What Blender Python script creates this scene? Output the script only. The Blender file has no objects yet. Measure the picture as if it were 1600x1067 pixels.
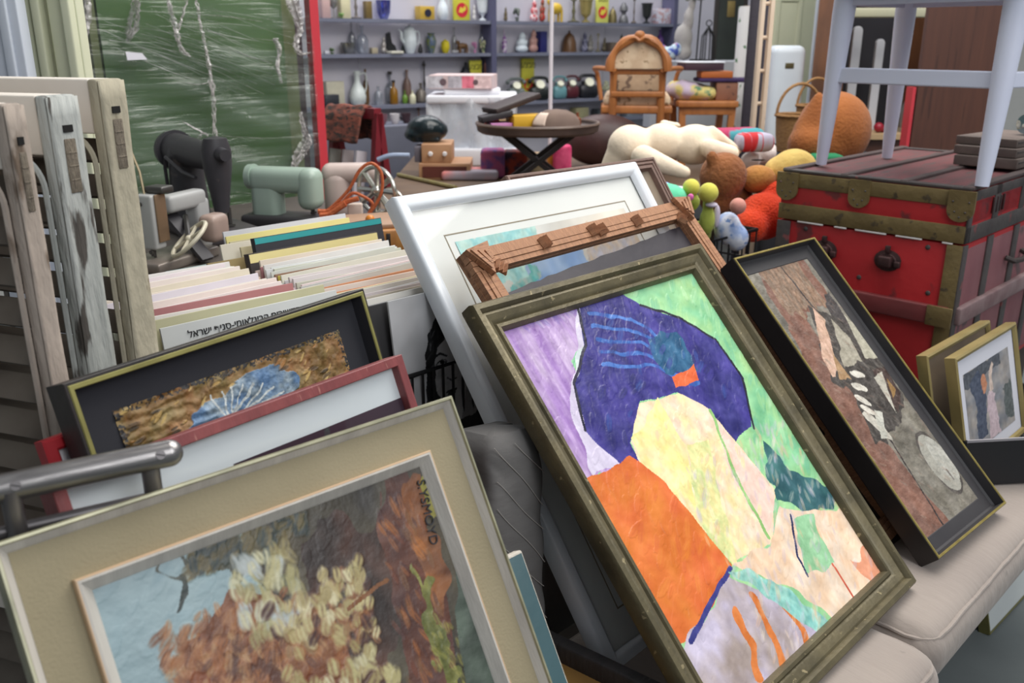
import bpy, bmesh, math, random
import numpy as np
from mathutils import Vector as V, Matrix as MX, Euler
R = random.Random(7)
PI = math.pi
scene = bpy.context.scene
COL = scene.collection
# ------------------------------------------------------------------ camera geometry
FPX, HZ, CH = 1400.0, 66.0, 1.55
TH = math.atan2(533.5 - HZ, FPX)
FW = V((0, math.cos(TH), -math.sin(TH))); UPV = V((0, math.sin(TH), math.cos(TH))); RT = V((1, 0, 0)); CAM = V((0, 0, CH))
def ray(x, y): return RT * ((x - 800) / FPX) + UPV * ((533.5 - y) / FPX) + FW
def at(x, y, Y):
    d = ray(x, y); return CAM + d * (Y / d.y)
def at_z(x, y, z):
    d = ray(x, y); return CAM + d * ((z - CH) / d.z)
def at_w(x, y, w):                       # point of a sight line on the upright plane w = const
    d = ray(x, y); k = (-d.x + d.y) * .70711
    return CAM + d * (w / k)
def at_plane(x, y, p, n):
    d = ray(x, y); return CAM + d * ((p - CAM).dot(n) / d.dot(n))
def UW(u, w, z): return V(((u - w) * .70711, (u + w) * .70711, z))
# ------------------------------------------------------------------ materials
def lin(c):
    c = c / 255.0
    return c / 12.92 if c <= .04045 else ((c + .055) / 1.055) ** 2.4
def L3(c): return (lin(c[0]), lin(c[1]), lin(c[2]), 1.0)
MATS = {}
def mat(key, col=None, col2=None, scale=6., rough=.6, metal=0., bump=0., bscale=40., stretch=(1, 1, 1), contrast=.25,
        spec=.5, coat=0., detail=5., sheen=0., bstretch=None, col3=None, scale3=20., c3=.62):
    if key in MATS: return MATS[key]
    m = bpy.data.materials.new(key); m.use_nodes = True
    nt = m.node_tree; N = nt.nodes; Lk = nt.links
    b = N['Principled BSDF']
    b.inputs['Roughness'].default_value = rough; b.inputs['Metallic'].default_value = metal
    b.inputs['Specular IOR Level'].default_value = spec
    b.inputs['Base Color'].default_value = L3(col)
    if coat: b.inputs['Coat Weight'].default_value = coat
    if sheen: b.inputs['Sheen Weight'].default_value = sheen
    tc = N.new('ShaderNodeTexCoord')
    def noise(sc, st, det=detail):
        mp = N.new('ShaderNodeMapping'); mp.inputs['Scale'].default_value = st
        Lk.new(tc.outputs['Object'], mp.inputs['Vector'])
        n = N.new('ShaderNodeTexNoise'); n.inputs['Scale'].default_value = sc; n.inputs['Detail'].default_value = det
        Lk.new(mp.outputs['Vector'], n.inputs['Vector']); return n
    out = None
    if col2:
        n = noise(scale, stretch)
        r = N.new('ShaderNodeValToRGB')
        r.color_ramp.elements[0].position = .5 - contrast; r.color_ramp.elements[1].position = .5 + contrast
        r.color_ramp.elements[0].color = L3(col); r.color_ramp.elements[1].color = L3(col2)
        Lk.new(n.outputs['Fac'], r.inputs['Fac']); out = r.outputs['Color']
        if col3:
            n3 = noise(scale3, stretch); r3 = N.new('ShaderNodeValToRGB')
            r3.color_ramp.elements[0].position = c3; r3.color_ramp.elements[1].position = c3 + .05
            r3.color_ramp.elements[0].color = (0, 0, 0, 1); r3.color_ramp.elements[1].color = (1, 1, 1, 1)
            Lk.new(n3.outputs['Fac'], r3.inputs['Fac'])
            mx = N.new('ShaderNodeMix'); mx.data_type = 'RGBA'
            Lk.new(r3.outputs['Color'], mx.inputs['Factor']); Lk.new(out, mx.inputs['A']); mx.inputs['B'].default_value = L3(col3)
            out = mx.outputs['Result']
        Lk.new(out, b.inputs['Base Color'])
    if bump:
        n = noise(bscale, bstretch or stretch, 6.)
        bp = N.new('ShaderNodeBump'); bp.inputs['Strength'].default_value = bump; bp.inputs['Distance'].default_value = .01
        Lk.new(n.outputs['Fac'], bp.inputs['Height']); Lk.new(bp.outputs['Normal'], b.inputs['Normal'])
    MATS[key] = m; return m
def glassy(key, tint=(255, 255, 255), gloss=.12, rough=.02, bump=0., bscale=8., stretch=(1, 1, 1), haze=0., hcol=(225, 228, 230)):
    if key in MATS: return MATS[key]
    m = bpy.data.materials.new(key); m.use_nodes = True
    nt = m.node_tree; N = nt.nodes; Lk = nt.links
    N.remove(N['Principled BSDF']); out = N['Material Output']
    tr = N.new('ShaderNodeBsdfTransparent'); tr.inputs['Color'].default_value = L3(tint)
    gl = N.new('ShaderNodeBsdfGlossy'); gl.inputs['Roughness'].default_value = rough
    lw = N.new('ShaderNodeLayerWeight'); lw.inputs['Blend'].default_value = .5
    pw = N.new('ShaderNodeMath'); pw.operation = 'POWER'; pw.inputs[1].default_value = 4.0; Lk.new(lw.outputs['Facing'], pw.inputs[0])
    mm = N.new('ShaderNodeMath'); mm.operation = 'MULTIPLY_ADD'; mm.inputs[1].default_value = .7; mm.inputs[2].default_value = gloss
    mm.use_clamp = True
    Lk.new(pw.outputs['Value'], mm.inputs[0])
    mx = N.new('ShaderNodeMixShader'); Lk.new(mm.outputs['Value'], mx.inputs['Fac'])
    Lk.new(tr.outputs['BSDF'], mx.inputs[1]); Lk.new(gl.outputs['BSDF'], mx.inputs[2])
    last = mx.outputs['Shader']
    tc = N.new('ShaderNodeTexCoord'); mp = N.new('ShaderNodeMapping'); mp.inputs['Scale'].default_value = stretch
    Lk.new(tc.outputs['Object'], mp.inputs['Vector'])
    if haze:
        df = N.new('ShaderNodeBsdfDiffuse'); df.inputs['Color'].default_value = L3(hcol)
        n = N.new('ShaderNodeTexNoise'); n.inputs['Scale'].default_value = bscale; n.inputs['Detail'].default_value = 6
        Lk.new(mp.outputs['Vector'], n.inputs['Vector'])
        mr = N.new('ShaderNodeMapRange'); mr.inputs['From Min'].default_value = .38; mr.inputs['From Max'].default_value = .72
        mr.inputs['To Min'].default_value = haze * .25; mr.inputs['To Max'].default_value = haze * 1.6
        Lk.new(n.outputs['Fac'], mr.inputs['Value'])
        m2 = N.new('ShaderNodeMixShader'); Lk.new(mr.outputs['Result'], m2.inputs['Fac'])
        Lk.new(last, m2.inputs[1]); Lk.new(df.outputs['BSDF'], m2.inputs[2]); last = m2.outputs['Shader']
    if bump:
        n = N.new('ShaderNodeTexNoise'); n.inputs['Scale'].default_value = bscale; n.inputs['Detail'].default_value = 4
        Lk.new(mp.outputs['Vector'], n.inputs['Vector'])
        bp = N.new('ShaderNodeBump'); bp.inputs['Strength'].default_value = bump; bp.inputs['Distance'].default_value = .02
        Lk.new(n.outputs['Fac'], bp.inputs['Height']); Lk.new(bp.outputs['Normal'], gl.inputs['Normal'])
    Lk.new(last, out.inputs['Surface'])
    MATS[key] = m; return m
def paint_mat(key, rough=.45, bump=.25, bscale=60., stretch=(1, 1, 1), att='Col', spec=.5):
    if key in MATS: return MATS[key]
    m = mat(key, (200, 200, 200), rough=rough, bump=bump, bscale=bscale, stretch=stretch, spec=spec)
    a = m.node_tree.nodes.new('ShaderNodeVertexColor'); a.layer_name = att
    m.node_tree.links.new(a.outputs['Color'], m.node_tree.nodes['Principled BSDF'].inputs['Base Color'])
    return m
# ------------------------------------------------------------------ mesh builder
def basis(a):
    a = V(a).normalized(); t = V((0, 0, 1)) if abs(a.z) < .9 else V((1, 0, 0))
    x = t.cross(a).normalized(); y = a.cross(x); return x, y, a
class MB:
    def __init__(s): s.v = []; s.f = []
    def add(s, vs, fs):
        o = len(s.v); s.v += [V(p) for p in vs]; s.f += [tuple(i + o for i in f) for f in fs]; return s
    def box(s, c, size, mx=None, taper=1.0):
        x, y, z = size[0] / 2, size[1] / 2, size[2] / 2
        ps = [V((sx * x * (taper if sz > 0 else 1), sy * y * (taper if sz > 0 else 1), sz * z)) for sx, sy, sz in
              ((-1, -1, -1), (1, -1, -1), (1, 1, -1), (-1, 1, -1), (-1, -1, 1), (1, -1, 1), (1, 1, 1), (-1, 1, 1))]
        if mx: ps = [mx @ p for p in ps]
        c = V(c)
        return s.add([p + c for p in ps], [(0, 3, 2, 1), (4, 5, 6, 7), (0, 1, 5, 4), (1, 2, 6, 5), (2, 3, 7, 6), (3, 0, 4, 7)])
    def bar(s, p, q, w, h, up=(0, 0, 1), w2=None, h2=None):      # rectangular bar p->q
        p, q = V(p), V(q); a = (q - p).normalized(); up = V(up)
        x = a.cross(up)
        if x.length < 1e-4: x = a.cross(V((1, 0, 0)))
        x.normalize(); y = x.cross(a)
        w2 = w if w2 is None else w2; h2 = h if h2 is None else h2
        vs = []
        for c, ww, hh in ((p, w, h), (q, w2, h2)):
            vs += [c + x * (sx * ww / 2) + y * (sy * hh / 2) for sx, sy in ((-1, -1), (1, -1), (1, 1), (-1, 1))]
        return s.add(vs, [(0, 3, 2, 1), (4, 5, 6, 7), (0, 1, 5, 4), (1, 2, 6, 5), (2, 3, 7, 6), (3, 0, 4, 7)])
    def rbox(s, c, size, r, n=4, mx=None, crown=0.):             # rounded box
        hx, hy, hz = [d / 2 for d in size]; r = min(r, hx, hy, hz)
        def axis(h):
            k = h - r; a = [-h + r * (1 - math.cos(PI / 2 * i / n)) for i in range(n)]
            m = max(2, int(6 if crown else 1)); mid = [-k + 2 * k * i / m for i in range(m + 1)]
            b = [-q for q in reversed(a)]; return a + mid + b
        ax = [axis(hx), axis(hy), axis(hz)]; H = (hx, hy, hz)
        vid = {}; vs = []; fs = []
        def vert(p):
            k = tuple(round(q, 6) for q in p)
            if k in vid: return vid[k]
            inn = V([max(-H[i] + r, min(H[i] - r, p[i])) for i in range(3)]); d = V(p) - inn
            q = inn + d.normalized() * r if d.length > 1e-9 else V(p)
            if crown:
                fx = max(0, 1 - (p[0] / hx) ** 2); fy = max(0, 1 - (p[1] / hy) ** 2)
                q.z += crown * (fx * fy) ** .5 * (1 if p[2] > 0 else -.3) * abs(p[2]) / hz
            if mx: q = mx @ q
            vid[k] = len(vs); vs.append(q + V(c)); return vid[k]
        for d in range(3):
            e, g = (d + 1) % 3, (d + 2) % 3
            for sgn in (-1, 1):
                for i in range(len(ax[e]) - 1):
                    for j in range(len(ax[g]) - 1):
                        q = []
                        for (a, b) in ((i, j), (i + 1, j), (i + 1, j + 1), (i, j + 1)):
                            p = [0, 0, 0]; p[d] = sgn * H[d]; p[e] = ax[e][a]; p[g] = ax[g][b]; q.append(vert(p))
                        if sgn < 0: q.reverse()
                        if len(set(q)) > 2: fs.append(tuple(dict.fromkeys(q)))
        return s.add(vs, fs)
    def cyl(s, p, q, r, r2=None, n=16, cap=True):
        p, q = V(p), V(q); r2 = r if r2 is None else r2; x, y, a = basis(q - p); vs = []
        for c, rr in ((p, r), (q, r2)):
            vs += [c + (x * math.cos(2 * PI * i / n) + y * math.sin(2 * PI * i / n)) * rr for i in range(n)]
        fs = [(i, (i + 1) % n, n + (i + 1) % n, n + i) for i in range(n)]
        if cap: fs += [tuple(reversed(range(n))), tuple(range(n, 2 * n))]
        return s.add(vs, fs)
    def tube(s, pts, r, n=8, closed=False, flat=1.0):
        pts = [V(p) for p in pts]; m = len(pts); rs = r if isinstance(r, (list, tuple)) else [r] * m
        vs = []; px = None
        for i, p in enumerate(pts):
            if closed: t = pts[(i + 1) % m] - pts[i - 1]
            else: t = pts[min(i + 1, m - 1)] - pts[max(i - 1, 0)]
            if t.length < 1e-9: t = V((0, 0, 1))
            t.normalize()
            if px is None: px = basis(t)[0]
            px = px - t * px.dot(t)
            if px.length < 1e-6: px = basis(t)[0]
            px.normalize(); y = t.cross(px)
            vs += [p + (px * math.cos(2 * PI * k / n) + y * (flat * math.sin(2 * PI * k / n))) * rs[i] for k in range(n)]
        fs = []
        for i in range(m if closed else m - 1):
            j = (i + 1) % m
            fs += [(i * n + k, i * n + (k + 1) % n, j * n + (k + 1) % n, j * n + k) for k in range(n)]
        if not closed: fs += [tuple(reversed(range(n))), tuple((m - 1) * n + k for k in range(n))]
        return s.add(vs, fs)
    def lathe(s, prof, c=(0, 0, 0), n=20, mx=None, sx=1., sy=1.):   # prof: (r, z)
        vs = []; fs = []; c = V(c)
        for r, z in prof:
            for k in range(n):
                p = V((r * sx * math.cos(2 * PI * k / n), r * sy * math.sin(2 * PI * k / n), z))
                vs.append((mx @ p if mx else p) + c)
        for i in range(len(prof) - 1):
            fs += [(i * n + k, i * n + (k + 1) % n, (i + 1) * n + (k + 1) % n, (i + 1) * n + k) for k in range(n)]
        if prof[0][0] > 1e-5: fs.append(tuple(reversed(range(n))))
        if prof[-1][0] > 1e-5: fs.append(tuple((len(prof) - 1) * n + k for k in range(n)))
        return s.add(vs, fs)
    def ball(s, c, r, mx=None, n=18, m=12):
        if not isinstance(r, (list, tuple)): r = (r, r, r)
        prof = [(max(1e-6, math.sin(PI * i / m)), -math.cos(PI * i / m)) for i in range(m + 1)]
        vs = []; fs = []
        for a, z in prof:
            for k in range(n):
                p = V((a * math.cos(2 * PI * k / n) * r[0], a * math.sin(2 * PI * k / n) * r[1], z * r[2]))
                vs.append((mx @ p if mx else p) + V(c))
        for i in range(m): fs += [(i * n + k, i * n + (k + 1) % n, (i + 1) * n + (k + 1) % n, (i + 1) * n + k) for k in range(n)]
        return s.add(vs, fs)
    def prism(s, poly, vec):                                      # planar polygon of 3D points extruded by vec
        n = len(poly); poly = [V(p) for p in poly]; vec = V(vec)
        vs = poly + [p + vec for p in poly]
        return s.add(vs, [tuple(reversed(range(n))), tuple(range(n, 2 * n))] + [(i, (i + 1) % n, n + (i + 1) % n, n + i) for i in range(n)])
    def grid(s, fn, nu, nv):
        vs = [fn(i / nu, j / nv) for j in range(nv + 1) for i in range(nu + 1)]
        return s.add(vs, [(j * (nu + 1) + i, j * (nu + 1) + i + 1, (j + 1) * (nu + 1) + i + 1, (j + 1) * (nu + 1) + i) for j in range(nv) for i in range(nu)])
    def rings(s, W, H, prof, x0=0.):                              # mitred frame moulding swept round a W x H rectangle
        vs = []; fs = []
        for i, z in prof:
            vs += [V((x0 - W / 2 + i, i, z)), V((x0 + W / 2 - i, i, z)), V((x0 + W / 2 - i, H - i, z)), V((x0 - W / 2 + i, H - i, z))]
        for r in range(len(prof) - 1):
            fs += [(r * 4 + k, r * 4 + (k + 1) % 4, r * 4 + 4 + (k + 1) % 4, r * 4 + 4 + k) for k in range(4)]
        return s.add(vs, fs)
    def xf(s, mx, start=0):
        for i in range(start, len(s.v)): s.v[i] = mx @ s.v[i]
        return s
MW = {}
def build(name, mb, m=None, parent=None, world=False, smooth=True, ang=35., bevel=0., bseg=2, solid=0., sub=0, remesh=0., smoothit=0, label=None):
    me = bpy.data.meshes.new(name)
    vs = mb.v
    if parent is not None and world:
        inv = MW[parent].inverted(); vs = [inv @ p for p in vs]
    me.from_pydata([tuple(p) for p in vs], [], mb.f); me.update()
    bm = bmesh.new(); bm.from_mesh(me); bmesh.ops.remove_doubles(bm, verts=bm.verts, dist=1e-6)
    bmesh.ops.recalc_face_normals(bm, faces=bm.faces); bm.to_mesh(me); bm.free()
    if smooth:
        me.shade_smooth()
        if not (remesh or sub): me.set_sharp_from_angle(angle=math.radians(ang))
    if m: me.materials.append(m)
    o = bpy.data.objects.new(name, me); COL.objects.link(o)
    if parent is not None: o.parent = parent; MW[o] = MW[parent]
    else: MW[o] = MX.Identity(4)
    if bevel:
        d = o.modifiers.new('bevel', 'BEVEL'); d.width = bevel; d.segments = bseg; d.limit_method = 'ANGLE'; d.angle_limit = math.radians(40)
    if solid:
        d = o.modifiers.new('solid', 'SOLIDIFY'); d.thickness = solid; d.offset = 0
    if sub:
        d = o.modifiers.new('sub', 'SUBSURF'); d.levels = d.render_levels = sub
    if remesh:
        d = o.modifiers.new('remesh', 'REMESH'); d.mode = 'VOXEL'; d.voxel_size = remesh; d.use_smooth_shade = True
        d = o.modifiers.new('smooth', 'SMOOTH'); d.factor = .6; d.iterations = smoothit or 6
    if label: o['label'] = label
    return o
def tag(o, label, cat, group=None, kind=None):
    o['label'] = label; o['category'] = cat
    if group: o['group'] = group
    if kind: o['kind'] = kind
    return o
def thing(name, label, cat, loc=(0, 0, 0), rz=0., mx=None, group=None):
    o = bpy.data.objects.new(name, None); COL.objects.link(o); o.empty_display_size = .05
    m = mx if mx is not None else MX.Translation(V(loc)) @ MX.Rotation(rz, 4, 'Z')
    o.matrix_basis = m; MW[o] = m.copy()
    return tag(o, label, cat, group)
def solo(name, label, cat, mb, m, loc=None, rz=0., group=None, **k):      # a thing that is one mesh, origin at loc
    o = build(name, mb, m, **k)
    if loc is not None:
        M4 = MX.Translation(V(loc)) @ MX.Rotation(rz, 4, 'Z'); o.matrix_basis = M4; MW[o] = M4
    return tag(o, label, cat, group)
def struct(name, mb, m, **k):
    o = build(name, mb, m, **k); o['kind'] = 'structure'; return o
def text_mesh(name, body, size, m, parent, mx, bend=0.0, ext=.0006, align='CENTER'):
    cu = bpy.data.curves.new(name, 'FONT'); cu.body = body; cu.size = size; cu.extrude = ext; cu.align_x = align; cu.align_y = 'CENTER'
    cu.resolution_u = 3
    t = bpy.data.objects.new(name + '_tmp', cu); COL.objects.link(t)
    dg = bpy.context.evaluated_depsgraph_get(); me = bpy.data.meshes.new_from_object(t.evaluated_get(dg))
    bpy.data.objects.remove(t); bpy.data.curves.remove(cu)
    me.transform(mx); me.name = name; me.materials.clear(); me.materials.append(m)
    o = bpy.data.objects.new(name, me); COL.objects.link(o); o.parent = parent; MW[o] = MW[parent]; return o
# ------------------------------------------------------------------ paint engine for pictures
class Art:
    def __init__(s, nx, ny, w, h, base, seed=1):
        s.nx, s.ny, s.w, s.h = nx, ny, w, h; s.rng = np.random.default_rng(seed)
        s.X, s.Y = np.meshgrid(np.linspace(0, 1, nx), np.linspace(0, 1, ny))      # Y up, 0 at the bottom
        s.a = np.empty((ny, nx, 3)); s.a[:] = np.array(base) / 255.
        s.hgt = np.zeros((ny, nx))
    def noise(s, f, g=None):
        g = g or f; gx, gy = max(2, int(f) + 1), max(2, int(g) + 1)
        q = s.rng.random((gy + 1, gx + 1)) - .5
        x = s.X * (gx - 1e-6); y = s.Y * (gy - 1e-6); i = x.astype(int); j = y.astype(int); fx = x - i; fy = y - j
        fx = fx * fx * (3 - 2 * fx); fy = fy * fy * (3 - 2 * fy)
        return (q[j, i] * (1 - fx) + q[j, i + 1] * fx) * (1 - fy) + (q[j + 1, i] * (1 - fx) + q[j + 1, i + 1] * fx) * fy
    def fbm(s, f, g=None, o=3):
        g = g or f; return sum(s.noise(f * 2 ** k, g * 2 ** k) / 1.7 ** k for k in range(o))
    def mask(s, pts, warp=.012, wf=14, soft=0.):
        x = s.X + warp * 2 * s.fbm(wf, o=2); y = s.Y + warp * 2 * s.fbm(wf, o=2)
        m = np.zeros(x.shape, bool); n = len(pts)
        for i in range(n):
            x1, y1 = pts[i]; x2, y2 = pts[(i + 1) % n]
            if y1 == y2: continue
            c = ((y1 > y) != (y2 > y)) & (x < (x2 - x1) * (y - y1) / (y2 - y1) + x1); m ^= c
        return m
    def put(s, m, col, var=.05, f=(30, 30), col2=None, alpha=1.):
        c = np.array(col) / 255.; n = s.fbm(f[0], f[1])[..., None]
        if col2 is not None:
            t = np.clip(n * 1.1 + .5, 0, 1); c = c * (1 - t) + np.array(col2) / 255. * t
            n = s.fbm(f[0] * 1.7, f[1] * 1.7)[..., None]
        full = np.clip(c + n * 2 * var, 0, 1)
        k = m.astype(float)[..., None] * alpha
        s.a = s.a * (1 - k) + full * k
    def poly(s, pts, col, warp=.012, wf=14, **k): s.put(s.mask(pts, warp, wf), col, **k)
    def ell(s, cx, cy, rx, ry, rot, col, warp=.006, **k):
        x = (s.X - cx) * s.w + warp * s.noise(20); y = (s.Y - cy) * s.h + warp * s.noise(20); c, q = math.cos(rot), math.sin(rot)
        s.put(((x * c + y * q) / rx) ** 2 + ((-x * q + y * c) / ry) ** 2 < 1, col, **k)
    def line(s, pts, wd, col, warp=.004, **k):                                     # pts in 0..1, width in metres
        x = s.X * s.w + warp * s.noise(25); y = s.Y * s.h + warp * s.noise(25); m = np.zeros(x.shape, bool)
        for (ax, ay), (bx, by) in zip(pts[:-1], pts[1:]):
            ax *= s.w; bx *= s.w; ay *= s.h; by *= s.h; dx, dy = bx - ax, by - ay
            t = np.clip(((x - ax) * dx + (y - ay) * dy) / (dx * dx + dy * dy + 1e-9), 0, 1)
            m |= (x - ax - t * dx) ** 2 + (y - ay - t * dy) ** 2 < (wd / 2) ** 2
        s.put(m, col, **k)
    def dabs(s, n, box, size, cols, rot=(0, 3.1), asp=2.2, var=.03, inside=None, al=1.):  # short brush marks
        box = (min(box[0], box[2]), min(box[1], box[3]), max(box[0], box[2]), max(box[1], box[3]))
        for _ in range(n):
            cx = s.rng.uniform(box[0], box[2]); cy = s.rng.uniform(box[1], box[3])
            if inside is not None and not inside[min(s.ny - 1, max(0, int(cy * (s.ny - 1)))), min(s.nx - 1, max(0, int(cx * (s.nx - 1))))]: continue
            r = s.rng.uniform(*size); a = s.rng.uniform(*rot); c = np.array(cols[s.rng.integers(len(cols))]) / 255. + s.rng.uniform(-var, var)
            R_ = r * asp; i0 = max(0, int((cx - R_ / s.w) * s.nx)); i1 = min(s.nx, int((cx + R_ / s.w) * s.nx) + 2)
            j0 = max(0, int((cy - R_ / s.h) * s.ny)); j1 = min(s.ny, int((cy + R_ / s.h) * s.ny) + 2)
            if i1 <= i0 or j1 <= j0: continue
            x = (s.X[j0:j1, i0:i1] - cx) * s.w; y = (s.Y[j0:j1, i0:i1] - cy) * s.h; ca, sa = math.cos(a), math.sin(a)
            u = x * ca + y * sa; v = -x * sa + y * ca + .05 * r * np.sin(u / r * 3)
            m = (u / (r * asp)) ** 2 + (v / r) ** 2 < 1
            e = al * np.clip(1.4 - 1.2 * ((u[m] / (r * asp)) ** 2 + (v[m] / r) ** 2), .15, 1)[:, None] * (.8 + .3 * np.sin(v[m] / r * 7 + cx * 90)[:, None])
            e = np.clip(e, 0, 1); s.a[j0:j1, i0:i1][m] = s.a[j0:j1, i0:i1][m] * (1 - e) + np.clip(c, 0, 1) * e
            s.hgt[j0:j1, i0:i1][m] = s.rng.uniform(.2, 1) * al
    def mesh(s, name, m, parent, x0, y0, z, relief=0., label=None):
        me = bpy.data.meshes.new(name); nx, ny = s.nx, s.ny
        co = np.zeros((ny, nx, 3), np.float32); co[..., 0] = x0 + s.X * s.w; co[..., 1] = y0 + s.Y * s.h; co[..., 2] = z + s.hgt * relief
        idx = np.arange(nx * ny).reshape(ny, nx)
        q = np.stack([idx[:-1, :-1], idx[:-1, 1:], idx[1:, 1:], idx[1:, :-1]], -1).reshape(-1, 4)
        me.vertices.add(nx * ny); me.vertices.foreach_set('co', co.ravel())
        me.loops.add(q.size); me.loops.foreach_set('vertex_index', q.ravel().astype(np.int32))
        me.polygons.add(len(q)); me.polygons.foreach_set('loop_start', np.arange(0, q.size, 4, dtype=np.int32))
        me.update(calc_edges=True); me.validate()
        c = np.clip(s.a, 0, 1); c = np.where(c <= .04045, c / 12.92, ((c + .055) / 1.055) ** 2.4)
        ca = me.color_attributes.new('Col', 'FLOAT_COLOR', 'POINT')
        ca.data.foreach_set('color', np.concatenate([c, np.ones((ny, nx, 1))], -1).astype(np.float32).ravel())
        me.shade_smooth(); me.materials.append(m)
        o = bpy.data.objects.new(name, me); COL.objects.link(o); o.parent = parent; MW[o] = MW[parent]
        if label: o['label'] = label
        return o
# ------------------------------------------------------------------ leaning pictures
class Lean:
    """a flat picture leaning back: top corners and a point of the right edge seen in the photo, Y of the top right corner, support height"""
    def __init__(s, tl, tr, r2, Y, zb, thick=.03, nz=None, l2=None):
        up = V((0, 0, 1)); N = ray(*tl).cross(ray(*tr)); u = N.cross(up).normalized()
        if u.x < 0: u = -u
        v = u.cross(ray(*tr).cross(ray(*r2))).normalized()
        if l2: v = u.cross(ray(*tl).cross(ray(*l2))).normalized()
        if v.z < 0: v = -v
        n = u.cross(v).normalized()
        if nz:
            h = V((n.x, n.y, 0)).normalized(); n = h * math.sqrt(1 - nz * nz) + V((0, 0, nz)); v = n.cross(u).normalized()
        TR = at(tr[0], tr[1], Y); TL = at_plane(tl[0], tl[1], TR, n)
        s.W = (TR - TL).length; s.H = (TR.z - zb - thick * n.z) / v.z; s.u, s.v, s.n = u, v, n
        o = (TR + TL) / 2 - v * s.H
        s.mx = MX(((u.x, v.x, n.x, o.x), (u.y, v.y, n.y, o.y), (u.z, v.z, n.z, o.z), (0, 0, 0, 1))); s.o = o
    def xy(s, px, py, z=0.):
        p = at_plane(px, py, s.o + s.n * z, s.n); q = s.mx.inverted() @ p; return q.x, q.y
    def thing(s, name, label, cat='picture', group=None): return thing(name, label, cat, mx=s.mx, group=group)
def panel(name, W, H, inset, z, m, parent, th=.004, label=None):
    b = MB(); b.box((0, H / 2, z - th / 2), (W - 2 * inset, H - 2 * inset, th)); return build(name, b, m, parent, smooth=False, label=label)
WORLD = 0.31
# ================================================================== camera, light, setting
cam = bpy.data.objects.new('camera', bpy.data.cameras.new('camera')); COL.objects.link(cam)
cam.location = CAM; cam.rotation_euler = (PI / 2 - TH, 0, 0)
cam.data.sensor_width = 36; cam.data.lens = 36 * FPX / 1600; cam.data.clip_start = .05; cam.data.clip_end = 60
cam.data.dof.use_dof = True; cam.data.dof.focus_distance = 1.6; cam.data.dof.aperture_fstop = 5.6
scene.camera = cam
scene.view_settings.view_transform = 'Standard'; scene.view_settings.look = 'None'; scene.view_settings.gamma = 1.0
scene.view_settings.use_curve_mapping = False; scene.view_settings.exposure = 0.0
w = bpy.data.worlds.new('daylight'); scene.world = w; w.use_nodes = True
w.node_tree.nodes['Background'].inputs[0].default_value = (.86, .93, 1.0, 1); w.node_tree.nodes['Background'].inputs[1].default_value = WORLD
def skylight(loc, sx, sy, power, col, rot):
    d = bpy.data.lights.new('skylight', 'AREA'); d.shape = 'RECTANGLE'; d.size = sx; d.size_y = sy; d.energy = power; d.color = col
    o = bpy.data.objects.new('skylight', d); COL.objects.link(o); o.location = loc; o.rotation_euler = rot; return o
skylight((1.6, 3.0, 4.3), 3.2, 3.2, 215, (1, .97, .92), (math.radians(-8), math.radians(8), 0))
skylight((-.2, 7.2, 4.6), 6.0, 2.0, 215, (.98, .98, 1), (math.radians(14), 0, math.radians(36)))
skylight((2.6, -1.2, 3.6), 2.5, 2.5, 88, (.96, .98, 1), (math.radians(38), math.radians(22), 0))

m_floor = mat('concrete', (112, 118, 118), (92, 98, 99), 3, .75, bump=.1, bscale=60)
b = MB(); b.box((0, 5, -.05), (24, 24, .1)); struct('floor', b, m_floor, smooth=False)
# back wall runs along (.8, .6)
WL = at(500, 27, 6.9); WR = at(1060, 37, 9.16); WD = (WR - WL); WD.z = 0; WLEN = WD.length; WD.normalize(); WN = V((WD.y, -WD.x, 0))
m_wall = mat('white_plaster', (206, 203, 212), (192, 189, 200), 2, .9, bump=.05, bscale=30)
SH = .17                                                # shelf depth: the shelf lip is SH in front of the wall
def wallp(s, z, out=0.): p = WL + WD * s + WN * out; p.z = z; return p
a0, a1 = wallp(-1.6, 0, -SH), wallp(WLEN + 1.55, 0, -SH)
b = MB(); b.prism([a0, a1, a1 + V((0, 0, 3.2)), a0 + V((0, 0, 3.2))], -WN * .12); struct('wall_back', b, m_wall, smooth=False)
# right part of the hall: wall turning towards the viewer
r0 = a1; r1 = a1 + V((2.6, -1.0, 0))
b = MB(); b.prism([r0, r1, r1 + V((0, 0, 3.2)), r0 + V((0, 0, 3.2))], V((.05, .12, 0))); struct('wall_right', b, mat('old_plaster', (190, 190, 186), (170, 172, 168), 2, .9), smooth=False)

l1 = a0 + V((-1.2, -2.2, 0)); l2 = l1 + V((-.6, -4.5, 0)); b = MB()
for p_, q_ in ((a0, l1), (l1, l2)): b.prism([p_, q_, q_ + V((0, 0, 3.2)), p_ + V((0, 0, 3.2))], V((-.1, .06, 0)))
struct('wall_left', b, MATS['old_plaster'], smooth=False)
K = .945
def kz(z): return CH - (CH - z) * K
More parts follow.
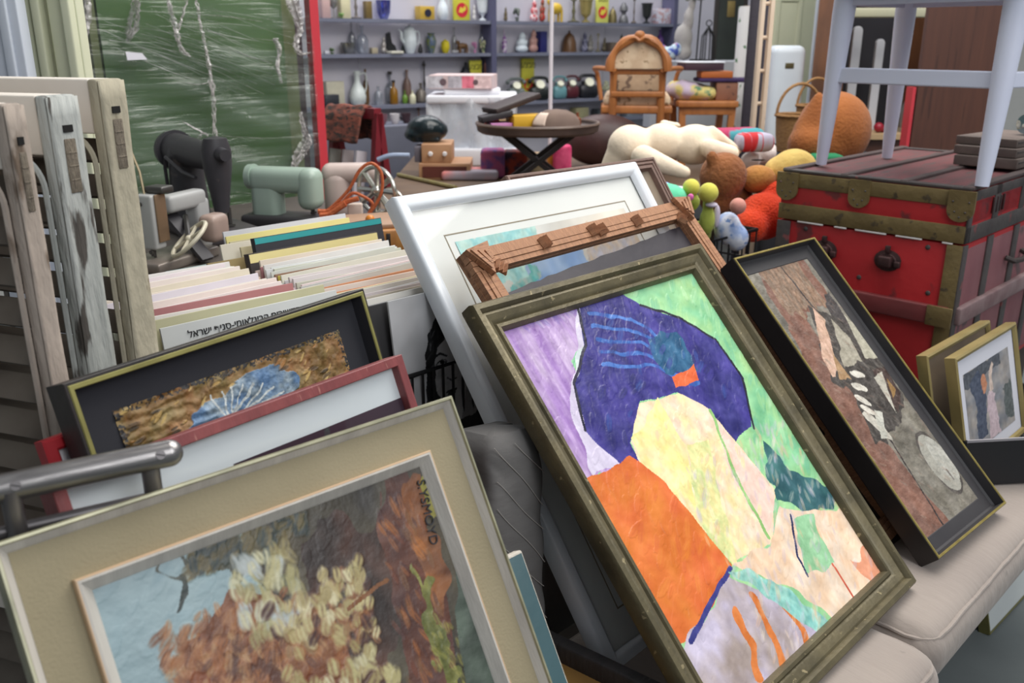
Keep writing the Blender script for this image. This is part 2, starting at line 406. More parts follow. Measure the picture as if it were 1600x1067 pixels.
# ================================================================== frames standing on the right hand sofa
m_bronze = mat('bronze_moulding', (118, 108, 80), (78, 72, 55), 14, .42, .35, bump=.12, bscale=90, col3=(160, 146, 112), scale3=60, c3=.66)
LP = Lean((735, 475), (1095, 378), (1437, 912), 2.04 * K, kz(.452))
t = LP.thing('framed_painting', 'large abstract oil painting in a moulded bronze frame leaning on the beige sofa', 'painting')
b = MB(); b.rings(LP.W, LP.H, [(.004, -.036), (0, -.03), (0, -.006), (.004, .0), (.013, .0), (.017, -.005), (.019, -.009), (.024, -.007), (.034, -.012), (.040, -.018), (.043, -.014), (.049, -.014), (.053, -.02), (.055, -.028)])
build('frame', b, m_bronze, t, ang=40)
panel('backing', LP.W, LP.H, .004, -.032, mat('backing_board', (90, 75, 60)), t)
def px(L, z=0., ins=None):
    iw, ih = L.W - 2 * ins, L.H - 2 * ins
    def f(x, y):
        a, c = L.xy(x, y, z); return ((a + iw / 2) / iw, (c - ins) / ih)
    return lambda *pts: [f(*p) for p in pts]
ins = .052; q = px(LP, -.027, ins); A = Art(440, 580, LP.W - 2 * ins, LP.H - 2 * ins, (150, 205, 150), 3)
full = np.ones_like(A.X, bool)
A.put(full, (128, 196, 148), .05, (9, 14), (170, 214, 150))
A.dabs(650, (0, 0, 1, 1), (0.00372, 0.00992), [(150, 210, 160), (120, 190, 150), (170, 215, 150), (110, 180, 150), (185, 225, 180)], (.6, 1.4), 3, al=.5)
A.poly(q((700, 480), (945, 420), (935, 520), (890, 560), (930, 650), (1000, 720), (925, 760), (860, 780)), (150, 112, 178), .015, var=.07, f=(30, 8), col2=(196, 172, 208))
A.dabs(338, q((790, 470))[0] + (.38, .99), (0.00248, 0.00682), [(140, 100, 170), (165, 125, 190), (200, 185, 215), (120, 100, 180)], (1.7, 2.3), 3.4, inside=A.mask(q((770, 480), (925, 450), (915, 560), (985, 725), (925, 745)), .01), al=.5)
A.poly(q((900, 470), (940, 452), (944, 520), (915, 600), (935, 690), (990, 725), (930, 745), (890, 640)), (222, 218, 232), .012, var=.05, f=(40, 12), alpha=.8)
# dark blue wave crossing the upper half
A.poly(q((900, 468), (952, 450), (1000, 476), (1060, 496), (1118, 530), (1160, 590), (1178, 668), (1150, 690), (1110, 640), (1060, 612), (1000, 628), (985, 690), (1005, 736), (970, 728), (915, 672), (896, 600), (915, 540)), (44, 42, 112), .008, var=.06, f=(16, 16), col2=(66, 58, 142))
for k in range(5):
    A.line(q((920 + k * 6, 490 + k * 20), (985 + k * 8, 500 + k * 18), (1060 + k * 8, 545 + k * 14)), .008, (60, 104, 180), .010, var=.08)
A.poly(q((1010, 520), (1050, 510), (1085, 566), (1040, 590)), (40, 92, 130), .02, var=.08)
A.dabs(280, (0, .3, 1, 1), (.004, .008), [(50, 50, 130), (70, 62, 150), (36, 40, 90), (50, 90, 160)], (.3, 1.2), 2.6, inside=A.mask(q((930, 470), (1040, 520), (1150, 600), (1150, 660), (1060, 590), (990, 620), (980, 700), (920, 640)), .01), al=.5)
A.line(q((900, 468), (915, 540), (896, 600), (915, 672)), .006, (30, 28, 50)); A.line(q((1000, 476), (1060, 496), (1118, 530), (1160, 590), (1178, 668)), .006, (26, 28, 44))
# pale angular sails in lemon, cream and pink
A.poly(q((985, 690), (1000, 628), (1060, 612), (1110, 640), (1150, 690), (1215, 770), (1205, 850), (1142, 880), (1085, 815), (1005, 736)), (240, 214, 190), .006, var=.05, f=(20, 20), col2=(246, 226, 170))
A.poly(q((990, 690), (1030, 622), (1075, 700), (1090, 810), (1050, 785), (1005, 736)), (244, 232, 150), .01, var=.06, f=(18, 18), col2=(248, 226, 176))
A.poly(q((1075, 700), (1105, 690), (1150, 880), (1142, 882), (1090, 815)), (240, 226, 160), .01, var=.05, col2=(206, 216, 150))
A.poly(q((1110, 645), (1150, 692), (1212, 772), (1200, 830), (1150, 760)), (242, 208, 192), .01, var=.05)
A.poly(q((1050, 588), (1086, 570), (1092, 596), (1056, 606)), (226, 104, 56), .006)
A.line(q((1005, 736), (1085, 815), (1142, 882)), .007, (120, 170, 100), .006); A.line(q((1110, 640), (1148, 740), (1200, 838)), .008, (150, 196, 120), .008)
A.dabs(220, (0, 0, 1, 1), (.003, .007), [(246, 232, 150), (244, 216, 190), (238, 200, 180), (250, 240, 200)], (.5, 1.4), 2.4, inside=A.mask(q((995, 690), (1060, 620), (1150, 695), (1205, 800), (1130, 860), (1050, 770)), .01), al=.5)
# orange block
A.poly(q((870, 775), (985, 712), (1040, 752), (1095, 820), (1142, 880), (1135, 905), (1078, 1002), (1030, 1010), (960, 940)), (222, 124, 48), .006, var=.05, f=(10, 10), col2=(222, 106, 52))
A.dabs(300, (0, 0, .8, .7), (.004, .009), [(226, 128, 40), (220, 112, 50), (232, 140, 60), (210, 100, 54)], (.2, 1.2), 3, inside=A.mask(q((930, 755), (985, 722), (1095, 830), (1130, 895), (1078, 985)), .01), al=.5)
# teal hollow on the right, peach and lavender below
A.poly(q((1196, 690), (1235, 735), (1290, 768), (1345, 762), (1322, 790), (1262, 800), (1215, 785)), (44, 88, 96), .02, var=.06, f=(14, 14), col2=(60, 110, 110))
A.poly(q((1142, 880), (1205, 850), (1215, 790), (1262, 800), (1322, 790), (1420, 905), (1330, 985), (1250, 930)), (238, 204, 172), .01, var=.06, f=(14, 14), col2=(240, 220, 200))
A.poly(q((1330, 880), (1360, 850), (1400, 905), (1370, 930)), (226, 140, 104), .03, alpha=.8)
A.poly(q((1140, 905), (1070, 1003), (1060, 1040), (1130, 1240), (1310, 1010), (1230, 930)), (196, 186, 208), .012, var=.06, f=(12, 12), col2=(172, 156, 150))
for a_, c_ in (((1175, 930), (1225, 1055)), ((1150, 960), (1185, 1060)), ((1230, 950), (1262, 1010))):
    A.line(q(a_, ((a_[0] + c_[0]) / 2 + 8, (a_[1] + c_[1]) / 2), c_), .018, (216, 124, 60), .012)
A.line(q((1142, 888), (1110, 940), (1078, 1003)), .009, (56, 58, 130), .006)
A.poly(q((1140, 896), (1170, 890), (1262, 940), (1318, 985), (1290, 1000), (1200, 935)), (132, 196, 188), .012, var=.07, f=(30, 30), col2=(160, 206, 190))
A.poly(q((1240, 806), (1268, 800), (1300, 880), (1262, 900)), (150, 200, 154), .012, var=.06)
A.line(q((1236, 806), (1246, 870), (1262, 900)), .005, (40, 48, 90)); A.line(q((1300, 880), (1345, 950)), .005, (206, 96, 70))
A.dabs(300, (.3, 0, 1, .5), (.003, .006), [(240, 214, 190), (206, 196, 214), (230, 180, 140), (236, 222, 206), (190, 180, 200)], (.4, 1.5), 3, al=.4)
A.mesh('canvas', paint_mat('oil_paint', .4, .14, 70), t, -(LP.W / 2 - ins), ins, -.027, .0012)

# ---- wooden frame with carved notches
m_pine = mat('carved_pine', (184, 134, 98), (146, 100, 72), 6, .6, bump=.25, bscale=30, stretch=(3, 30, 6), col3=(120, 82, 60), scale3=14, c3=.6)
m_pineX = mat('carved_pine_rail', (188, 138, 102), (148, 104, 76), 6, .6, bump=.3, bscale=30, stretch=(30, 3, 6))
LT = Lean((725, 392), (1068, 310), (1150, 440), 2.28 * K, kz(.455), nz=.68)
t = LT.thing('picture_frame', 'carved brown wooden frame with chip carved blocks behind the bronze framed painting', 'picture frame')
W, H = LT.W, LT.H; fw = .046
for nm, c, s, mm in (('top_rail', (0, H - fw / 2), (W, fw), m_pineX), ('bottom_rail', (0, fw / 2), (W, fw), m_pineX),
                     ('stile', (-W / 2 + fw / 2, H / 2), (fw, H - 2 * fw), m_pine), ('stile', (W / 2 - fw / 2, H / 2), (fw, H - 2 * fw), m_pine)):
    b = MB()
    horiz = s[0] > s[1]
    for k, (o, th) in enumerate(((-.017, .012), (-.006, .015), (.006, .015), (.017, .012))):     # stepped grooves
        if horiz: b.box((c[0], c[1] + o, -.02 + th / 2), (s[0], .0105, .016 + th / 2))
        else: b.box((c[0] + o, c[1], -.02 + th / 2), (.0105, s[1], .016 + th / 2))
    b.box((c[0], c[1], -.023), (s[0], s[1], .012)); build(nm, b, mm, t, smooth=False)
def block(x, y, rot=0., n=3, s=.026, hh=.009, parent=t, m_=m_pine):
    b = MB(); mx = MX.Rotation(rot, 3, 'Z').to_4x4()
    for k in range(n):
        b.prism([mx @ V((-s / 2 + k * s / n, -s * .45, 0)), mx @ V((-s / 2 + (k + 1) * s / n, -s * .45, 0)), mx @ V((-s / 2 + (k + .5) * s / n, -s * .45, hh))], mx @ V((0, s * .9, 0)))
    b.box((0, 0, -.001), (s, s * .9, .004), mx.to_3x3())
    b.xf(MX.Translation(V((x, y, .001)))); build('carved_block', b, m_, parent, smooth=False)
for X_ in (-.17, -.01, .017, .15): block(X_, H - fw / 2 - .004 * (X_ > 0), .12)
for Y_ in (.58, .555, .3): block(W / 2 - fw / 2 + .004, Y_, .3)
for sx in (-1, 1):
    b = MB(); b.prism([V((sx * (W / 2 + .006), H - .004, 0)), V((sx * (W / 2 - .056), H + .004, 0)), V((sx * (W / 2 - .03), H - .062, 0))], V((0, 0, .012)))
    for k in range(3):
        b.bar(V((sx * (W / 2 - .004 - k * .016), H - .006 - k * .004, .013)), V((sx * (W / 2 - .028 - k * .006), H - .05 + k * .008, .013)), .008, .006, up=(0, 0, 1))
    build('corner_block', b, m_pine, t, smooth=False)
    block(sx * (W / 2 - .062), H - .05, .8 * sx)
b = MB(); n = 26
pts = [V((-W / 2 + fw - .01, fw - .01, -.029)), V((W / 2 - fw + .01, fw - .01, -.029))] + [V((W / 2 - fw + .01 - (W - 2 * fw + .02) * k / n, H - fw - .010 - .036 * k / n + R.uniform(-.002, .002), -.029)) for k in range(n + 1)]
b.prism(pts, V((0, 0, .004))); build('dark_picture', b, mat('black_board', (46, 44, 52), (66, 60, 66), 5, .5, bump=.1), t, smooth=False, label='dark picture with a torn slanting top edge')
# ---- white frame with watercolour
LWH = Lean((615, 305), (995, 250), (1025, 310), 2.34 * K, kz(.43), l2=(935, 1001))
t = LWH.thing('framed_print', 'tall white framed watercolour print standing behind the carved wooden frame', 'picture')
m_white = mat('white_lacquer', (238, 242, 246), (226, 232, 238), 3, .3, bump=.03)
b = MB(); b.rings(LWH.W, LWH.H, [(.002, -.04), (0, -.036), (0, -.008), (.006, -.001), (.014, .001), (.022, -.001), (.028, -.006), (.032, -.016)])
build('frame', b, m_white, t, ang=45)
panel('mat_board', LWH.W, LWH.H, .003, -.02, mat('mat_cream', (232, 234, 230), (224, 226, 222), 4, .85), t)
b = MB(); b.rings(LWH.W, LWH.H, [(.089, -.0199), (.0895, -.0192), (.0915, -.0192), (.092, -.0199)]); build('mat_line', b, mat('mat_line', (150, 140, 120), rough=.8), t, smooth=False)
ins = .108; A = Art(160, 200, LWH.W - 2 * ins, LWH.H - 2 * ins, (226, 218, 202), 11)
A.put(A.X >= 0, (226, 220, 206), .04, (5, 5), (205, 205, 200))
A.poly([(0, .8), (0, 1.02), (.45, 1.02), (.4, .9)], (150, 205, 205), .03, col2=(190, 220, 210))
A.poly([(.25, .75), (.3, .93), (.5, .97), (.62, .92), (.66, .7)], (120, 160, 215), .03, f=(8, 8), col2=(170, 195, 225))
A.poly([(0, .55), (0, .8), (.3, .88), (.35, .6)], (90, 180, 175), .04, col2=(200, 200, 190)); A.poly([(.62, .8), (.7, .97), (1, .97), (1, .8)], (222, 200, 170), .04, col2=(200, 200, 210))
A.poly([(0, 0), (0, .4), (.3, .3), (.3, 0)], (60, 90, 130), .03, col2=(80, 120, 150))
A.mesh('print', paint_mat('watercolour_paper', .8, .05), t, -(LWH.W / 2 - ins), ins, -.0185)
b = MB(); b.box((0, LWH.H / 2, -.0145), (LWH.W - .062, LWH.H - .062, .002)); build('glass', b, glassy('picture_glass', gloss=.025, rough=.06), t, smooth=False)
# ---- brown ribbed frame behind it
LBR = Lean((790, 273), (1022, 244), (1050, 300), 2.48 * K, .665)
t = LBR.thing('picture_frame', 'brown ribbed wooden frame seen just above the white frame', 'picture frame')
m_rib = mat('ribbed_brown', (124, 96, 84), (100, 78, 70), 8, .6, bump=.2, bscale=30, stretch=(30, 3, 3))
b = MB(); b.rings(LBR.W, LBR.H, [(.0, -.09), (0, -.004), (.003, 0), (.008, 0), (.01, -.004), (.013, 0), (.018, 0), (.02, -.004), (.023, 0), (.03, 0), (.034, -.012)]); build('frame', b, m_rib, t, ang=30)
panel('picture', LBR.W, LBR.H, .03, -.012, mat('sepia_print', (140, 122, 100), (100, 90, 80), 6), t)

# ---- long mixed media picture
LR = Lean((1145, 403), (1272, 370), (1568, 780), 2.37 * K, kz(.466))
t = LR.thing('framed_painting', 'long narrow brown and grey relief picture in a black and gold frame, on the sofa', 'painting')
m_blk = mat('black_frame_wood', (46, 40, 38), (34, 30, 30), 10, .45, bump=.1); m_gold = mat('gold_edge', (186, 168, 96), (140, 124, 70), 30, .35, .5)
b = MB(); b.rings(LR.W, LR.H, [(.003, -.05), (0, -.046), (0, -.002), (.001, 0)]); build('frame', b, m_blk, t, smooth=False)
b = MB(); b.rings(LR.W, LR.H, [(.001, 0), (.002, .002), (.0055, .002), (.0065, 0)]); build('gold_edge', b, m_gold, t, smooth=False)
b = MB(); b.rings(LR.W, LR.H, [(.0065, 0), (.0075, -.022), (.012, -.026), (.04, -.026), (.042, -.028)]); build('slip', b, mat('dark_slip', (62, 60, 62), (48, 46, 50), 8, .6), t, smooth=False)
ins = .036; q = px(LR, -.027, ins); A = Art(200, 480, LR.W - 2 * ins, LR.H - 2 * ins, (150, 140, 125), 21)
A.put(A.X >= 0, (104, 99, 90), .07, (6, 14), (128, 122, 110))
A.poly(q((1175, 410), (1250, 395), (1300, 470), (1260, 500), (1330, 610), (1420, 740), (1500, 830), (1475, 880), (1380, 760), (1280, 600)), (114, 82, 70), .02, f=(8, 16), col2=(130, 90, 74))
A.poly(q((1180, 420), (1240, 400), (1290, 470), (1240, 500)), (146, 116, 94), .03, col2=(116, 96, 80))
A.line(q((1215, 410), (1275, 485), (1300, 560), (1400, 700), (1480, 830)), .005, (52, 44, 44))
A.poly(q((1290, 450), (1345, 530), (1370, 560), (1330, 540), (1300, 500)), (66, 60, 60), .02)
A.poly(q((1262, 476), (1300, 492), (1384, 556), (1398, 600), (1412, 618), (1408, 650), (1386, 690), (1366, 690), (1330, 610), (1300, 596)), (66, 60, 56), .012, var=.06)
A.poly(q((1270, 480), (1290, 500), (1310, 580), (1302, 590), (1285, 560)), (189, 154, 131), .008, col2=(206, 170, 150))
A.poly(q((1300, 500), (1330, 530), (1345, 560), (1320, 575)), (159, 152, 136), .012); A.poly(q((1300, 550), (1330, 590), (1310, 590)), (159, 126, 90), .008)
A.poly(q((1318, 490), (1340, 510), (1374, 558), (1352, 560)), (173, 168, 150), .006)
for k, (x, y) in enumerate(((1340, 585), (1343, 605), (1348, 625), (1356, 640), (1362, 655))): A.ell(*q((x, y))[0], .026, .009, -.5 - .1 * k, (206, 200, 188)); 
A.ell(*q((1372, 665))[0], .012, .045, .35, (190, 184, 172)); A.poly(q((1366, 640), (1380, 645), (1386, 684), (1376, 684)), (186, 184, 173), .004)
A.poly(q((1362, 575), (1382, 572), (1408, 615), (1405, 645), (1385, 625)), (62, 45, 41), .006); A.poly(q((1366, 590), (1378, 580), (1398, 640), (1400, 644)), (178, 173, 160), .004); A.poly(q((1384, 588), (1400, 608), (1396, 622)), (142, 109, 65), .006)
for c_, r_ in (((74, 68, 64), 1.0), ((157, 154, 144), .9)): A.ell(*q((1468, 722))[0], .047 * r_, .082 * r_, .06, c_, var=.04, f=(10, 10))
A.ell(*q((1472, 716))[0], .03, .06, .06, (171, 169, 160), var=.05)
A.line(q((1480, 735), (1490, 748)), .006, (110, 104, 98))
A.dabs(390, (0, 0, 1, 1), (0.00186, 0.00496), [(150, 142, 128), (120, 112, 104), (140, 110, 96), (170, 160, 146)], (1.8, 2.5), 3, al=.3)
A.mesh('canvas', paint_mat('relief_paint', .6, .7, 45), t, -(LR.W / 2 - ins), ins, -.0275, .0015)
panel('backing', LR.W, LR.H, .003, -.046, MATS['backing_board'], t)
# ---- second black frame hidden behind the long picture
o2 = LR.mx @ V((-.115, .035, -.085)); M2 = LR.mx.copy(); o2 = LR.mx @ V((-.14, .01, -.085)); M2.translation = o2
t = thing('picture_frame', 'black frame almost hidden behind the long narrow relief picture', 'picture frame', mx=M2)
b = MB(); b.rings(.22, .34, [(0, -.03), (0, 0), (.02, 0), (.022, -.012)]); build('frame', b, mat('satin_black', (26, 25, 28), (38, 36, 38), 8, .4), t, smooth=False)
panel('picture', .22, .34, .015, -.014, mat('dark_print', (50, 44, 44), (70, 60, 54), 5), t)

# ---- two gold frames by the trunk
m_brass = mat('gilt_wood', (178, 160, 108), (146, 128, 82), 10, .38, .4, bump=.05)
LG = Lean((1492, 560), (1605, 492), (1625, 690), 2.5 * K, kz(.478))
LG.v = V(LG.v)
t = LG.thing('framed_print', 'gold framed print of two dancing figures with a wide white mat, beside the trunk', 'picture')
LGW, LGH = .42, .31
def goldframe(t, x0, H_, W_, z0):
    b = MB(); b.rings(W_, H_, [(0, z0 - .025), (0, z0), (.005, z0 + .003), (.012, z0), (.016, z0 - .006)], x0); build('frame', b, m_brass, t, ang=30)
x0 = -LG.W / 2 + LGW / 2
goldframe(t, x0, LG.H, LGW, 0)
b = MB(); b.box((x0, LG.H / 2, -.012), (LGW - .02, LG.H - .02, .008)); build('mat_board', b, mat('mat_white', (214, 214, 222), (204, 204, 214), 3, .85), t, smooth=False)
A = Art(120, 160, LGW - .11, LG.H - .10, (150, 146, 146), 31)
A.put(A.X >= 0, (160, 152, 146), .05, (5, 5), (128, 130, 136)); A.poly([(0, 1), (.8, 1), (.8, .86), (0, .8)], (80, 84, 92), .02)
A.poly([(.16, .1), (.2, .55), (.1, .85), (.3, .95), (.42, .7), (.4, .4), (.36, .1)], (74, 82, 100), .02); A.poly([(.42, .02), (.44, .5), (.5, .62), (.6, .55), (.62, .3), (.66, 0)], (196, 176, 182), .02)
A.poly([(.5, .6), (.52, .85), (.6, .95), (.64, .9), (.58, .8), (.58, .6)], (206, 186, 174), .01); A.ell(.4, .74, .018, .024, 0, (190, 130, 100)); A.poly([(.8, .1), (.8, .5), (1, .6), (1, .05)], (90, 96, 96), .03)
A.mesh('print', MATS['watercolour_paper'], t, x0 - (LGW - .11) / 2, .045, -.0075)
M2 = LG.mx.copy(); M2.translation = LG.mx @ V((x0 - .014, .015, -.06))
t = thing('picture_frame', 'second gold frame directly behind the gold framed print with dancing figures', 'picture frame', mx=M2)
goldframe(t, 0, LG.H - .005, LGW, 0); panel('picture', LGW, LG.H - .005, .014, -.008, MATS['sepia_print'], t)
# ================================================================== frames standing in the cart on the left
m_gilt = mat('pale_gilt', (184, 180, 150), (128, 126, 104), 20, .35, .3); m_linen = mat('linen_panel', (164, 152, 124), (146, 135, 108), 5, .85, bump=.15, bscale=300, col3=(138, 126, 100), scale3=3, c3=.6)
m_slip = mat('limed_wood', (206, 200, 190), (180, 174, 166), 8, .55, bump=.1, bscale=60, stretch=(8, 1, 1)); m_peach = mat('bare_pine', (206, 176, 142), (190, 156, 124), 8, .6)
LB = Lean((-15, 850), (707, 617), (865, 1067), 1.08, .383)
t = LB.thing('framed_painting', 'autumn landscape oil painting in a wide cream frame, nearest to the viewer', 'painting')
W, H = LB.W, LB.H
b = MB(); b.rings(W, H, [(.002, -.03), (0, -.028), (0, -.004), (.0015, 0), (.004, 0), (.005, -.003)]); build('frame', b, m_gilt, t, smooth=False)
b = MB(); b.rings(W, H, [(.005, -.003), (.0055, -.004), (.011, -.011), (.0125, -.013)]); build('outer_slip', b, m_slip, t, smooth=False)
b = MB(); b.rings(W, H, [(.0125, -.0125), (.058, -.0125)]); build('linen_panel', b, m_linen, t, smooth=False)
b = MB(); b.rings(W, H, [(.0565, -.0125), (.057, -.004), (.058, -.003), (.0592, -.003)]); build('pine_slip', b, m_peach, t, smooth=False)
b = MB(); b.rings(W, H, [(.0592, -.003), (.0615, -.0028), (.071, -.0145), (.073, -.018)]); build('inner_slip', b, m_slip, t, smooth=False)
ins = .071; q = px(LB, -.016, ins); A = Art(440, 600, W - 2 * ins, H - 2 * ins, (150, 180, 196), 5)
A.put(A.X >= 0, (138, 160, 166), .03, (6, 8), (154, 174, 178))
A.dabs(660, (0, 0, .7, 1), (0.00275, 0.0066), [(146, 168, 174), (136, 160, 168), (156, 176, 180), (140, 160, 166)], (.2, 1.2), 2.5, al=.4)
A.poly(q((350, 790), (700, 650), (790, 1067), (800, 1300), (500, 1300), (480, 1100), (470, 960), (400, 900)), (58, 54, 50), .03, wf=9, f=(9, 9), col2=(84, 76, 60))
A.poly(q((470, 860), (590, 790), (620, 900), (640, 1100), (560, 1100), (540, 960), (470, 930)), (58, 48, 44), .04, wf=12, f=(12, 12), col2=(84, 56, 46))
A.poly(q((250, 912), (300, 870), (400, 820), (440, 880), (380, 915), (330, 908)), (88, 82, 62), .045, wf=14, f=(20, 20), col2=(52, 62, 60))
A.dabs(143, q((300, 900))[0] + q((470, 800))[0], (0.00275, 0.0066), [(92, 84, 60), (58, 66, 62), (110, 98, 66), (48, 58, 58)], (.2, 1.5), 1.8)
A.poly(q((270, 1020), (310, 970), (350, 930), (400, 930), (520, 960), (560, 1067), (520, 1200), (300, 1150)), (140, 88, 56), .022, wf=12, f=(12, 12), col2=(98, 60, 44))
A.poly(q((290, 1060), (300, 1020), (420, 1010), (540, 1080), (560, 1300), (200, 1300)), (128, 72, 44), .05, f=(10, 10), col2=(86, 54, 42))
A.dabs(90, q((265, 1060))[0] + q((420, 915))[0], (.003, .006), [(150, 96, 60), (120, 74, 50), (168, 120, 82), (146, 104, 74)], (.4, 1.6), 2.2, al=.8)
A.dabs(462, q((290, 1150))[0] + q((560, 900))[0], (0.0022, 0.00605), [(150, 96, 60), (120, 74, 50), (168, 120, 82), (90, 56, 44), (172, 136, 98)], (.4, 2.2), 1.9, al=.7)
A.poly(q((592, 740), (632, 720), (690, 900), (720, 1067), (700, 1250), (640, 1250), (630, 1000), (600, 900)), (80, 54, 50), .02, wf=12, f=(8, 24), col2=(104, 66, 52))
A.poly(q((625, 745), (662, 735), (690, 900), (700, 980), (668, 960), (650, 860)), (112, 74, 54), .03, f=(8, 30), col2=(140, 88, 52))
A.dabs(220, q((585, 1150))[0] + q((690, 760))[0], (0.0022, 0.00495), [(120, 70, 54), (150, 92, 52), (76, 52, 52), (180, 110, 52), (118, 86, 58)], (1.5, 2.1), 3.4, al=.6, inside=A.mask(q((590, 770), (655, 750), (710, 1000), (690, 1200), (640, 1200)), .01))
A.poly(q((655, 880), (675, 920), (690, 975), (705, 970), (712, 1067), (690, 1067), (670, 990)), (128, 126, 66), .03, wf=30, col2=(96, 100, 56))
A.dabs(99, q((640, 1130))[0] + q((735, 930))[0], (0.0022, 0.0044), [(140, 138, 70), (112, 112, 58), (160, 152, 84)], (1.2, 2.3), 2.2, al=.7, inside=A.mask(q((660, 930), (720, 980), (740, 1130), (680, 1130)), .02))
A.poly(q((700, 760), (680, 735), (790, 1067), (800, 1200), (740, 1200), (720, 1000)), (72, 80, 72), .014, f=(8, 20), col2=(92, 104, 92))
A.poly(q((655, 745), (672, 740), (690, 800), (680, 806)), (146, 138, 66), .02)
A.dabs(70, q((395, 1010))[0] + q((445, 850))[0], (.005, .009), [(178, 170, 126), (160, 152, 106), (194, 190, 158), (148, 136, 94), (176, 182, 180)], (.8, 2.2), 1.6, al=.9)
A.dabs(70, q((452, 1067))[0] + q((560, 870))[0], (.005, .008), [(176, 160, 112), (160, 144, 98), (190, 178, 138), (150, 118, 84), (130, 86, 58), (78, 52, 46)], (.5, 2.2), 1.5)
A.dabs(34, q((470, 1000))[0] + q((560, 880))[0], (.005, .008), [(186, 174, 128), (204, 194, 156), (168, 152, 108)], (.9, 2.2), 1.5)
A.dabs(44, q((470, 1160))[0] + q((600, 1000))[0], (.006, .010), [(180, 170, 122), (200, 192, 156), (166, 150, 106)], (.8, 2.4), 1.4)
A.line(q((545, 950), (605, 905)), .005, (126, 82, 50)); 
A.mesh('canvas', paint_mat('oil_impasto', .42, .16, 60), t, -(W / 2 - ins), ins, -.0165, .0007)
panel('backing', W, H, .003, -.026, MATS['backing_board'], t)
x_, y_ = LB.xy(668, 800, -.014)
a_, c_ = LB.xy(676, 838, -.014); ang = math.atan2(c_ - y_, a_ - x_)
text_mesh('signature', 'S.YSMOYD', .0175, mat('signature_paint', (34, 34, 40), rough=.5), t, MX.Translation(V((x_, y_, -.0145))) @ MX.Rotation(ang, 4, 'Z') @ MX.Rotation(0, 4, 'X'))
# ---- loose canvas behind it
M2 = LB.mx.copy(); M2.translation = LB.mx @ V((.085, 0, -.068))
t = thing('canvas', 'unframed canvas with pale edges and teal paint peeping out behind the cream framed landscape', 'canvas', mx=M2)
b = MB(); b.rbox((0, .3, 0), (.5, .6, .018), .003, 2); build('stretcher', b, mat('raw_canvas', (214, 206, 194), (180, 172, 160), 14, .9, bump=.2, bscale=200), t)
b = MB(); b.grid(lambda u, v: V((-.247 + .494 * u, .004 + .592 * v, .0096)), 2, 2); build('paint_layer', b, mat('teal_paint', (64, 92, 98), (46, 68, 74), 4, .5, bump=.3, bscale=30), t, solid=.0008)

# ---- maroon frame
LM = Lean((76, 753), (628, 553), (652, 630), 1.2, .383)
t = LM.thing('framed_print', 'dusty maroon framed print with a wide white mat behind the steel rail', 'picture')
W, H = LM.W, LM.H
m_mar = mat('maroon_wood', (146, 74, 74), (120, 58, 60), 6, .5, bump=.12, bscale=40, stretch=(10, 2, 2), col3=(176, 120, 110), scale3=8, c3=.66)
b = MB(); b.rings(W, H, [(.001, -.036), (0, -.035), (0, -.001), (.001, 0), (.013, 0), (.014, -.001), (.0145, -.014)]); build('frame', b, m_mar, t, smooth=False)
panel('mat_board', W, H, .002, -.014, mat('mat_pale_blue', (222, 228, 230), (214, 220, 224), 3, .85), t)
b = MB(); q = px(LM, -.0125, 0)
pts = [LM.xy(*p, -.013) for p in ((365, 725), (500, 672), (634, 618), (640, 700))]
pl = [V((pts[0][0], pts[0][1], -.0135))] + [V((p[0], p[1], -.0135)) for p in pts[1:3]] + [V((W / 2 - .014, pts[2][1] - .01, -.0135)), V((W / 2 - .014, pts[2][1] - .5, -.0135)), V((pts[0][0], pts[2][1] - .5, -.0135))]
b.prism(pl, V((0, 0, .0006))); build('print', b, mat('plum_print', (46, 22, 40), (58, 26, 46), 7, .6, col3=(70, 92, 84), scale3=12, c3=.6), t, smooth=False, label='dark plum print')
b = MB(); b.box((0, H / 2, -.011), (W - .03, H - .03, .001)); build('glass', b, MATS['picture_glass'], t, smooth=False)
# ---- black and gold frame with blue relief
LK = Lean((98, 600), (568, 450), (597, 550), 1.35, .383)
t = LK.thing('framed_relief', 'black framed relief with ochre ground and blue feather shapes, behind the maroon frame', 'picture')
W, H = LK.W, LK.H
b = MB(); b.rings(W, H, [(.001, -.04), (0, -.039), (0, -.001), (.001, 0), (.004, 0)]); build('frame', b, m_blk, t, smooth=False)
b = MB(); b.rings(W, H, [(.004, 0), (.005, .0015), (.0095, .0015), (.0105, 0)]); build('gold_edge', b, mat('olive_gold', (160, 154, 92), (128, 122, 70), 20, .4, .3), t, smooth=False)
b = MB(); b.rings(W, H, [(.0105, 0), (.0115, -.022), (.2, -.022)]); build('black_mat', b, mat('charcoal_felt', (46, 46, 52), (40, 40, 46), 6, .9), t, smooth=False)
q = px(LK, -.021, 0)
def kq(*p): r = LK.xy(*p, -.021); return r
ax, ay = kq(172, 632); bx, by = kq(552, 515); hw = min(-ax, bx); top = (ay + by) / 2
A = Art(400, 300, 2 * hw, .3, (150, 112, 70), 9)
A.put(A.X >= 0, (150, 108, 68), .09, (14, 10), (124, 104, 60)); A.hgt = np.clip(A.fbm(26, 20, 3) * 1.1 + .4 + .35 * np.sin(A.Y * 130 + 7 * A.fbm(8, 6, 2)) * (A.X < .35), 0, 1.2)
def kn(*pts): return [((kq(*p)[0] + hw) / (2 * hw), (kq(*p)[1] - (top - .3)) / .3) for p in pts]
blue = A.mask(kn((300, 655), (330, 615), (370, 590), (410, 575), (450, 565), (465, 600), (440, 640), (360, 690), (300, 690)), .05, 12)
A.put(blue, (88, 120, 158), .1, (18, 18), (140, 156, 168)); A.hgt += blue * .5
for k in range(9): A.line(kn((360, 660), (330 + k * 16, 600 + (k - 4) ** 2 * 1.2)), .003, (190, 196, 196), .006)
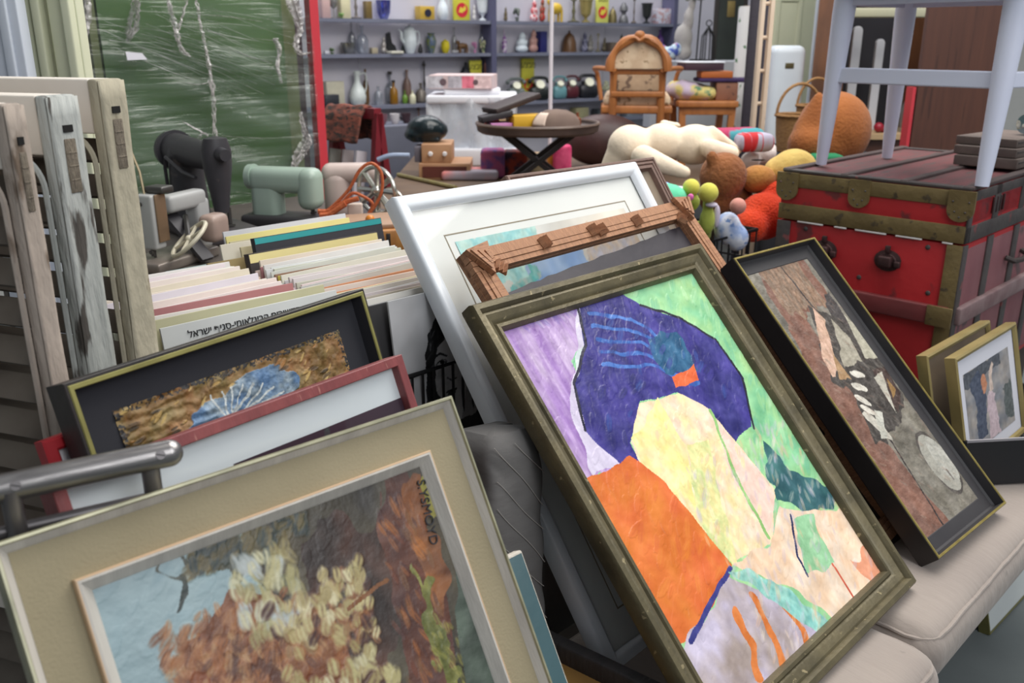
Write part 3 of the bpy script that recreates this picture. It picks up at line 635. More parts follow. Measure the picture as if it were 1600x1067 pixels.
A.dabs(462, (0, 0, 1, 1), (0.0011, 0.0033), [(196, 160, 96), (84, 66, 48), (170, 120, 70), (206, 176, 110), (60, 52, 44)], (0, .9), 3.5, inside=~blue)
edge = np.minimum(np.minimum(A.X, 1 - A.X) * A.w, (1 - A.Y) * A.h) < .004 + .006 * (A.noise(90) + .5); A.put(edge & (A.noise(150) > 0), (52, 50, 50), .02)
A.hgt = np.clip(A.hgt, 0, 1.6)
A.mesh('relief', paint_mat('gesso_relief', .6, .5, 50), t, -hw, top - .3, -.0215, .003)
panel('backing', W, H, .003, -.036, MATS['backing_board'], t)
# ---- red frame at the back
M2 = LK.mx.copy(); p = at_plane(66, 690, LK.o - LK.n * .045, LK.n); l = LK.mx.inverted() @ p
M2.translation = LK.mx @ V((l.x + .2, 0, -.045))
t = thing('picture_frame', 'small glossy red frame with a white mat sticking out behind the black relief frame', 'picture frame', mx=M2)
b = MB(); b.rings(.4, l.y, [(0, -.02), (0, -.002), (.003, 0), (.013, 0), (.016, -.003), (.0165, -.01)]); build('frame', b, mat('red_lacquer', (166, 36, 44), (150, 30, 38), 6, .35), t, ang=30)
panel('mat_board', .4, l.y, .008, -.01, mat('mat_grey', (206, 204, 208), rough=.85), t)

# ================================================================== steel cart carrying these frames
m_steel = mat('brushed_steel', (166, 162, 160), (130, 126, 126), 30, .3, .9, bump=.06, bscale=60, stretch=(1, 1, 20)); m_dsteel = mat('dull_steel', (128, 124, 124), (104, 100, 102), 20, .42, .8)
cu, cw = .40, .66
t = thing('hand_cart', 'steel hand cart with a polished rail holding the framed pictures upright', 'cart', UW(cu, cw, 0))
r1 = at(266, 707, .925); r0 = at(-90, 781, .69); r0.z = r1.z = (r0.z + r1.z) / 2 - .001
r1 = at_z(264, 708, r1.z); r0 = at_z(-90, 783, r1.z); d = (r1 - r0).normalized()
b = MB(); b.cyl(r0, r1, .0145, n=24)
b.ball(r1, .0145, n=20, m=10); build('rail', b, m_steel, t, world=True)
lo = V((0, 0, -.046))
b = MB(); b.cyl(r0 + lo, r1 - d * .02 + lo, .0065, n=14); build('lower_rail', b, m_dsteel, t, world=True)
posts = [r1 - d * .02, at_plane(15, 765, r1, V((0, 0, 1)))]
for p in posts:
    b = MB(); b.cyl(p, V((p.x, p.y, .33)), .0095, .0095, n=14); build('post', b, m_dsteel, t, world=True)
for sx, sy in ((245, 713), (20, 753)):                                     # screw heads on the side facing the viewer
    p = at_z(sx + 4, sy, r1.z); view = (CAM - p).normalized()
    c = r0 + d * (p - r0).dot(d); nrm = (view - d * view.dot(d)).normalized()
    b = MB(); b.cyl(c + nrm * .0135, c + nrm * .0156, .0052, .0048, n=18); sc = build('screw', b, m_dsteel, t, world=True)
    b = MB(); k = d.cross(nrm); b.bar(c + nrm * .0157 - (d + k * .4).normalized() * .0042, c + nrm * .0157 + (d + k * .4).normalized() * .0042, .001, .0006, up=nrm); build('slot', b, mat('slot_dark', (40, 38, 38)), sc, world=True, smooth=False)
b = MB(); c = UW(cu, cw, .346); rm = MX.Rotation(PI / 4, 3, 'Z'); b.rbox(c, (1.12, .74, .04), .01, 2, rm); build('platform', b, mat('cart_deck', (90, 84, 80), (70, 66, 64), 6, .7), t, world=True)
for du, dw in ((-.5, -.3), (.5, -.3), (-.5, .3), (.5, .3)):
    p = UW(cu + du, cw + dw, 0); b = MB(); b.cyl(p + V((0, 0, .1)), p + V((0, 0, .34)), .014, n=12); lg = build('leg', b, m_dsteel, t, world=True)
    b = MB(); b.cyl(p + V((-.012, 0, .05)), p + V((.012, 0, .05)), .05, n=20); build('caster', b, mat('caster_rubber', (40, 40, 42), rough=.7), lg, world=True)

# ================================================================== sofa
m_sofa = mat('beige_upholstery', (164, 152, 143), (146, 135, 128), 4, .9, bump=.45, bscale=16, bstretch=(2.2, .55, 1), sheen=.2, col3=(138, 129, 122), scale3=22, c3=.7)
m_quilt = mat('grey_quilt', (116, 113, 111), (96, 94, 93), 5, .9, bump=.3, bscale=14, bstretch=(1, 1, 2.4))
SU = thing('sofa', 'long beige upholstered sofa with piped seat cushions carrying the leaning pictures', 'sofa', UW(1.9, .8, 0), PI / 4)   # local x = u-1.9, y = w-.8
SZ = kz(.445)                                                # height of the seat cushions
def seat(u0, u1, w0, w1):
    u0, u1, w0, w1 = u0 * K, u1 * K, w0 * K, w1 * K
    cx, cy = (u0 + u1) / 2 - 1.9, (w0 + w1) / 2 - .8; b = MB(); b.rbox((cx, cy, SZ - .063), (u1 - u0, w1 - w0, .126), .055, 6, None, .014)
    o = build('seat_cushion', b, m_sofa, SU); hx, hy = (u1 - u0) / 2 - .014, (w1 - w0) / 2 - .014; r = .05; pts = []
    for (sx, sy, a0) in ((1, -1, -90), (1, 1, 0), (-1, 1, 90), (-1, -1, 180)):
        for k in range(7):
            a = math.radians(a0 + k * 15); pts.append(V((cx + sx * (hx - r) + r * math.cos(a), cy + sy * (hy - r) + r * math.sin(a), SZ - .018)))
    full = []
    for i, p in enumerate(pts):
        n = pts[(i + 1) % len(pts)]; m = max(1, int((n - p).length / .03))
        full += [p.lerp(n, k / m) + V((R.uniform(-.001, .001), R.uniform(-.001, .001), R.uniform(-.0015, .0015))) for k in range(m)]
    b = MB(); b.tube(full, .0045, 8, True); build('piping', b, m_sofa, o)
seat(.97, 1.606, .418, .99); seat(1.612, 2.9, .447, .99)
b = MB(); b.rbox((-.06, .0, .31), (1.78, .52, .14), .02, 2); build('base', b, mat('sofa_base_cloth', (120, 112, 106), (100, 94, 90), 5, .9), SU)
for x in (-.9, .78):
    for y in (-.2, .2):
        b = MB(); b.cyl((x, y, 0), (x, y, .26), .018, .026, 12); build('leg', b, mat('dark_leg', (50, 40, 34), rough=.5), SU)
b = MB(); b.rbox((-.06, .365, .46), (1.2, .04, .40), .015, 3); build('back_frame', b, MATS['sofa_base_cloth'], SU)
# quilted grey pad at the left end: rounded upright with stitched folds
qx0, qx1 = .862, .986
mm = MX.Translation(V(((qx0 + qx1) / 2 - 1.9, .955 - .8, .72))) @ MX.Rotation(math.radians(-9), 4, 'X') @ MX.Rotation(.12, 4, 'Y')
b = MB(); b.rbox((0, 0, 0), (qx1 - qx0, .11, .46), .045, 6)
hx, hz = (qx1 - qx0) / 2, .23
def puff(p):                                              # soft folds between the stitched lines
    s1 = (p.z + 1.1 * p.x) * 26; k = abs(math.sin(s1)) ** .6
    return p + V((0, (-.006 if p.y < 0 else .006) * k, 0)) + V((.0025 * math.sin(p.z * 55), 0, 0))
def qgrid(uu, vv):
    a = 2 * PI * uu; ca, sa = math.cos(a), math.sin(a); z = -hz + 2 * hz * vv; t_ = max(0, (z - (hz - .05)) / .05); f_ = math.sqrt(max(0, 1 - min(1, t_) ** 2)) * .55 + .45 * (1 if t_ < 1 else 0); e_ = .32
    return puff(V((hx * f_ * math.copysign(abs(ca) ** e_, ca), .05 * f_ * math.copysign(abs(sa) ** e_, sa), z)))
b = MB(); b.grid(lambda uu, vv: mm @ qgrid(uu, vv), 60, 70)
b.prism([mm @ qgrid(k / 24, 1.0) for k in range(24)], V((0, 0, .001))); qc = build('back_pad', b, m_quilt, SU, label='grey quilted pad')
for k in range(9):
    z0 = -.2 + k * .05; pts = []
    for j in range(13):
        x = -hx * .86 + 2 * hx * .86 * j / 12; z = z0 - 1.1 * x * (1 if k % 2 else .9)
        if abs(z) < hz - .02: pts.append(mm @ (puff(V((x, -.05, z))) + V((0, -.0012, 0))))
    if len(pts) > 3: b = MB(); b.tube(pts, .0008, 5); build('stitching', b, mat('pale_thread', (160, 155, 150), rough=.9), qc)
# tray lying on the seat in front of the grey pad
TZ = SZ + .016
p0 = at_z(838, 972, TZ + .055); p1 = at_z(1062, 1078, TZ + .055); e = (p1 - p0); L_ = e.length; e.normalize(); n_ = V((e.y, -e.x, 0))
M2 = MX(((e.x, -n_.x, 0, 0), (e.y, -n_.y, 0, 0), (0, 0, 1, TZ), (0, 0, 0, 1))); M2.translation = p0.lerp(p1, .5) + n_ * .10; M2.translation.z = TZ
t = thing('tray', 'dark wooden tray with an ochre base lying on the sofa seat before the grey pad', 'tray', mx=M2)
Lx, Ly = L_ + .0, .2; m_dw = mat('dark_scuffed_wood', (66, 62, 62), (48, 46, 47), 8, .6, bump=.2, bscale=30, stretch=(6, 1, 1), col3=(92, 88, 86), scale3=30, c3=.68)
b = MB(); b.box((0, 0, .012), (Lx, Ly, .014)); build('tray_base', b, mat('ochre_wood', (170, 128, 66), (136, 104, 62), 4, .5, stretch=(1, 6, 1)), t, smooth=False)
for c, s in (((0, Ly / 2 - .0125), (Lx, .025)), ((0, -Ly / 2 + .0125), (Lx, .025)), ((Lx / 2 - .0125, 0), (.025, Ly - .052)), ((-Lx / 2 + .0125, 0), (.025, Ly - .052))):
    b = MB(); b.rbox((c[0], c[1], .03), (s[0], s[1], .05), .006, 2); build('tray_side', b, m_dw, t)
# black carton at the right end of the seat, holding the gold frames
pb = at_z(1530, 792, SZ); 
t = thing('carton', 'open black carton on the right end of the sofa holding the gold framed prints', 'box', UW(2.25, .70, SZ + .016), .12)
for c, s in (((.2, -.118), (.44, .008)), ((.2, .22), (.44, .008)), ((-.02, .05), (.008, .34)), ((.42, .05), (.008, .34))):
    b = MB(); b.box((c[0], c[1], .06), (s[0], s[1], .12)); build('carton_side', b, mat('black_carton', (34, 33, 36), (26, 25, 28), 6, .6, col3=(70, 68, 70), scale3=30, c3=.72), t, smooth=False)
b = MB(); b.box((.2, .05, .004), (.44, .34, .006)); build('carton_base', b, MATS['black_carton'], t, smooth=False)
b = MB(); b.bar((-.02, -.122, .12), (.42, -.122, .12), .005, .006); build('worn_edge', b, mat('worn_card', (150, 146, 150), rough=.8), t, smooth=False)
# white panel with gilt edge below the sofa front
pA = at_z(1548, 990, .01); pB = at_z(1648, 880, .01); e = (pB - pA); L_ = e.length; e.normalize(); n_ = V((e.y, -e.x, 0)); vv = (V((0, 0, .97)) - n_ * .25).normalized()
M2 = MX(((e.x, vv.x, n_.x, 0), (e.y, vv.y, n_.y, 0), (0, vv.z, 0, 0), (0, 0, 0, 1))); nn = e.cross(vv); M2 = MX(((e.x, vv.x, nn.x, 0), (e.y, vv.y, nn.y, 0), (e.z, vv.z, nn.z, 0), (0, 0, 0, 1))); M2.translation = (pA + pB) / 2 + V((0, 0, -.005))
t = thing('framed_board', 'pale framed panel with thin gilt edge standing on the floor under the sofa front', 'panel', mx=M2)
b = MB(); b.rings(L_, .24, [(0, -.03), (0, -.001), (.003, 0), (.006, -.002)]); build('frame', b, mat('green_gilt', (130, 124, 74), (100, 98, 62), 12, .4, .4), t, smooth=False)
panel('board', L_, .24, .004, -.003, mat('pale_board', (200, 204, 202), (190, 194, 194), 3, .6), t)
SK = 1.07
def sz(z): return CH - (CH - z) * SK
# ================================================================== three old shutters leaning at the left
DX = V((.94, -.34, 0)); DT = V((.34, .94, 0))            # outward along the leaf, and through its thickness
def shutter(front, wid, th, H, mf, me, label, slatcol):
    o = V((front.x, front.y, 0)); M2 = MX(((DX.x, DT.x, 0, o.x), (DX.y, DT.y, 0, o.y), (0, 0, 1, 0), (0, 0, 0, 1)))
    t = thing('shutter', label, 'shutter', mx=M2, group='old louvred shutters at the left'); sw = .018
    for x0 in (-sw, -wid):
        b = MB(); b.rbox((x0 + sw / 2, th / 2, H / 2), (sw, th, H), .004, 2); build('stile', b, me, t)
    for z0, hh in ((H - .075, .075), (H * .52, .07), (0, .1)):
        b = MB(); b.rbox((-wid / 2, th / 2, z0 + hh / 2), (wid - 2 * sw + .001, th - .004, hh), .003, 2); build('rail', b, mf, t)
    for z0, z1 in ((.1, H * .52), (H * .52 + .07, H - .075)):
        n = int((z1 - z0) / .05)
        for k in range(n):
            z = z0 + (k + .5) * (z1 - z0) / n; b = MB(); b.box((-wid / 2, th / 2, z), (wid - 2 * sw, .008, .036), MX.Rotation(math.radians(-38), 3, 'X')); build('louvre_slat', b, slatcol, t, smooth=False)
    b = MB(); n = 30
    b.grid(lambda u, v: V((.0012 + .0016 * math.sin(37 * v + 9 * u) * math.sin(11 * u + 23 * v), th * (.01 + .98 * u), (H - .004) * v + .002)), 6, 60); build('weathered_edge', b, me, t, solid=.0015)
    b = MB(); b.box((.003, th * .52, H - .042), (.003, th * .3, .009)); build('slot', b, mat('slot_black', (18, 16, 16), rough=.9), t, smooth=False)
    b = MB(); b.rbox((.0022, th * .53, H - .09), (.004, th * .36, .07), .0015, 1)
    for dz in (.073, .09, .108): b.rbox((.0034, th * .53, H - dz), (.003, th * .33, .0025), .001, 1)
    build('tenon_end', b, mat('end_grain', (160, 148, 130), (118, 107, 95), 60, .9, bump=.8, bscale=120, stretch=(1, 8, 1)), t)
    b = MB(); pts = [V((-sw - .045 + .045 * math.sin(a_), -.004, H - .12 + .045 * math.cos(a_))) for a_ in [PI / 2 * k / 8 for k in range(9)]] + [V((-sw, -.004, H - .5))]
    b.tube([V((-wid * .9, -.004, H - .075))] + pts, .004, 6); build('bead', b, me, t)
    return t
m_c1 = mat('cream_flaking', (186, 172, 160), (150, 137, 126), 7, .85, bump=.8, bscale=40, stretch=(1, 1, .3), col3=(112, 96, 82), scale3=20, c3=.6)
m_c2 = mat('white_flaking', (196, 198, 194), (150, 153, 148), 10, .85, bump=1.0, bscale=34, stretch=(1.5, 1.5, .3), col3=(78, 73, 68), scale3=24, c3=.56)
m_c3 = mat('cream_worn', (190, 182, 160), (166, 158, 138), 6, .85, bump=.7, bscale=44, stretch=(1, 1, .4), col3=(128, 116, 94), scale3=24, c3=.62)
m_front = mat('cream_front', (232, 224, 214), (218, 208, 196), 4, .7, bump=.1, bscale=30, col3=(170, 150, 130), scale3=20, c3=.72)
m_slat = mat('slat_shade', (112, 104, 94), (70, 58, 50), 8, .85)  # dark brown puts the shade between the shutters into the slat colour
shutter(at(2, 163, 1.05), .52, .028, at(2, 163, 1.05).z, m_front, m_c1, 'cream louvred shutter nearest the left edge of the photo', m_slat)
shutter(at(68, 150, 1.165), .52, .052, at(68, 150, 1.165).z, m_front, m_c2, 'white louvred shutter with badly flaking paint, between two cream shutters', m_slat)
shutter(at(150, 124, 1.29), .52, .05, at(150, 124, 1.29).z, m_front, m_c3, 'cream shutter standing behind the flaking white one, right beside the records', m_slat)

# ================================================================== record table, crates, sleeves
m_tab = mat('table_board', (120, 96, 74), (92, 74, 60), 5, .7, stretch=(1, 8, 1))
def table(name, label, c, rz, sx, sy, z, m_=None, legs=True, th=.03):
    t = thing(name, label, 'table', c, rz); b = MB(); b.rbox((0, 0, z - th / 2), (sx, sy, th), .005, 2); build('table_top', b, m_ or m_tab, t)
    for x in (-1, 1):
        for y in (-1, 1):
            b = MB(); b.box((x * (sx / 2 - .05), y * (sy / 2 - .05), (z - th) / 2), (.05, .05, z - th)); build('leg', b, m_ or m_tab, t, smooth=False)
    return t
def uwrect(u0, u1, w0, w1): return UW((u0 + u1) / 2, (w0 + w1) / 2, 0), PI / 4, u1 - u0, w1 - w0
c, rz, sx_, sy_ = uwrect(.59, 1.42, 1.2, 2.08); table('record_table', 'low wooden table under the crates of records', c, rz, sx_, sy_, sz(.808))
m_wire = mat('black_wire', (34, 34, 36), rough=.45, metal=.4)
def wire_crate(u0, u1, w0, w1, z0, z1, label, step=.025, name='wire_crate'):
    t = thing(name, label, 'crate', UW((u0 + u1) / 2, (w0 + w1) / 2, z0), PI / 4); hx, hy, h = (u1 - u0) / 2, (w1 - w0) / 2, z1 - z0; r = .0036
    def rect(z, rr): b = MB(); b.tube([V((-hx, -hy, z)), V((hx, -hy, z)), V((hx, hy, z)), V((-hx, hy, z))], rr, 6, True); return b
    build('rim', rect(h, .006), m_wire, t); build('base_rim', rect(.004, .0035), m_wire, t); b = rect(h * .36, r)
    for a, c2 in (((-hx, -hy), (hx, -hy)), ((hx, -hy), (hx, hy)), ((hx, hy), (-hx, hy)), ((-hx, hy), (-hx, -hy))):
        n = max(2, int((V(a) - V(c2)).length / step))
        for k in range(n): p = V(a).lerp(V(c2), k / n); b.cyl((p.x, p.y, .004), (p.x, p.y, h), r * .8, n=5)
    for k in range(1, 12): y = -hy + 2 * hy * k / 12; b.cyl((-hx, y, .004), (hx, y, .004), r * .8, n=5)
    build('wire_grid', b, m_wire, t); return t
wire_crate(.566, .904, 1.33, 1.83, sz(.808), sz(1.0), 'black wire crate holding the left column of records')
wire_crate(.922, 1.325, 1.235, 1.83, sz(.808), sz(1.0), 'black wire crate holding the right column of records behind the portrait sleeve')

def sleeve_mat(c):
    k = 'sleeve_%d_%d_%d' % c
    return mat(k, c, tuple(max(0, int(v * .9)) for v in c), 5, .7, col3=tuple(max(0, int(v * .72)) for v in c), scale3=9, c3=.66)
NUM = ['first', 'second', 'third', 'fourth', 'fifth', 'sixth', 'seventh', 'eighth', 'ninth', 'tenth', 'eleventh', 'twelfth']
def ordn(i):
    if i < 12: return NUM[i]
    n = i + 1; return str(n) + ('th' if n % 100 in (11, 12, 13) else {1: 'st', 2: 'nd', 3: 'rd'}.get(n % 10, 'th'))
def sleeve_mx(u, w_, z, tilt, yaw, roll):
    return MX.Translation(UW(u * SK, w_ * SK, sz(z))) @ MX.Rotation(PI / 4 + yaw, 4, 'Z') @ MX.Rotation(-tilt, 4, 'X') @ MX.Rotation(roll, 4, 'Y')
def sleeve(uc, wt, h, wid, th, tilt, col, label, group, z0=.817, yaw=0., roll=0., name='record_sleeve', cat='record'):
    """wt = w of the top edge"""
    o = solo(name, label, cat, MB().rbox((0, 0, h * SK / 2), (wid * SK, th * SK, h * SK), min(th * .35, .0012), 1), sleeve_mat(col), group=group)
    M2 = sleeve_mx(uc, wt - math.sin(tilt) * h, z0, tilt, yaw, roll); o.matrix_basis = M2; MW[o] = M2; return o
CN = [((226, 218, 214), 'white', 16), ((216, 206, 198), 'off white', 8), ((230, 222, 204), 'cream', 7), ((200, 190, 182), 'pale grey', 6), ((206, 186, 160), 'buff', 3),
      ((150, 110, 84), 'brown', 1), ((206, 190, 90), 'yellow', 1), ((86, 120, 126), 'slate blue', 1), ((60, 56, 56), 'black', 1), ((216, 150, 96), 'orange', 1), ((170, 120, 120), 'dusty red', 1)]
POOL = [c for c in CN for _ in range(c[2])]
def column(uc, w0, w1, n, group, where, z_of, prev=None):
    for i in range(n):
        f = i / (n - 1); col, nm, _ = R.choice(POOL); j = tuple(max(0, min(255, v + R.randint(-8, 8) // 4 * 4)) for v in col)
        h = z_of(f) - .817 + R.uniform(-.011, .009)
        sleeve(uc(f) + R.uniform(-.006, .006), w0 + (w1 - w0) * f, h, R.uniform(.296, .305) if where == 'left' else R.uniform(.304, .315), R.uniform(.003, .0062), .16 + .06 * f + R.uniform(-.012, .012), j,
               '%s record sleeve, %s from the front in the %s column' % (nm, ordn(i + (2 if where == 'left' else 4)), where), group, yaw=R.uniform(-.024, .024), roll=R.uniform(-.02, .02))
column(lambda f: .695, 1.325, 1.665, 36, 'records in the left column', 'left', lambda f: 1.128)
column(lambda f: 1.0 + .03 * f, 1.236, 1.60, 44, 'records in the right column', 'right', lambda f: 1.115 + .02 * f)
# taller things at the back of the right column
sleeve(1.06, 1.622, .302, .31, .022, .2, (54, 46, 46), 'dark brown album just in front of the yellow spined box', 'albums at the back', name='album')
o = sleeve(1.045, 1.652, .33, .325, .02, .22, (58, 50, 50), 'boxed record set with pale yellow lettered spine lying in front of the teal album', 'albums at the back', name='box_set')
b = MB(); b.box((0, -.0107, .319 * SK), (.322 * SK, .001, .019)); build('spine', b, mat('yellow_spine', (238, 224, 160), (228, 212, 146), 8, .6), o, smooth=False, label='pale yellow spine')
text_mesh('spine_lettering', 'Musica fur Cembalo Konzert', .0125, mat('faded_ink', (150, 156, 170), rough=.7), o, MX.Translation(V((-.01, -.0114, .319 * SK)) @ MX.Rotation(PI / 2, 4, 'X')))
o = sleeve(1.085, 1.69, .352, .33, .016, .22, (40, 40, 48), 'black album with a bright teal spine', 'albums at the back', name='album')
b = MB(); b.box((0, -.0086, (.352 - .0075) * SK), (.327 * SK, .001, .013)); build('spine', b, mat('teal_spine', (52, 158, 160), rough=.5), o, smooth=False, label='teal spine')
for k, (u, w_, h, c, nm) in enumerate(((1.08, 1.735, .325, (200, 188, 150), 'tan sleeve with a plain face, right behind the teal album'), (1.05, 1.765, .33, (222, 214, 196), 'cream sleeve with worn top, second behind the teal album'),
        (1.09, 1.80, .325, (196, 186, 150), 'khaki sleeve third behind the teal album'), (1.10, 1.835, .33, (226, 214, 140), 'yellow edged sleeve near the back of the records'), (1.11, 1.865, .335, (206, 206, 212), 'pale blue grey sleeve at the very back of the records'))):
    sleeve(u, w_, h, .33, .006, .2, c, nm, None)
o = sleeve(.74, 1.69, .29, .2, .006, .2, (190, 34, 40), 'bright red sleeve at the back of the left column', None)
sleeve(.83, 1.74, .30, .16, .006, .2, (150, 170, 168), 'grey green sleeve standing alone left of the tall cream sleeves', None)
sleeve(.9, 1.70, .315, .16, .008, .25, (150, 130, 84), 'short ochre sleeve with dark picture left of the teal album', None)
# sleeve with Hebrew lettering at the front of the left column
o = sleeve(.70, 1.30, .325, .32, .005, .19, (206, 208, 206), 'grey white sleeve with bold black Hebrew lettering at the front of the left column', None)
he = 'ארגון הקשורים הבינלאומי-סניף ישראל'[::-1]
text_mesh('lettering', he, .0165, mat('print_black', (30, 30, 32), rough=.6), o, MX.Translation(V((0.0, -.003 * SK - .0004, .306 * SK))) @ MX.Rotation(PI / 2, 4, 'X'))
sleeve(.69, 1.315, .335, .31, .004, .19, (190, 186, 150), 'khaki sleeve directly behind the Hebrew lettered sleeve', None)
# sleeves at the front of the right column
sleeve(.972, 1.224, .318, .30, .004, .16, (226, 222, 214), 'white worn sleeve, fourth from the front of the right column', None)
o = sleeve(.962, 1.214, .31, .31, .005, .16, (150, 150, 150), 'grey sleeve with yellow sticker near the front of the right column', None)
b = MB(); b.box((0, 0, 0), (.022, .0008, .03)); st = build('sticker', b, mat('yellow_sticker', (186, 160, 70), (120, 80, 50), 60, .6), o, smooth=False)
st.location = (-.137, -.0032, .284)
sleeve(1.0, 1.203, .312, .30, .005, .15, (40, 38, 40), 'plain black sleeve behind the portrait sleeve', None)
hs = .318 * SK; tl_ = .13
tP = thing('record_sleeve', 'record sleeve with a black and white portrait of a dark haired person', 'record', mx=sleeve_mx(1.04, 1.185 - math.sin(tl_) * .318, .817, tl_, 0, 0))
b = MB(); b.rbox((0, 0, hs / 2), (.31 * SK, .005, hs), .001, 1); build('card', b, mat('grey_card', (190, 190, 190), rough=.6), tP)
FM = MW[tP] @ MX(((1, 0, 0, 0), (0, 0, -1, -.0027), (0, 1, 0, 0), (0, 0, 0, 1))); FI = FM.inverted(); fo = FM.translation; fn = FM.to_3x3() @ V((0, 0, 1))
def fq(*pts):
    r = []
    for p in pts: l = FI @ at_plane(p[0], p[1], fo, fn); r.append(((l.x + .155 * SK) / (.31 * SK), l.y / hs))
    return r
A = Art(200, 200, .31 * SK, hs, (176, 176, 178), 41)
A.put(A.X >= 0, (168, 168, 170), .02, (4, 4), (190, 190, 192))
A.poly(fq((664, 560), (668, 520), (684, 490), (706, 468), (760, 440), (840, 470), (860, 600), (820, 720), (690, 720), (668, 640)), (30, 30, 32), .010, var=.03, f=(26, 26))
A.dabs(160, fq((664, 620))[0] + fq((730, 460))[0], (.0016, .003), [(64, 64, 66), (20, 20, 22), (110, 110, 112), (40, 40, 42)], (.6, 1.6), 5, inside=A.mask(fq((666, 560), (672, 520), (700, 480), (760, 450), (740, 520), (690, 540), (676, 600)), .01), al=.8)
A.poly(fq((679, 566), (684, 543), (698, 527), (722, 520), (748, 530), (766, 560), (764, 604), (742, 646), (716, 656), (694, 634), (683, 604)), (186, 184, 184), .003, var=.015)
A.poly(fq((730, 520), (748, 530), (766, 560), (764, 604), (742, 646), (722, 655), (728, 610), (736, 570)), (136, 134, 136), .006, var=.02)
A.ell(*fq((692, 600))[0], .018, .03, .1, (172, 170, 170), .003); A.ell(*fq((690, 568))[0], .015, .008, .12, (120, 118, 120), .002); A.ell(*fq((735, 570))[0], .016, .008, -.05, (86, 84, 86), .002)
A.line(fq((681, 557), (687, 552), (698, 556)), .0042, (34, 34, 36), .001); A.line(fq((724, 557), (735, 551), (748, 558)), .0046, (30, 30, 32), .001)
for x in (690, 735): A.ell(*fq((x, 567))[0], .0105, .0042, .08, (206, 204, 204), .0008); A.ell(*fq((x + 1, 566.5))[0], .0048, .0046, 0, (26, 26, 28), .0005); A.line(fq((x - 6, 567), (x, 563), (x + 7, 566)), .0026, (22, 22, 24), .0005)
A.line(fq((711, 560), (707, 585)), .003, (150, 148, 148), .002); A.line(fq((699, 590), (706, 594), (713, 590)), .003, (70, 68, 70), .001)
A.ell(*fq((706, 610))[0], .0145, .0036, .06, (48, 46, 48), .001); A.ell(*fq((706, 614))[0], .011, .0036, 0, (70, 68, 70), .001)
A.mesh('portrait', paint_mat('glossy_print', .35, .0), tP, 0, 0, 0)
for oo in COL.objects:
    if oo.name.startswith('portrait') and oo.parent == tP: oo.data.transform(MX(((1, 0, 0, -.155 * SK), (0, 0, -1, -.0027), (0, 1, 0, 0), (0, 0, 0, 1))))

# ================================================================== sewing machines
c, rz, sx, sy = uwrect(.8, 2.0, 2.12, 3.2); table('work_table', 'work table under the row of old sewing machines', c, rz, sx, sy, .955, mat('grey_table', (92, 84, 78), (70, 64, 60), 5, .7))
AX = V((.64, -.77, 0)).normalized()
def machine(needle, name, label, m_, cl, s, kind, AX=AX):
    rzv = math.atan2(AX.y, AX.x); root = V((needle.x, needle.y, .955)) - AX * (.14 * s)
    t = thing(name, label, 'sewing machine', root, rzv, group='old sewing machines on the work table')
    b = MB(); b.rbox((-.0, 0, .02), (.44 * s, .19 * s, .04), .012, 3); build('bed', b, cl, t)
    b = MB()
    if kind == 'black':
        b.lathe([(.06 * s, 0), (.055 * s, .1 * s), (.05 * s, .2 * s)], (-.13 * s, 0, .035), 20, None, .9, 1.05); build('column', b, m_, t)
        b = MB(); b.cyl((-.20 * s, 0, .25 * s), (.12 * s, 0, .25 * s), .052 * s, .04 * s, 20); b.ball((-.13 * s, 0, .235 * s), (.06 * s, .055 * s, .055 * s)); build('arm', b, m_, t)
        b = MB(); b.lathe([(0, 0), (.022 * s, 0), (.028 * s, .05 * s), (.042 * s, .14 * s), (.044 * s, .19 * s), (.034 * s, .225 * s), (0, .232 * s)], (.135 * s, 0, .085 * s), 22, None, .8, 1.05); build('needle_head', b, m_, t)
        b = MB(); b.cyl((.17 * s, -.0 * s, .265 * s), (.205 * s, 0, .265 * s), .022 * s, .018 * s, 14); build('knob', b, m_, t)
        b = MB(); b.tube([V((-.14 * s, -.06 * s, .03 + .0)), V((-.14 * s, -.064 * s, .2 * s)), V((-.12 * s, -.066 * s, .235 * s)), V((0, -.06 * s, .2 * s)), V((.08 * s, -.05 * s, .19 * s))], .006 * s, 6); build('thread_guide', b, m_, t)
        hw = -.235 * s
    else:
        b.rbox((-.10 * s, 0, .12 * s), (.16 * s, .12 * s, .22 * s), .045 * s, 5); build('column', b, m_, t)
        b = MB(); b.rbox((-.01 * s, 0, .235 * s), (.36 * s, .13 * s, .13 * s), .05 * s, 6); build('arm', b, m_, t)
        b = MB(); b.rbox((.14 * s, 0, .195 * s), (.115 * s, .14 * s, .21 * s), .05 * s, 6); build('needle_head', b, m_, t)
        b = MB(); b.rbox((.192 * s, 0, .2 * s), (.002, .03 * s, .008 * s), .0009, 1); build('badge', b, mat('red_badge', (170, 50, 40), rough=.4), t)
        b = MB(); b.lathe([(.02 * s, 0), (.02 * s, .006), (.012 * s, .01)], (.0, 0, .282 * s)); build('dial', b, mat('chrome', (210, 208, 200), rough=.25, metal=.9), t)
        hw = -.2 * s
    b = MB(); b.cyl((hw, 0, .245 * s), (hw + .032 * s, 0, .245 * s), .062 * s, .066 * s, 24); build('handwheel', b, m_, t)
    b = MB(); b.cyl((.14 * s, 0, .042), (.14 * s, 0, .1 * s), .005 * s, n=8); b.cyl((.14 * s, .02 * s, .05), (.14 * s, .02 * s, .1 * s), .007 * s, n=8); b.box((.14 * s, .018 * s, .046), (.02 * s, .03 * s, .006)); build('needle_bar', b, mat('tarnished_steel', (90, 88, 86), rough=.4, metal=.7), t)
    return t
m_jap = mat('black_japan', (60, 58, 63), (46, 44, 48), 8, .48, bump=.04, col3=(84, 76, 74), scale3=14, c3=.66)
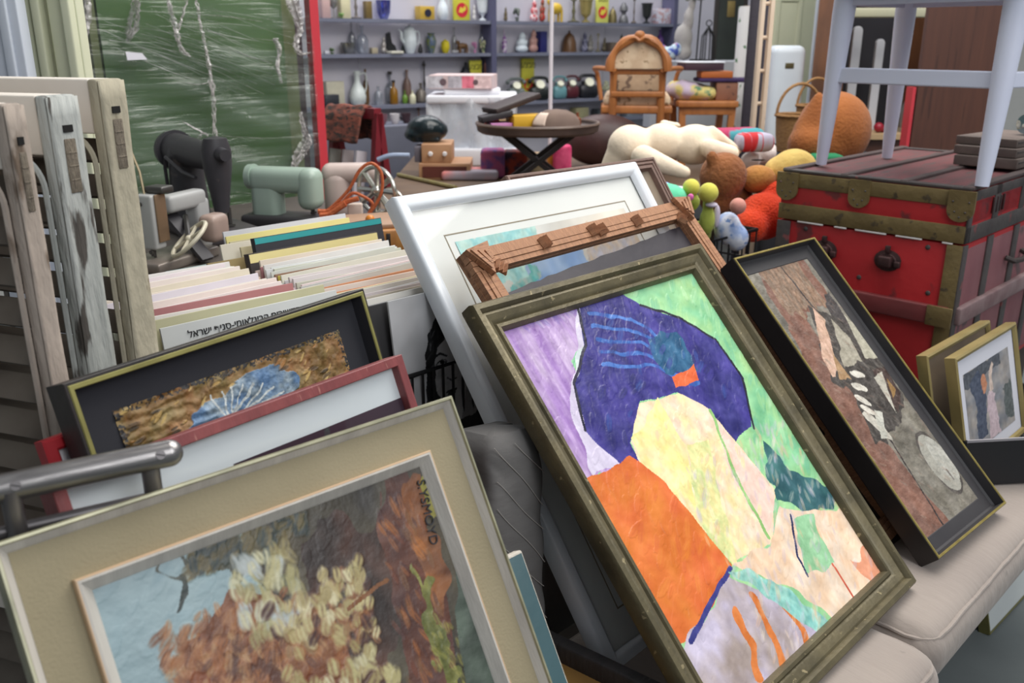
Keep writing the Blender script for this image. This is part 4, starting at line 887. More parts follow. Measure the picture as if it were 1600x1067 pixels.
machine(at_z(351, 358, .99), 'sewing_machine', 'large black industrial sewing machine with a round arm on a flat bed', m_jap, mat('worn_black_bed', (78, 72, 74), (60, 56, 58), 10, .4), 1.02, 'black')
m_mint = mat('mint_enamel', (168, 186, 172), (156, 174, 162), 4, .35, bump=.03)
machine(at_z(488, 338, .99), 'sewing_machine', 'rounded mint green sewing machine next to the black one', m_mint, mat('dark_bed', (60, 58, 60), rough=.45), .66, 'mint', V((.97, -.24, 0)).normalized())
# small grey machine seen from its needle end
p = at_z(243, 402, .985)
t = thing('sewing_machine', 'small grey sewing machine with cream spoked handwheel beside the shutters', 'sewing machine', (p.x, p.y, .955), -.35, group='old sewing machines on the work table')
m_gr = mat('grey_enamel', (178, 178, 176), (160, 160, 160), 6, .4, bump=.05)
b = MB(); b.rbox((-.0, .06, .015), (.14, .26, .03), .008, 2); build('bed', b, mat('worn_plate', (160, 150, 140), (120, 110, 104), 8, .35, .4), t)
b = MB(); b.rbox((0, 0, .13), (.055, .045, .15), .008, 3); build('needle_head', b, m_gr, t)
b = MB(); b.rbox((-.005, .14, .165), (.05, .16, .05), .014, 3); b.rbox((-.005, .2, .09), (.05, .06, .15), .014, 3); build('arm', b, m_gr, t)
b = MB(); b.rbox((.03, .01, .14), (.006, .04, .13), .002, 2); build('face_plate', b, mat('bronze_plate', (150, 124, 100), rough=.35, metal=.6), t)
b = MB(); b.cyl((0, 0, .03), (0, 0, .06), .004, n=8); b.cyl((.0, -.006, .035), (0, -.006, .06), .006, n=8); build('needle_bar', b, MATS['tarnished_steel'], t)
for dx, dz in ((-.008, .2), (.01, .07)):
    b = MB(); b.cyl((dx, -.0215, dz - .02), (dx, -.027, dz - .02), .006, n=10); build('screw', b, MATS['tarnished_steel'], t)
b = MB(); b.tube([V((-.01, 0, .2)), V((-.035, .02, .26)), V((-.09, .05, .33))], .0035, 6); build('thread_rod', b, mat('dull_brass', (150, 136, 110), rough=.4, metal=.6), t)
b = MB(); b.rbox((.015, .03, .215), (.06, .05, .02), .006, 2); build('tension_block', b, MATS['tarnished_steel'], t)
wc = V((.105, .02, .085)); tl3 = MX.Rotation(math.radians(62), 3, 'X') @ MX.Rotation(.5, 3, 'Y')
b = MB(); ring = [wc + MX.Rotation(-.55, 3, 'Y') @ (MX.Rotation(.5, 3, 'X') @ V((.062 * math.cos(a), .062 * math.sin(a), 0))) for a in [2 * PI * k / 28 for k in range(28)]]
b.tube(ring, .006, 8, True)
for k in (0, 7, 14, 21): b.tube([wc, ring[k]], .0045, 6)
b.ball(wc, .011); build('handwheel', b, mat('cream_enamel', (206, 198, 176), rough=.4), t)
b = MB(); b.cyl(wc, V((.0, .14, .12)), .008, n=8); build('shaft', b, MATS['tarnished_steel'], t)
b = MB(); b.rbox((.08, .16, .09), (.06, .08, .08), .02, 3); build('motor', b, mat('pink_grey', (186, 160, 146), (150, 130, 122), 8, .4), t)
# black belt guard bar leaning beside it
p = at_z(325, 412, .955)
b = MB(); b.bar((0, 0, .012), (-.11, .05, .13), .045, .012); solo('belt_guard', 'black metal strip leaning by the cream handwheel', 'guard', b, m_jap, p, smooth=False)
# pinkish machine with spoked wheels
p = at_z(560, 342, .99)
t = thing('sewing_machine', 'pinkish white sewing machine with two spoked chrome wheels and an orange cord', 'sewing machine', (p.x, p.y + .1, .955), .1, group='old sewing machines on the work table')
m_pk = mat('pink_enamel', (208, 190, 182), (190, 170, 164), 6, .4, bump=.03)
b = MB(); b.rbox((-.09, .08, .09), (.09, .1, .18), .04, 5); build('column', b, m_pk, t)
b = MB(); b.rbox((-.04, .08, .165), (.2, .09, .065), .03, 5); build('arm', b, m_pk, t)
m_chr = MATS['chrome'] if 'chrome' in MATS else mat('chrome', (210, 208, 200), rough=.25, metal=.9)
def wheel(c, r, nsp, nm):
    b = MB(); ring = [V(c) + V((.22 * r * math.cos(a) * .0 + r * .8 * math.cos(a), -.6 * r * math.cos(a), r * math.sin(a))) for a in [2 * PI * k / 30 for k in range(30)]]
    b.tube(ring, r * .1, 8, True)
    for k in range(nsp): b.tube([V(c), ring[int(k * 30 / nsp)]], [r * .1, r * .13], 6)
    b.ball(c, r * .26); build(nm, b, m_chr, t)
wheel((.05, -.01, .115), .078, 8, 'handwheel'); wheel((.10, -.03, .065), .056, 5, 'drive_wheel')
b = MB(); b.rbox((0, .05, .012), (.34, .2, .024), .006, 2); build('bed', b, MATS['worn_black_bed'], t)
b = MB(); b.rbox((-.02, -.08, .05), (.05, .03, .07), .006, 2); build('pedal_box', b, mat('pale_pink_box', (214, 196, 184), rough=.6), t)
m_cord = mat('orange_cord', (206, 110, 62), (176, 84, 50), 80, .6, bump=.4, bscale=120)
def loop(px_pts, Y):
    return [at(x, y, Y) for x, y in px_pts]
def smoothp(pts, n=6):
    out = []
    for i in range(len(pts) - 1):
        p0 = pts[max(0, i - 1)]; p1 = pts[i]; p2 = pts[i + 1]; p3 = pts[min(len(pts) - 1, i + 2)]
        for k in range(n):
            s_ = k / n; out.append(.5 * ((2 * p1) + (p2 - p0) * s_ + (2 * p0 - 5 * p1 + 4 * p2 - p3) * s_ * s_ + (3 * p1 - p0 - 3 * p2 + p3) * s_ ** 3))
    return out + [pts[-1]]
Yc = p.y - .03
b = MB(); b.tube(smoothp(loop([(500, 336), (520, 322), (545, 296), (562, 266), (580, 255), (595, 268), (597, 295), (588, 318), (572, 338), (553, 344), (538, 340)], Yc)), .0055, 7)
b.tube(smoothp(loop([(500, 338), (515, 328), (533, 318), (550, 302), (566, 306), (582, 318), (576, 334)], Yc + .01)), .0055, 7)
b.tube(smoothp(loop([(497, 330), (512, 330), (530, 320), (545, 314), (560, 310)], Yc)), .009, 7)
b.tube(smoothp(loop([(500, 337), (515, 335), (528, 326), (540, 318)], Yc - .01)), .010, 7)
solo('power_cord', 'coiled orange fabric cord lying over the spoked wheels', 'cord', b, m_cord)
p = at_z(618, 392, .955)
t = thing('machine_case', 'orange brown wooden sewing machine base half hidden by the white frame', 'case', (p.x, p.y + .1, .955), .35)
m_or = mat('orange_wood', (196, 138, 76), (168, 112, 60), 6, .45, stretch=(8, 1, 1)); b = MB(); b.rbox((0, 0, .035), (.34, .24, .07), .006, 2); build('box', b, m_or, t)
b = MB(); b.rbox((-.02, .0, .077), (.28, .2, .014), .004, 2); build('lid', b, mat('brown_lid', (176, 140, 112), (150, 116, 92), 6, .5), t)
b = MB(); b.ball((-.1, -.06, .094), .014); build('knob', b, mat('amber_knob', (214, 130, 40), rough=.3), t)
b = MB(); b.rbox((-.06, -.121, .04), (.012, .004, .04), .001, 1); build('latch', b, m_blk, t)

# ================================================================== wrapped green cabinet and doors behind
W0 = 3.37
gx0 = at_w(163, 100, W0); gx1 = at_w(446, 100, W0); u0 = (gx0.x + gx0.y) * .7071; u1 = (gx1.x + gx1.y) * .7071
def uat(x): q_ = at_w(x, 120, W0); return (q_.x + q_.y) * .7071
t = thing('wrapped_cabinet', 'tall green cabinet wrapped in clear stretch film with a bright red side edge', 'cabinet', UW((u0 + u1) / 2, W0, 0), PI / 4)
uc = (u0 + u1) / 2; Hc = 2.3
m_green = mat('green_board', (88, 116, 70), (72, 98, 60), 3, .6, bump=.05)
b = MB(); b.box((0, .03, Hc / 2), (u1 - u0, .06, Hc)); build('front_panel', b, m_green, t, smooth=False)
b = MB(); b.box((0, .27, Hc / 2), (u1 - u0 - .01, .42, Hc)); build('carcass', b, mat('dark_green_side', (70, 86, 66), (60, 72, 58), 4, .6), t, smooth=False)
def strip(nm, x0, x1, y0, d, m_, z0=0., z1=Hc):
    a, c_ = uat(x0) - uc, uat(x1) - uc; b = MB(); b.box(((a + c_) / 2, y0 + d / 2, (z0 + z1) / 2), (abs(c_ - a), d, z1 - z0)); return build(nm, b, m_, t, smooth=False)
strip('side_stile', 447, 466, 0, .05, mat('olive_stile', (120, 124, 86), (104, 108, 76), 4, .6)); strip('back_edge', 467, 486, .05, .04, mat('plum_edge', (76, 52, 70), (60, 44, 60), 20, .7))
strip('red_edge', 487, 500, -.02, .04, mat('signal_red', (206, 62, 72), (196, 54, 66), 4, .45), .86); strip('left_stile', 150, 162, 0, .05, MATS['olive_stile']); strip('left_edge', 116, 128, .02, .05, mat('indigo_edge', (52, 48, 74), (40, 38, 60), 8, .6))
m_film = glassy('stretch_film', (240, 244, 240), gloss=.035, rough=.12, bump=.8, bscale=6, stretch=(.35, 1, 6), haze=.06, hcol=(205, 215, 210))
fx0, fx1 = uat(140) - uc, uat(486) - uc
def film(u, v):
    x = fx0 + (fx1 - fx0) * u; z = .9 + 1.02 * v
    z += .0; return V((x, -.028 - .012 * math.sin(9 * u + 5 * v) * math.sin(4 * v + 2 * u) - .006 * math.sin(31 * v + 14 * u), z))
b = MB(); b.grid(film, 40, 46); build('stretch_film', b, m_film, t)
b = MB(); b.grid(lambda u, v: film(u * .92 + .04, .06 + v * .62) + V((0, -.022 - .01 * math.sin(17 * v + 8 * u), -.10 * u * v)), 30, 34); build('stretch_film', b, m_film, t)
m_str = glassy('film_strand', (250, 250, 250), gloss=.15, rough=.2, bump=.8, bscale=30, haze=.42, hcol=(222, 216, 214))
m_line = glassy('film_crease', (250, 250, 250), gloss=.3, rough=.15, haze=.62, hcol=(226, 228, 224))
def strand(pts, rs, dy=-.06, wob=.004, ribs=3):
    P_ = smoothp([at_w(x, y, W0 + dy) for x, y in pts], 7); n = len(P_)
    for r_ in range(ribs):
        b = MB(); rr = []; qq = []
        for i, p_ in enumerate(P_):
            f_ = i / (n - 1) * (len(rs) - 1); k = min(len(rs) - 2, int(f_)); w_ = rs[k] + (rs[k + 1] - rs[k]) * (f_ - k); w_ *= 1.55 / 1400
            qq.append(p_ + V((R.uniform(-wob, wob) + w_ * .5 * (r_ - (ribs - 1) / 2), R.uniform(-wob, wob), 0))); rr.append(max(.0016, w_ * R.uniform(.35, .6)))
        b.tube(qq, rr, 7, flat=.3); build('film_strand', b, m_line if ribs == 1 else m_str, t, world=True)
strand([(306, 0), (312, 30), (318, 60), (325, 95), (333, 150), (335, 195), (340, 232), (345, 240)], [5, 6, 5, 9, 10, 7, 12, 34])
strand([(212, 0), (210, 20), (206, 45), (200, 66)], [12, 16, 20, 3], ribs=4)
strand([(262, 0), (270, 30), (276, 55), (284, 78), (297, 88)], [8, 10, 9, 10, 4])
strand([(292, 0), (285, 25), (277, 50)], [5, 8, 7], ribs=2)
strand([(135, 0), (136, 30), (134, 55), (137, 118)], [14, 18, 6, 7]); strand([(312, 240), (308, 225), (316, 208), (325, 212)], [3, 6, 8, 5], ribs=2)
strand([(455, 0), (462, 20), (468, 45), (462, 70), (470, 85), (482, 82)], [24, 20, 12, 10, 10, 4], ribs=4); strand([(430, 60), (436, 78), (434, 105), (440, 130)], [10, 9, 8, 5])
strand([(470, 175), (474, 200), (480, 220), (470, 240), (462, 262), (490, 268)], [6, 8, 20, 24, 12, 14], ribs=4); strand([(285, 190), (300, 198), (322, 210)], [3, 5, 4], ribs=2)
for k in range(34):
    x0 = R.uniform(150, 330); y0 = R.uniform(0, 70) + 10; x1 = min(484, x0 + R.uniform(90, 230)); sl = R.uniform(.12, .5)
    strand([(x0, y0), ((x0 + x1) / 2, y0 + sl * (x1 - x0) * .5 + R.uniform(-4, 4)), (x1, y0 + sl * (x1 - x0))], [.8, 1.7, .7], dy=-.05, wob=.0015, ribs=1)
for y, x0, x1 in ((22, 300, 410), (60, 395, 470), (128, 285, 330), (212, 345, 480), (300, 215, 300), (300, 370, 470)):
    strand([(x0, y), ((x0 + x1) / 2, y + 4), (x1, y + 12 * (y < 100))], [1.5, 5, 2], dy=-.055, wob=.002, ribs=2)
b = MB(); q4 = [at_w(x, y, W0 - .055) for x, y in ((196, 81), (222, 83), (230, 93), (199, 94))]; b.prism(q4, UW(0, -.0008, 0)); build('paper_tag', b, mat('paper_tag', (226, 224, 232), rough=.8), t, world=True, smooth=False)
# old doors at the far left
def slab(name, label, cat, xs, Y, z1, m_, th=.04):
    a, c_ = at(xs[0], 60, Y), at(xs[1], 60, Y); w_ = c_.x - a.x
    t = thing(name, label, cat, ((a.x + c_.x) / 2, Y, 0)); b = MB(); b.rbox((0, th / 2, z1 / 2), (w_, th, z1), .004, 2); build('leaf', b, m_, t); return t, w_
m_pb = mat('pale_blue_paint', (202, 208, 218), (188, 194, 206), 4, .6, bump=.05); m_cg = mat('cream_green_paint', (206, 208, 180), (194, 196, 170), 4, .6, bump=.05, bscale=20)
t, w_ = slab('door', 'pale blue painted door leaf at the far left behind the shutters', 'door', (-60, 34), 2.0, 2.15, m_pb)
for x_ in (-.02, .035):
    b = MB(); b.rbox((x_, -.004, 1.1), (.02, .012, 2.0), .004, 2); build('moulding', b, m_pb, t)
t, w_ = slab('door', 'cream green door leaf with vertical mouldings left of the wrapped cabinet', 'door', (28, 126), 2.1, 2.15, m_cg)
for x_, s_, d_ in ((-.03, .016, .02), (-.008, .02, .03), (.03, .04, .012), (w_ / 2 - .012, .02, .03)):
    b = MB(); b.rbox((x_, -d_ / 2, 1.05), (s_, d_, 2.0), .005, 3); build('moulding', b, m_cg, t)
# ================================================================== red trunk
TU, TW, TZ0, TZ1 = 2.78, .895, .46, 1.138; TL_, TD = .95, .6
b = MB(); b.rbox((0, 0, .23), (.98, .62, .46), .01, 2); solo('plinth', 'dark wooden box under the red trunk', 'box', b, mat('plinth_wood', (70, 56, 46), (54, 44, 38), 6, .7), UW(TU + .5, TW + .33, 0), PI / 4)
t = thing('trunk', 'old red travel trunk with bronze painted straps and two iron clasps', 'trunk', UW(TU, TW, TZ0), PI / 4)      # local x = +u (long side), y = +w (front seen at x = 0)
m_red = mat('worn_red_paint', (186, 40, 44), (160, 32, 38), 4, .5, bump=.12, bscale=30, col3=(112, 44, 46), scale3=9, c3=.6)
m_brz = mat('bronze_strap', (128, 110, 70), (104, 88, 56), 12, .5, .15, bump=.25, bscale=50, col3=(84, 72, 54), scale3=30, c3=.62)
m_drk = mat('dark_strap', (84, 78, 76), (64, 58, 58), 12, .5, .1, bump=.2, bscale=50, col3=(120, 70, 70), scale3=22, c3=.64)
m_dred = mat('faded_red_side', (140, 92, 96), (116, 70, 76), 6, .6, bump=.15, bscale=30, col3=(90, 70, 72), scale3=10, c3=.6)
m_slatw = mat('red_brown_slat', (122, 48, 50), (100, 50, 50), 7, .55, bump=.2, bscale=30)
HH = TZ1 - TZ0
zl = .525 - .0                                        # lid line above the trunk base
b = MB(); b.rbox((TL_ / 2, TD / 2, (zl - .005) / 2), (TL_, TD, zl - .005), .006, 2); build('body', b, m_red, t)
b = MB(); b.rbox((TL_ / 2, TD / 2, (zl + HH) / 2), (TL_ + .004, TD + .004, HH - zl), .008, 2); lid = build('lid', b, m_red, t)
e = .007
def face_u(y0, y1, z0, z1, th=e):                      # plate on the clasp side (x = 0)
    return (-th / 2 + .001, (y0 + y1) / 2, (z0 + z1) / 2), (th, y1 - y0, z1 - z0)
def face_w(x0, x1, z0, z1, th=e): return ((x0 + x1) / 2, -th / 2 + .001, (z0 + z1) / 2), (x1 - x0, th, z1 - z0)
def plate(nm, cs, m_, parent=None, r=.002): b = MB(); b.rbox(cs[0], cs[1], r, 1); return build(nm, b, m_, parent or t)
plate('rim_strap', face_u(-.003, TD + .003, HH - .045, HH), m_brz, lid); plate('lid_band', face_u(-.003, TD + .003, zl, zl + .052), m_brz, lid); plate('rim_strap', face_w(0, TL_, HH - .03, HH), m_drk, lid)
plate('lid_band', face_w(-.006, TL_, zl, zl + .05), m_drk, lid)
for y0, y1 in ((-.004, .045), (TD - .045, TD + .004)):
    plate('edge_strap', face_u(y0, y1, .0, zl - .006), m_brz if y0 < .1 else m_drk)
plate('edge_strap', face_w(-.006, .03, 0, zl - .006), m_drk); plate('edge_strap', face_w(-.006, .026, zl, HH), m_drk, lid)
for x0 in (.20, .45, .70):
    plate('strap', face_w(x0, x0 + .05, 0, zl - .006), m_drk); plate('strap', face_w(x0, x0 + .05, zl + .05, HH), m_drk, lid)
for x0 in (.035, .255, .505, .755): plate('side_panel', face_w(x0, x0 + (.16 if x0 < .1 else .19), .02, zl - .02, .003), m_dred)
for x0 in (.03, .255, .505, .755): plate('side_panel', face_w(x0, x0 + (.165 if x0 < .1 else .19), zl + .055, HH - .032, .003), m_dred, lid)
for y in (.022, .33, TD - .022):                         # scalloped lid plates
    b = MB(); r_ = .038 if y < .3 or y > .5 else .034; n = 12
    pl = [V((-.011, y - r_, HH + .002)), V((-.011, y + r_, HH + .002))] + [V((-.011, y + r_ * math.cos(a), HH - .055 - r_ * .9 * math.sin(a))) for a in [PI * k / n for k in range(n + 1)]]
    b.prism(pl, V((.01, 0, 0))); cp = build('scallop_plate', b, m_brz, lid, smooth=False)
    b = MB()
    for dy, dz in ((-.6, -.03), (.6, -.03), (0, -.075), (-.4, -.06), (.4, -.06)): b.ball((-.011, y + dy * r_, HH + dz), .003, n=8, m=6)
    build('rivets', b, m_drk, cp)
b = MB(); b.rbox((-.012, TD / 2, .30), (.026, TD - .02, .058), .006, 2); sl = build('slat', b, m_slatw, t)
plate('slat_cap', ((-.0245, .03, .30), (.008, .075, .062)), m_brz, sl)
b = MB(); b.rbox((TL_ / 2, -.01, .30), (TL_ - .02, .022, .055), .006, 2); build('slat', b, mat('worn_slat', (150, 130, 130), (112, 84, 86), 9, .6, bump=.3, bscale=24), t)
b = MB()
for y0, y1 in ((.03, .06), (.12, .2), (.23, .33), (.36, .4), (.44, .53)): b.rbox((-.0035, (y0 + y1) / 2, zl - .0035), (.006, y1 - y0, .005), .001, 1)
build('worn_edge', b, mat('bare_white', (222, 216, 214), rough=.7), t)
plate('bottom_strap', face_u(0, TD, 0, .05), m_drk)
for y in (.215, .425):                                     # iron clasps
    b = MB(); b.lathe([(.034, 0), (.034, .004), (.024, .007), (.022, .012), (0, .013)], (-.001, y, .44), 18, MX.Rotation(-PI / 2, 3, 'Y'), 1, 1.25)
    cl = build('clasp', b, mat('rusty_iron', (82, 54, 54), (60, 46, 46), 20, .5, .4, bump=.2), t)
    b = MB(); b.rbox((-.022, y, .44), (.022, .042, .034), .006, 2); b.rbox((-.016, y - .036, .434), (.014, .02, .02), .004, 2); b.rbox((-.012, y, .478), (.012, .016, .022), .003, 1); build('hasp', b, MATS['rusty_iron'], cl)
for y, z in ((.1, .5), (.5, .5), (.08, .36), (.3, .37), (.53, .36)):
    b = MB(); b.ball((0, y, z), (.004, .008, .008), n=10, m=6); build('stud', b, m_drk, t)
m_top = mat('trunk_top', (124, 62, 66), (92, 66, 66), 5, .55, bump=.15, bscale=24, stretch=(1, 5, 1), col3=(88, 72, 70), scale3=9, c3=.58)
b = MB(); b.rbox((TL_ / 2, TD / 2, HH + .003), (TL_, TD, .006), .002, 1); build('top_panel', b, m_top, lid)
for y in (.012, .20, .39, TD - .012):
    b = MB(); b.rbox((TL_ / 2, y, HH + .009), (TL_, .026 if .1 < y < .5 else .032, .012), .004, 2); build('top_slat', b, mat('grey_slat', (86, 72, 70), (66, 54, 54), 8, .6, bump=.2, bscale=30), lid)
for x in (.015, TL_ - .02):
    b = MB(); b.rbox((x, TD / 2, HH + .0075), (.036, TD, .008), .002, 1); build('top_band', b, m_drk, lid)
b = MB()
for k in range(4): b.rbox((.19 + k * .03, -.006, HH - .06), (.008, .006, .05), .002, 1)
build('grille', b, MATS['rusty_iron'], lid)
b = MB(); b.tube([V((.4, -.006, .42)), V((.41, -.03, .41)), V((.48, -.035, .405)), V((.55, -.03, .41)), V((.56, -.006, .42))], .009, 8); build('side_handle', b, mat('leather_dark', (56, 46, 44), rough=.6), t)
ZT = TZ1 + .0155

# ================================================================== white chair on the trunk
m_chair = mat('white_chair_paint', (222, 226, 244), (212, 216, 236), 3, .4, bump=.02)
P1, P2, P3 = at_z(1283, 256, ZT), at_z(1534, 291, ZT), at_z(1386, 244, ZT); P4 = P2 + (P3 - P1)
P3 = UW((P3.x + P3.y) * .7071, min(TW + TD - .06, (P3.y - P3.x) * .7071), ZT - .003)
cc = (P1 + P2 + P3 + P4) / 4
t = thing('chair', 'white painted chair with round tapered legs standing on the red trunk', 'chair', (cc.x, cc.y, ZT))
T1, T2, T3 = at(1322, -4, P1.y - .08), at(1592, -4, P2.y + .03), at(1418, -4, P3.y - .1); zt = 1.70
def to_z(p, q_): return p + (q_ - p) * ((zt - p.z) / (q_.z - p.z))
T1, T2, T3 = to_z(P1, T1), to_z(P2, T2), to_z(P3, T3); T4 = T2 + (T3 - T1)
for p, q_, r0, r1 in ((P1, T1, .018, .035), (P2, T2, .019, .036), (P3, T3, .018, .034), (P4, T4, .018, .034)):
    b = MB(); n = 8; b.tube([p.lerp(q_, k / n) for k in range(n + 1)], [r0 + (r1 - r0) * min(1, (k / n) * 1.15) ** .8 for k in range(n + 1)], 18); build('leg', b, m_chair, t, world=True)
def zlerp(p, q_, z): return p.lerp(q_, (z - p.z) / (q_.z - p.z))
zs = at(1306, 117, P1.y - .04).z
for (pa, qa), (pb, qb), h_, z_ in (((P1, T1), (P2, T2), .048, zs), ((P2, T2), (P4, T4), .045, zs + .0), ((P1, T1), (P3, T3), .03, zs + .12)):
    if h_ == .03: continue
    b = MB(); b.bar(zlerp(pa, qa, z_), zlerp(pb, qb, z_), .022, h_); build('stretcher', b, m_chair, t, world=True, smooth=False, bevel=.004)
ct = (T1 + T2 + T3 + T4) / 4; yw = math.atan2((T2 - T1).y, (T2 - T1).x)
b = MB(); b.rbox((0, 0, 0), ((T2 - T1).length + .12, (T3 - T1).length + .14, .035), .014, 3); b.xf(MX.Translation(V((ct.x, ct.y, zt + .018))) @ MX.Rotation(yw, 4, 'Z')); build('seat', b, m_chair, t, world=True)
b = MB()
for a, c_ in ((T1, T2), (T2, T4), (T4, T3), (T3, T1)): b.bar(a + V((0, 0, -.02)), c_ + V((0, 0, -.02)), .02, .04)
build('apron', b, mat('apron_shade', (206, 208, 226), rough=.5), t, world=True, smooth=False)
# stack of wooden trays on the far end of the trunk
m_bx = mat('grey_brown_box', (120, 106, 98), (92, 80, 76), 10, .7, bump=.2, bscale=40, stretch=(10, 1, 1))
pz = ZT + .002
for k, (px_, hh_, sx_, lab) in enumerate(((1585, .034, .40, 'lowest grey brown wooden box on the trunk behind the chair leg'), (1590, .03, .38, 'middle grey brown wooden box on the trunk behind the chair leg'), (1592, .028, .34, 'topmost grey brown wooden box on the trunk, under the glass bottle'))):
    p = UW(3.44, 1.02, pz); b = MB(); b.rbox((0, 0, hh_ / 2), (sx_, .2, hh_), .004, 2)
    o = solo('wooden_box', lab, 'box', b, m_bx, p, PI / 4 - .05 * k, group='wooden boxes on the trunk')
    b = MB(); b.rbox((0, -.1005, hh_ * .62), (sx_ - .02, .003, .004), .001, 1); build('lid_line', b, m_drk, o); pz += hh_ + .001
b = MB(); b.lathe([(.0, .0), (.032, .002), (.036, .02), (.036, .13), (.03, .155), (.014, .18), (.013, .21), (.017, .212), (.017, .222), (0, .222)], n=20, mx=MX.Rotation(PI / 2, 3, 'X'))
solo('glass_bottle', 'blue grey glass bottle lying on the wooden boxes behind the chair leg', 'bottle', b, glassy('blue_glass', (150, 180, 190), gloss=.2, haze=.12), UW(3.42, .97, pz + .037) , PI / 4 + 1.25)

# ================================================================== brown board, display case, doors on the right
m_board = mat('brown_veneer', (92, 57, 44), (76, 47, 38), 4, .45, stretch=(10, 10, .6), col3=(68, 42, 34), scale3=3.2, c3=.6)
a = at(1446, 60, 4.15); c_ = at(1585, 60, 4.15)
t = thing('wood_board', 'tall brown veneered panel with a red front edge standing behind the white chair', 'panel', (a.x, 4.15, 0))
b = MB(); b.box(((c_.x - a.x) / 2, .02, 1.05), (c_.x - a.x, .03, 2.1)); build('panel', b, m_board, t, smooth=False)
b = MB(); b.box((-.006, .035, .68), (.014, .07, 1.36)); b.xf(MX.Rotation(-.008, 4, 'Y')); build('red_edge', b, MATS['signal_red'], t, smooth=False)
# dark display case behind
DY = 5.3
a, c_ = at(1322, 60, DY), at(1480, 60, DY); zb, zt2 = at(1390, 214, DY).z, at(1390, 20, DY).z
t = thing('display_case', 'dark open cabinet with cream top rail and brown lower shelf behind the chair', 'cabinet', ((a.x + c_.x) / 2, DY, 0)); hw = (c_.x - a.x) / 2
m_dark = mat('dark_interior', (40, 40, 48), (30, 30, 36), 4, .8); m_cr = mat('cream_rail', (190, 188, 160), (176, 174, 150), 5, .6)
b = MB(); b.box((0, .5, 1.1), (2 * hw, .02, 2.2)); build('back_panel', b, m_dark, t, smooth=False)
for x in (-hw, hw): b = MB(); b.box((x, .25, 1.1), (.02, .5, 2.2)); build('side_panel', b, mat('case_side', (140, 92, 60), (110, 72, 48), 5, .6), t, smooth=False)
b = MB(); b.rbox((0, -.0, zt2 + .0), (2 * hw + .06, .06, .05), .008, 2); b.rbox((0, -.02, zt2 + .09), (2 * hw + .06, .03, .03), .006, 2); build('top_rail', b, m_cr, t)
b = MB(); b.box((0, .24, zb), (2 * hw, .48, .03)); build('shelf_board', b, mat('pine_shelf', (196, 168, 130), (170, 140, 104), 6, .6), t, smooth=False)
b = MB(); b.box((0, .05, (zb - .02) / 2), (2 * hw, .03, zb - .02)); build('lower_panel', b, m_board, t, smooth=False)
for x0, x1, yt, lab in ((1330, 1353, 40, 'white rounded board standing inside the dark cabinet, left one'), (1366, 1387, 60, 'white rounded board standing inside the dark cabinet, right one')):
    p = at((x0 + x1) / 2, yt, DY + .25); w_ = (x1 - x0) * (DY + .25) / 1400 * .6; hh_ = p.z - zb - .02; r_ = w_ / 2
    pl = [V((-r_, 0, 0)), V((r_, 0, 0))] + [V((r_ * math.cos(aa) + (.0), 0, hh_ - r_ + r_ * math.sin(aa))) for aa in [PI * k / 10 for k in range(11)]]
    b = MB(); b.prism(pl, V((0, .03, 0))); solo('rounded_board', lab, 'board', b, mat('grey_white_board', (206, 208, 214), (190, 192, 200), 4, .6), (p.x, DY + .24, zb + .017), bevel=.004, smooth=False)
def lathe_at(name, label, cat, p, prof, m_, n=16, rz=0, group=None, **k): b = MB(); b.lathe(prof, n=n, **k); return solo(name, label, cat, b, m_, p, rz, group=group)
p = at(1418, 205, DY + .12); m_glass = glassy('clear_glass', (236, 242, 244), gloss=.14, haze=.10)
lathe_at('glass_dome', 'clear glass dome jar on the brown cabinet shelf', 'jar', (p.x, p.y, zb + .016), [(.05, 0), (.055, .06), (.06, .12), (.045, .17), (.012, .19), (.012, .21), (0, .215)], m_glass)
p = at(1372, 205, DY + .1); b = MB(); b.ball((0, 0, .03), .028); b.ball((.03, .01, .02), .02); solo('red_ornament', 'small dark red ornament on the brown cabinet shelf', 'ornament', b, mat('dark_red_orn', (150, 30, 50), rough=.4), (p.x, p.y, zb + .016))
p = at(1425, 205, DY + .02); b = MB(); b.rbox((0, 0, .035), (.03, .05, .07), .01, 2); b.ball((0, 0, .085), .02); solo('figurine', 'little yellow and green figurine beside the red edge of the brown panel', 'figurine', b, mat('yellow_green_orn', (190, 170, 80), (70, 110, 60), 40, .5), (p.x, p.y, zb + .016))
p = at(1432, 100, DY + .15); b = MB(); b.tube(smoothp([V((-.02, 0, 0)), V((-.01, 0, .18)), V((-.03, 0, .26)), V((0, 0, .3)), V((.02, 0, .25))]), .009, 8)
b2 = at(1432, 90, DY + .1); solo('glass_cane', 'clear glass swan neck ornament inside the dark cabinet', 'ornament', b, m_glass, (b2.x, DY + .2, zb + .017))
b = MB(); b.rbox((0, 0, 0), (.05, .02, .11), .008, 2); hz_ = at(1428, 80, DY + .25); b.xf(MX.Translation(V((0, 0, .055)))); solo('pink_ornament', 'pinkish tasselled ornament behind the thick chair leg', 'ornament', b, mat('dusty_pink', (150, 80, 104), (120, 60, 84), 20, .7), (hz_.x + .05, DY + .24, zb + .017))
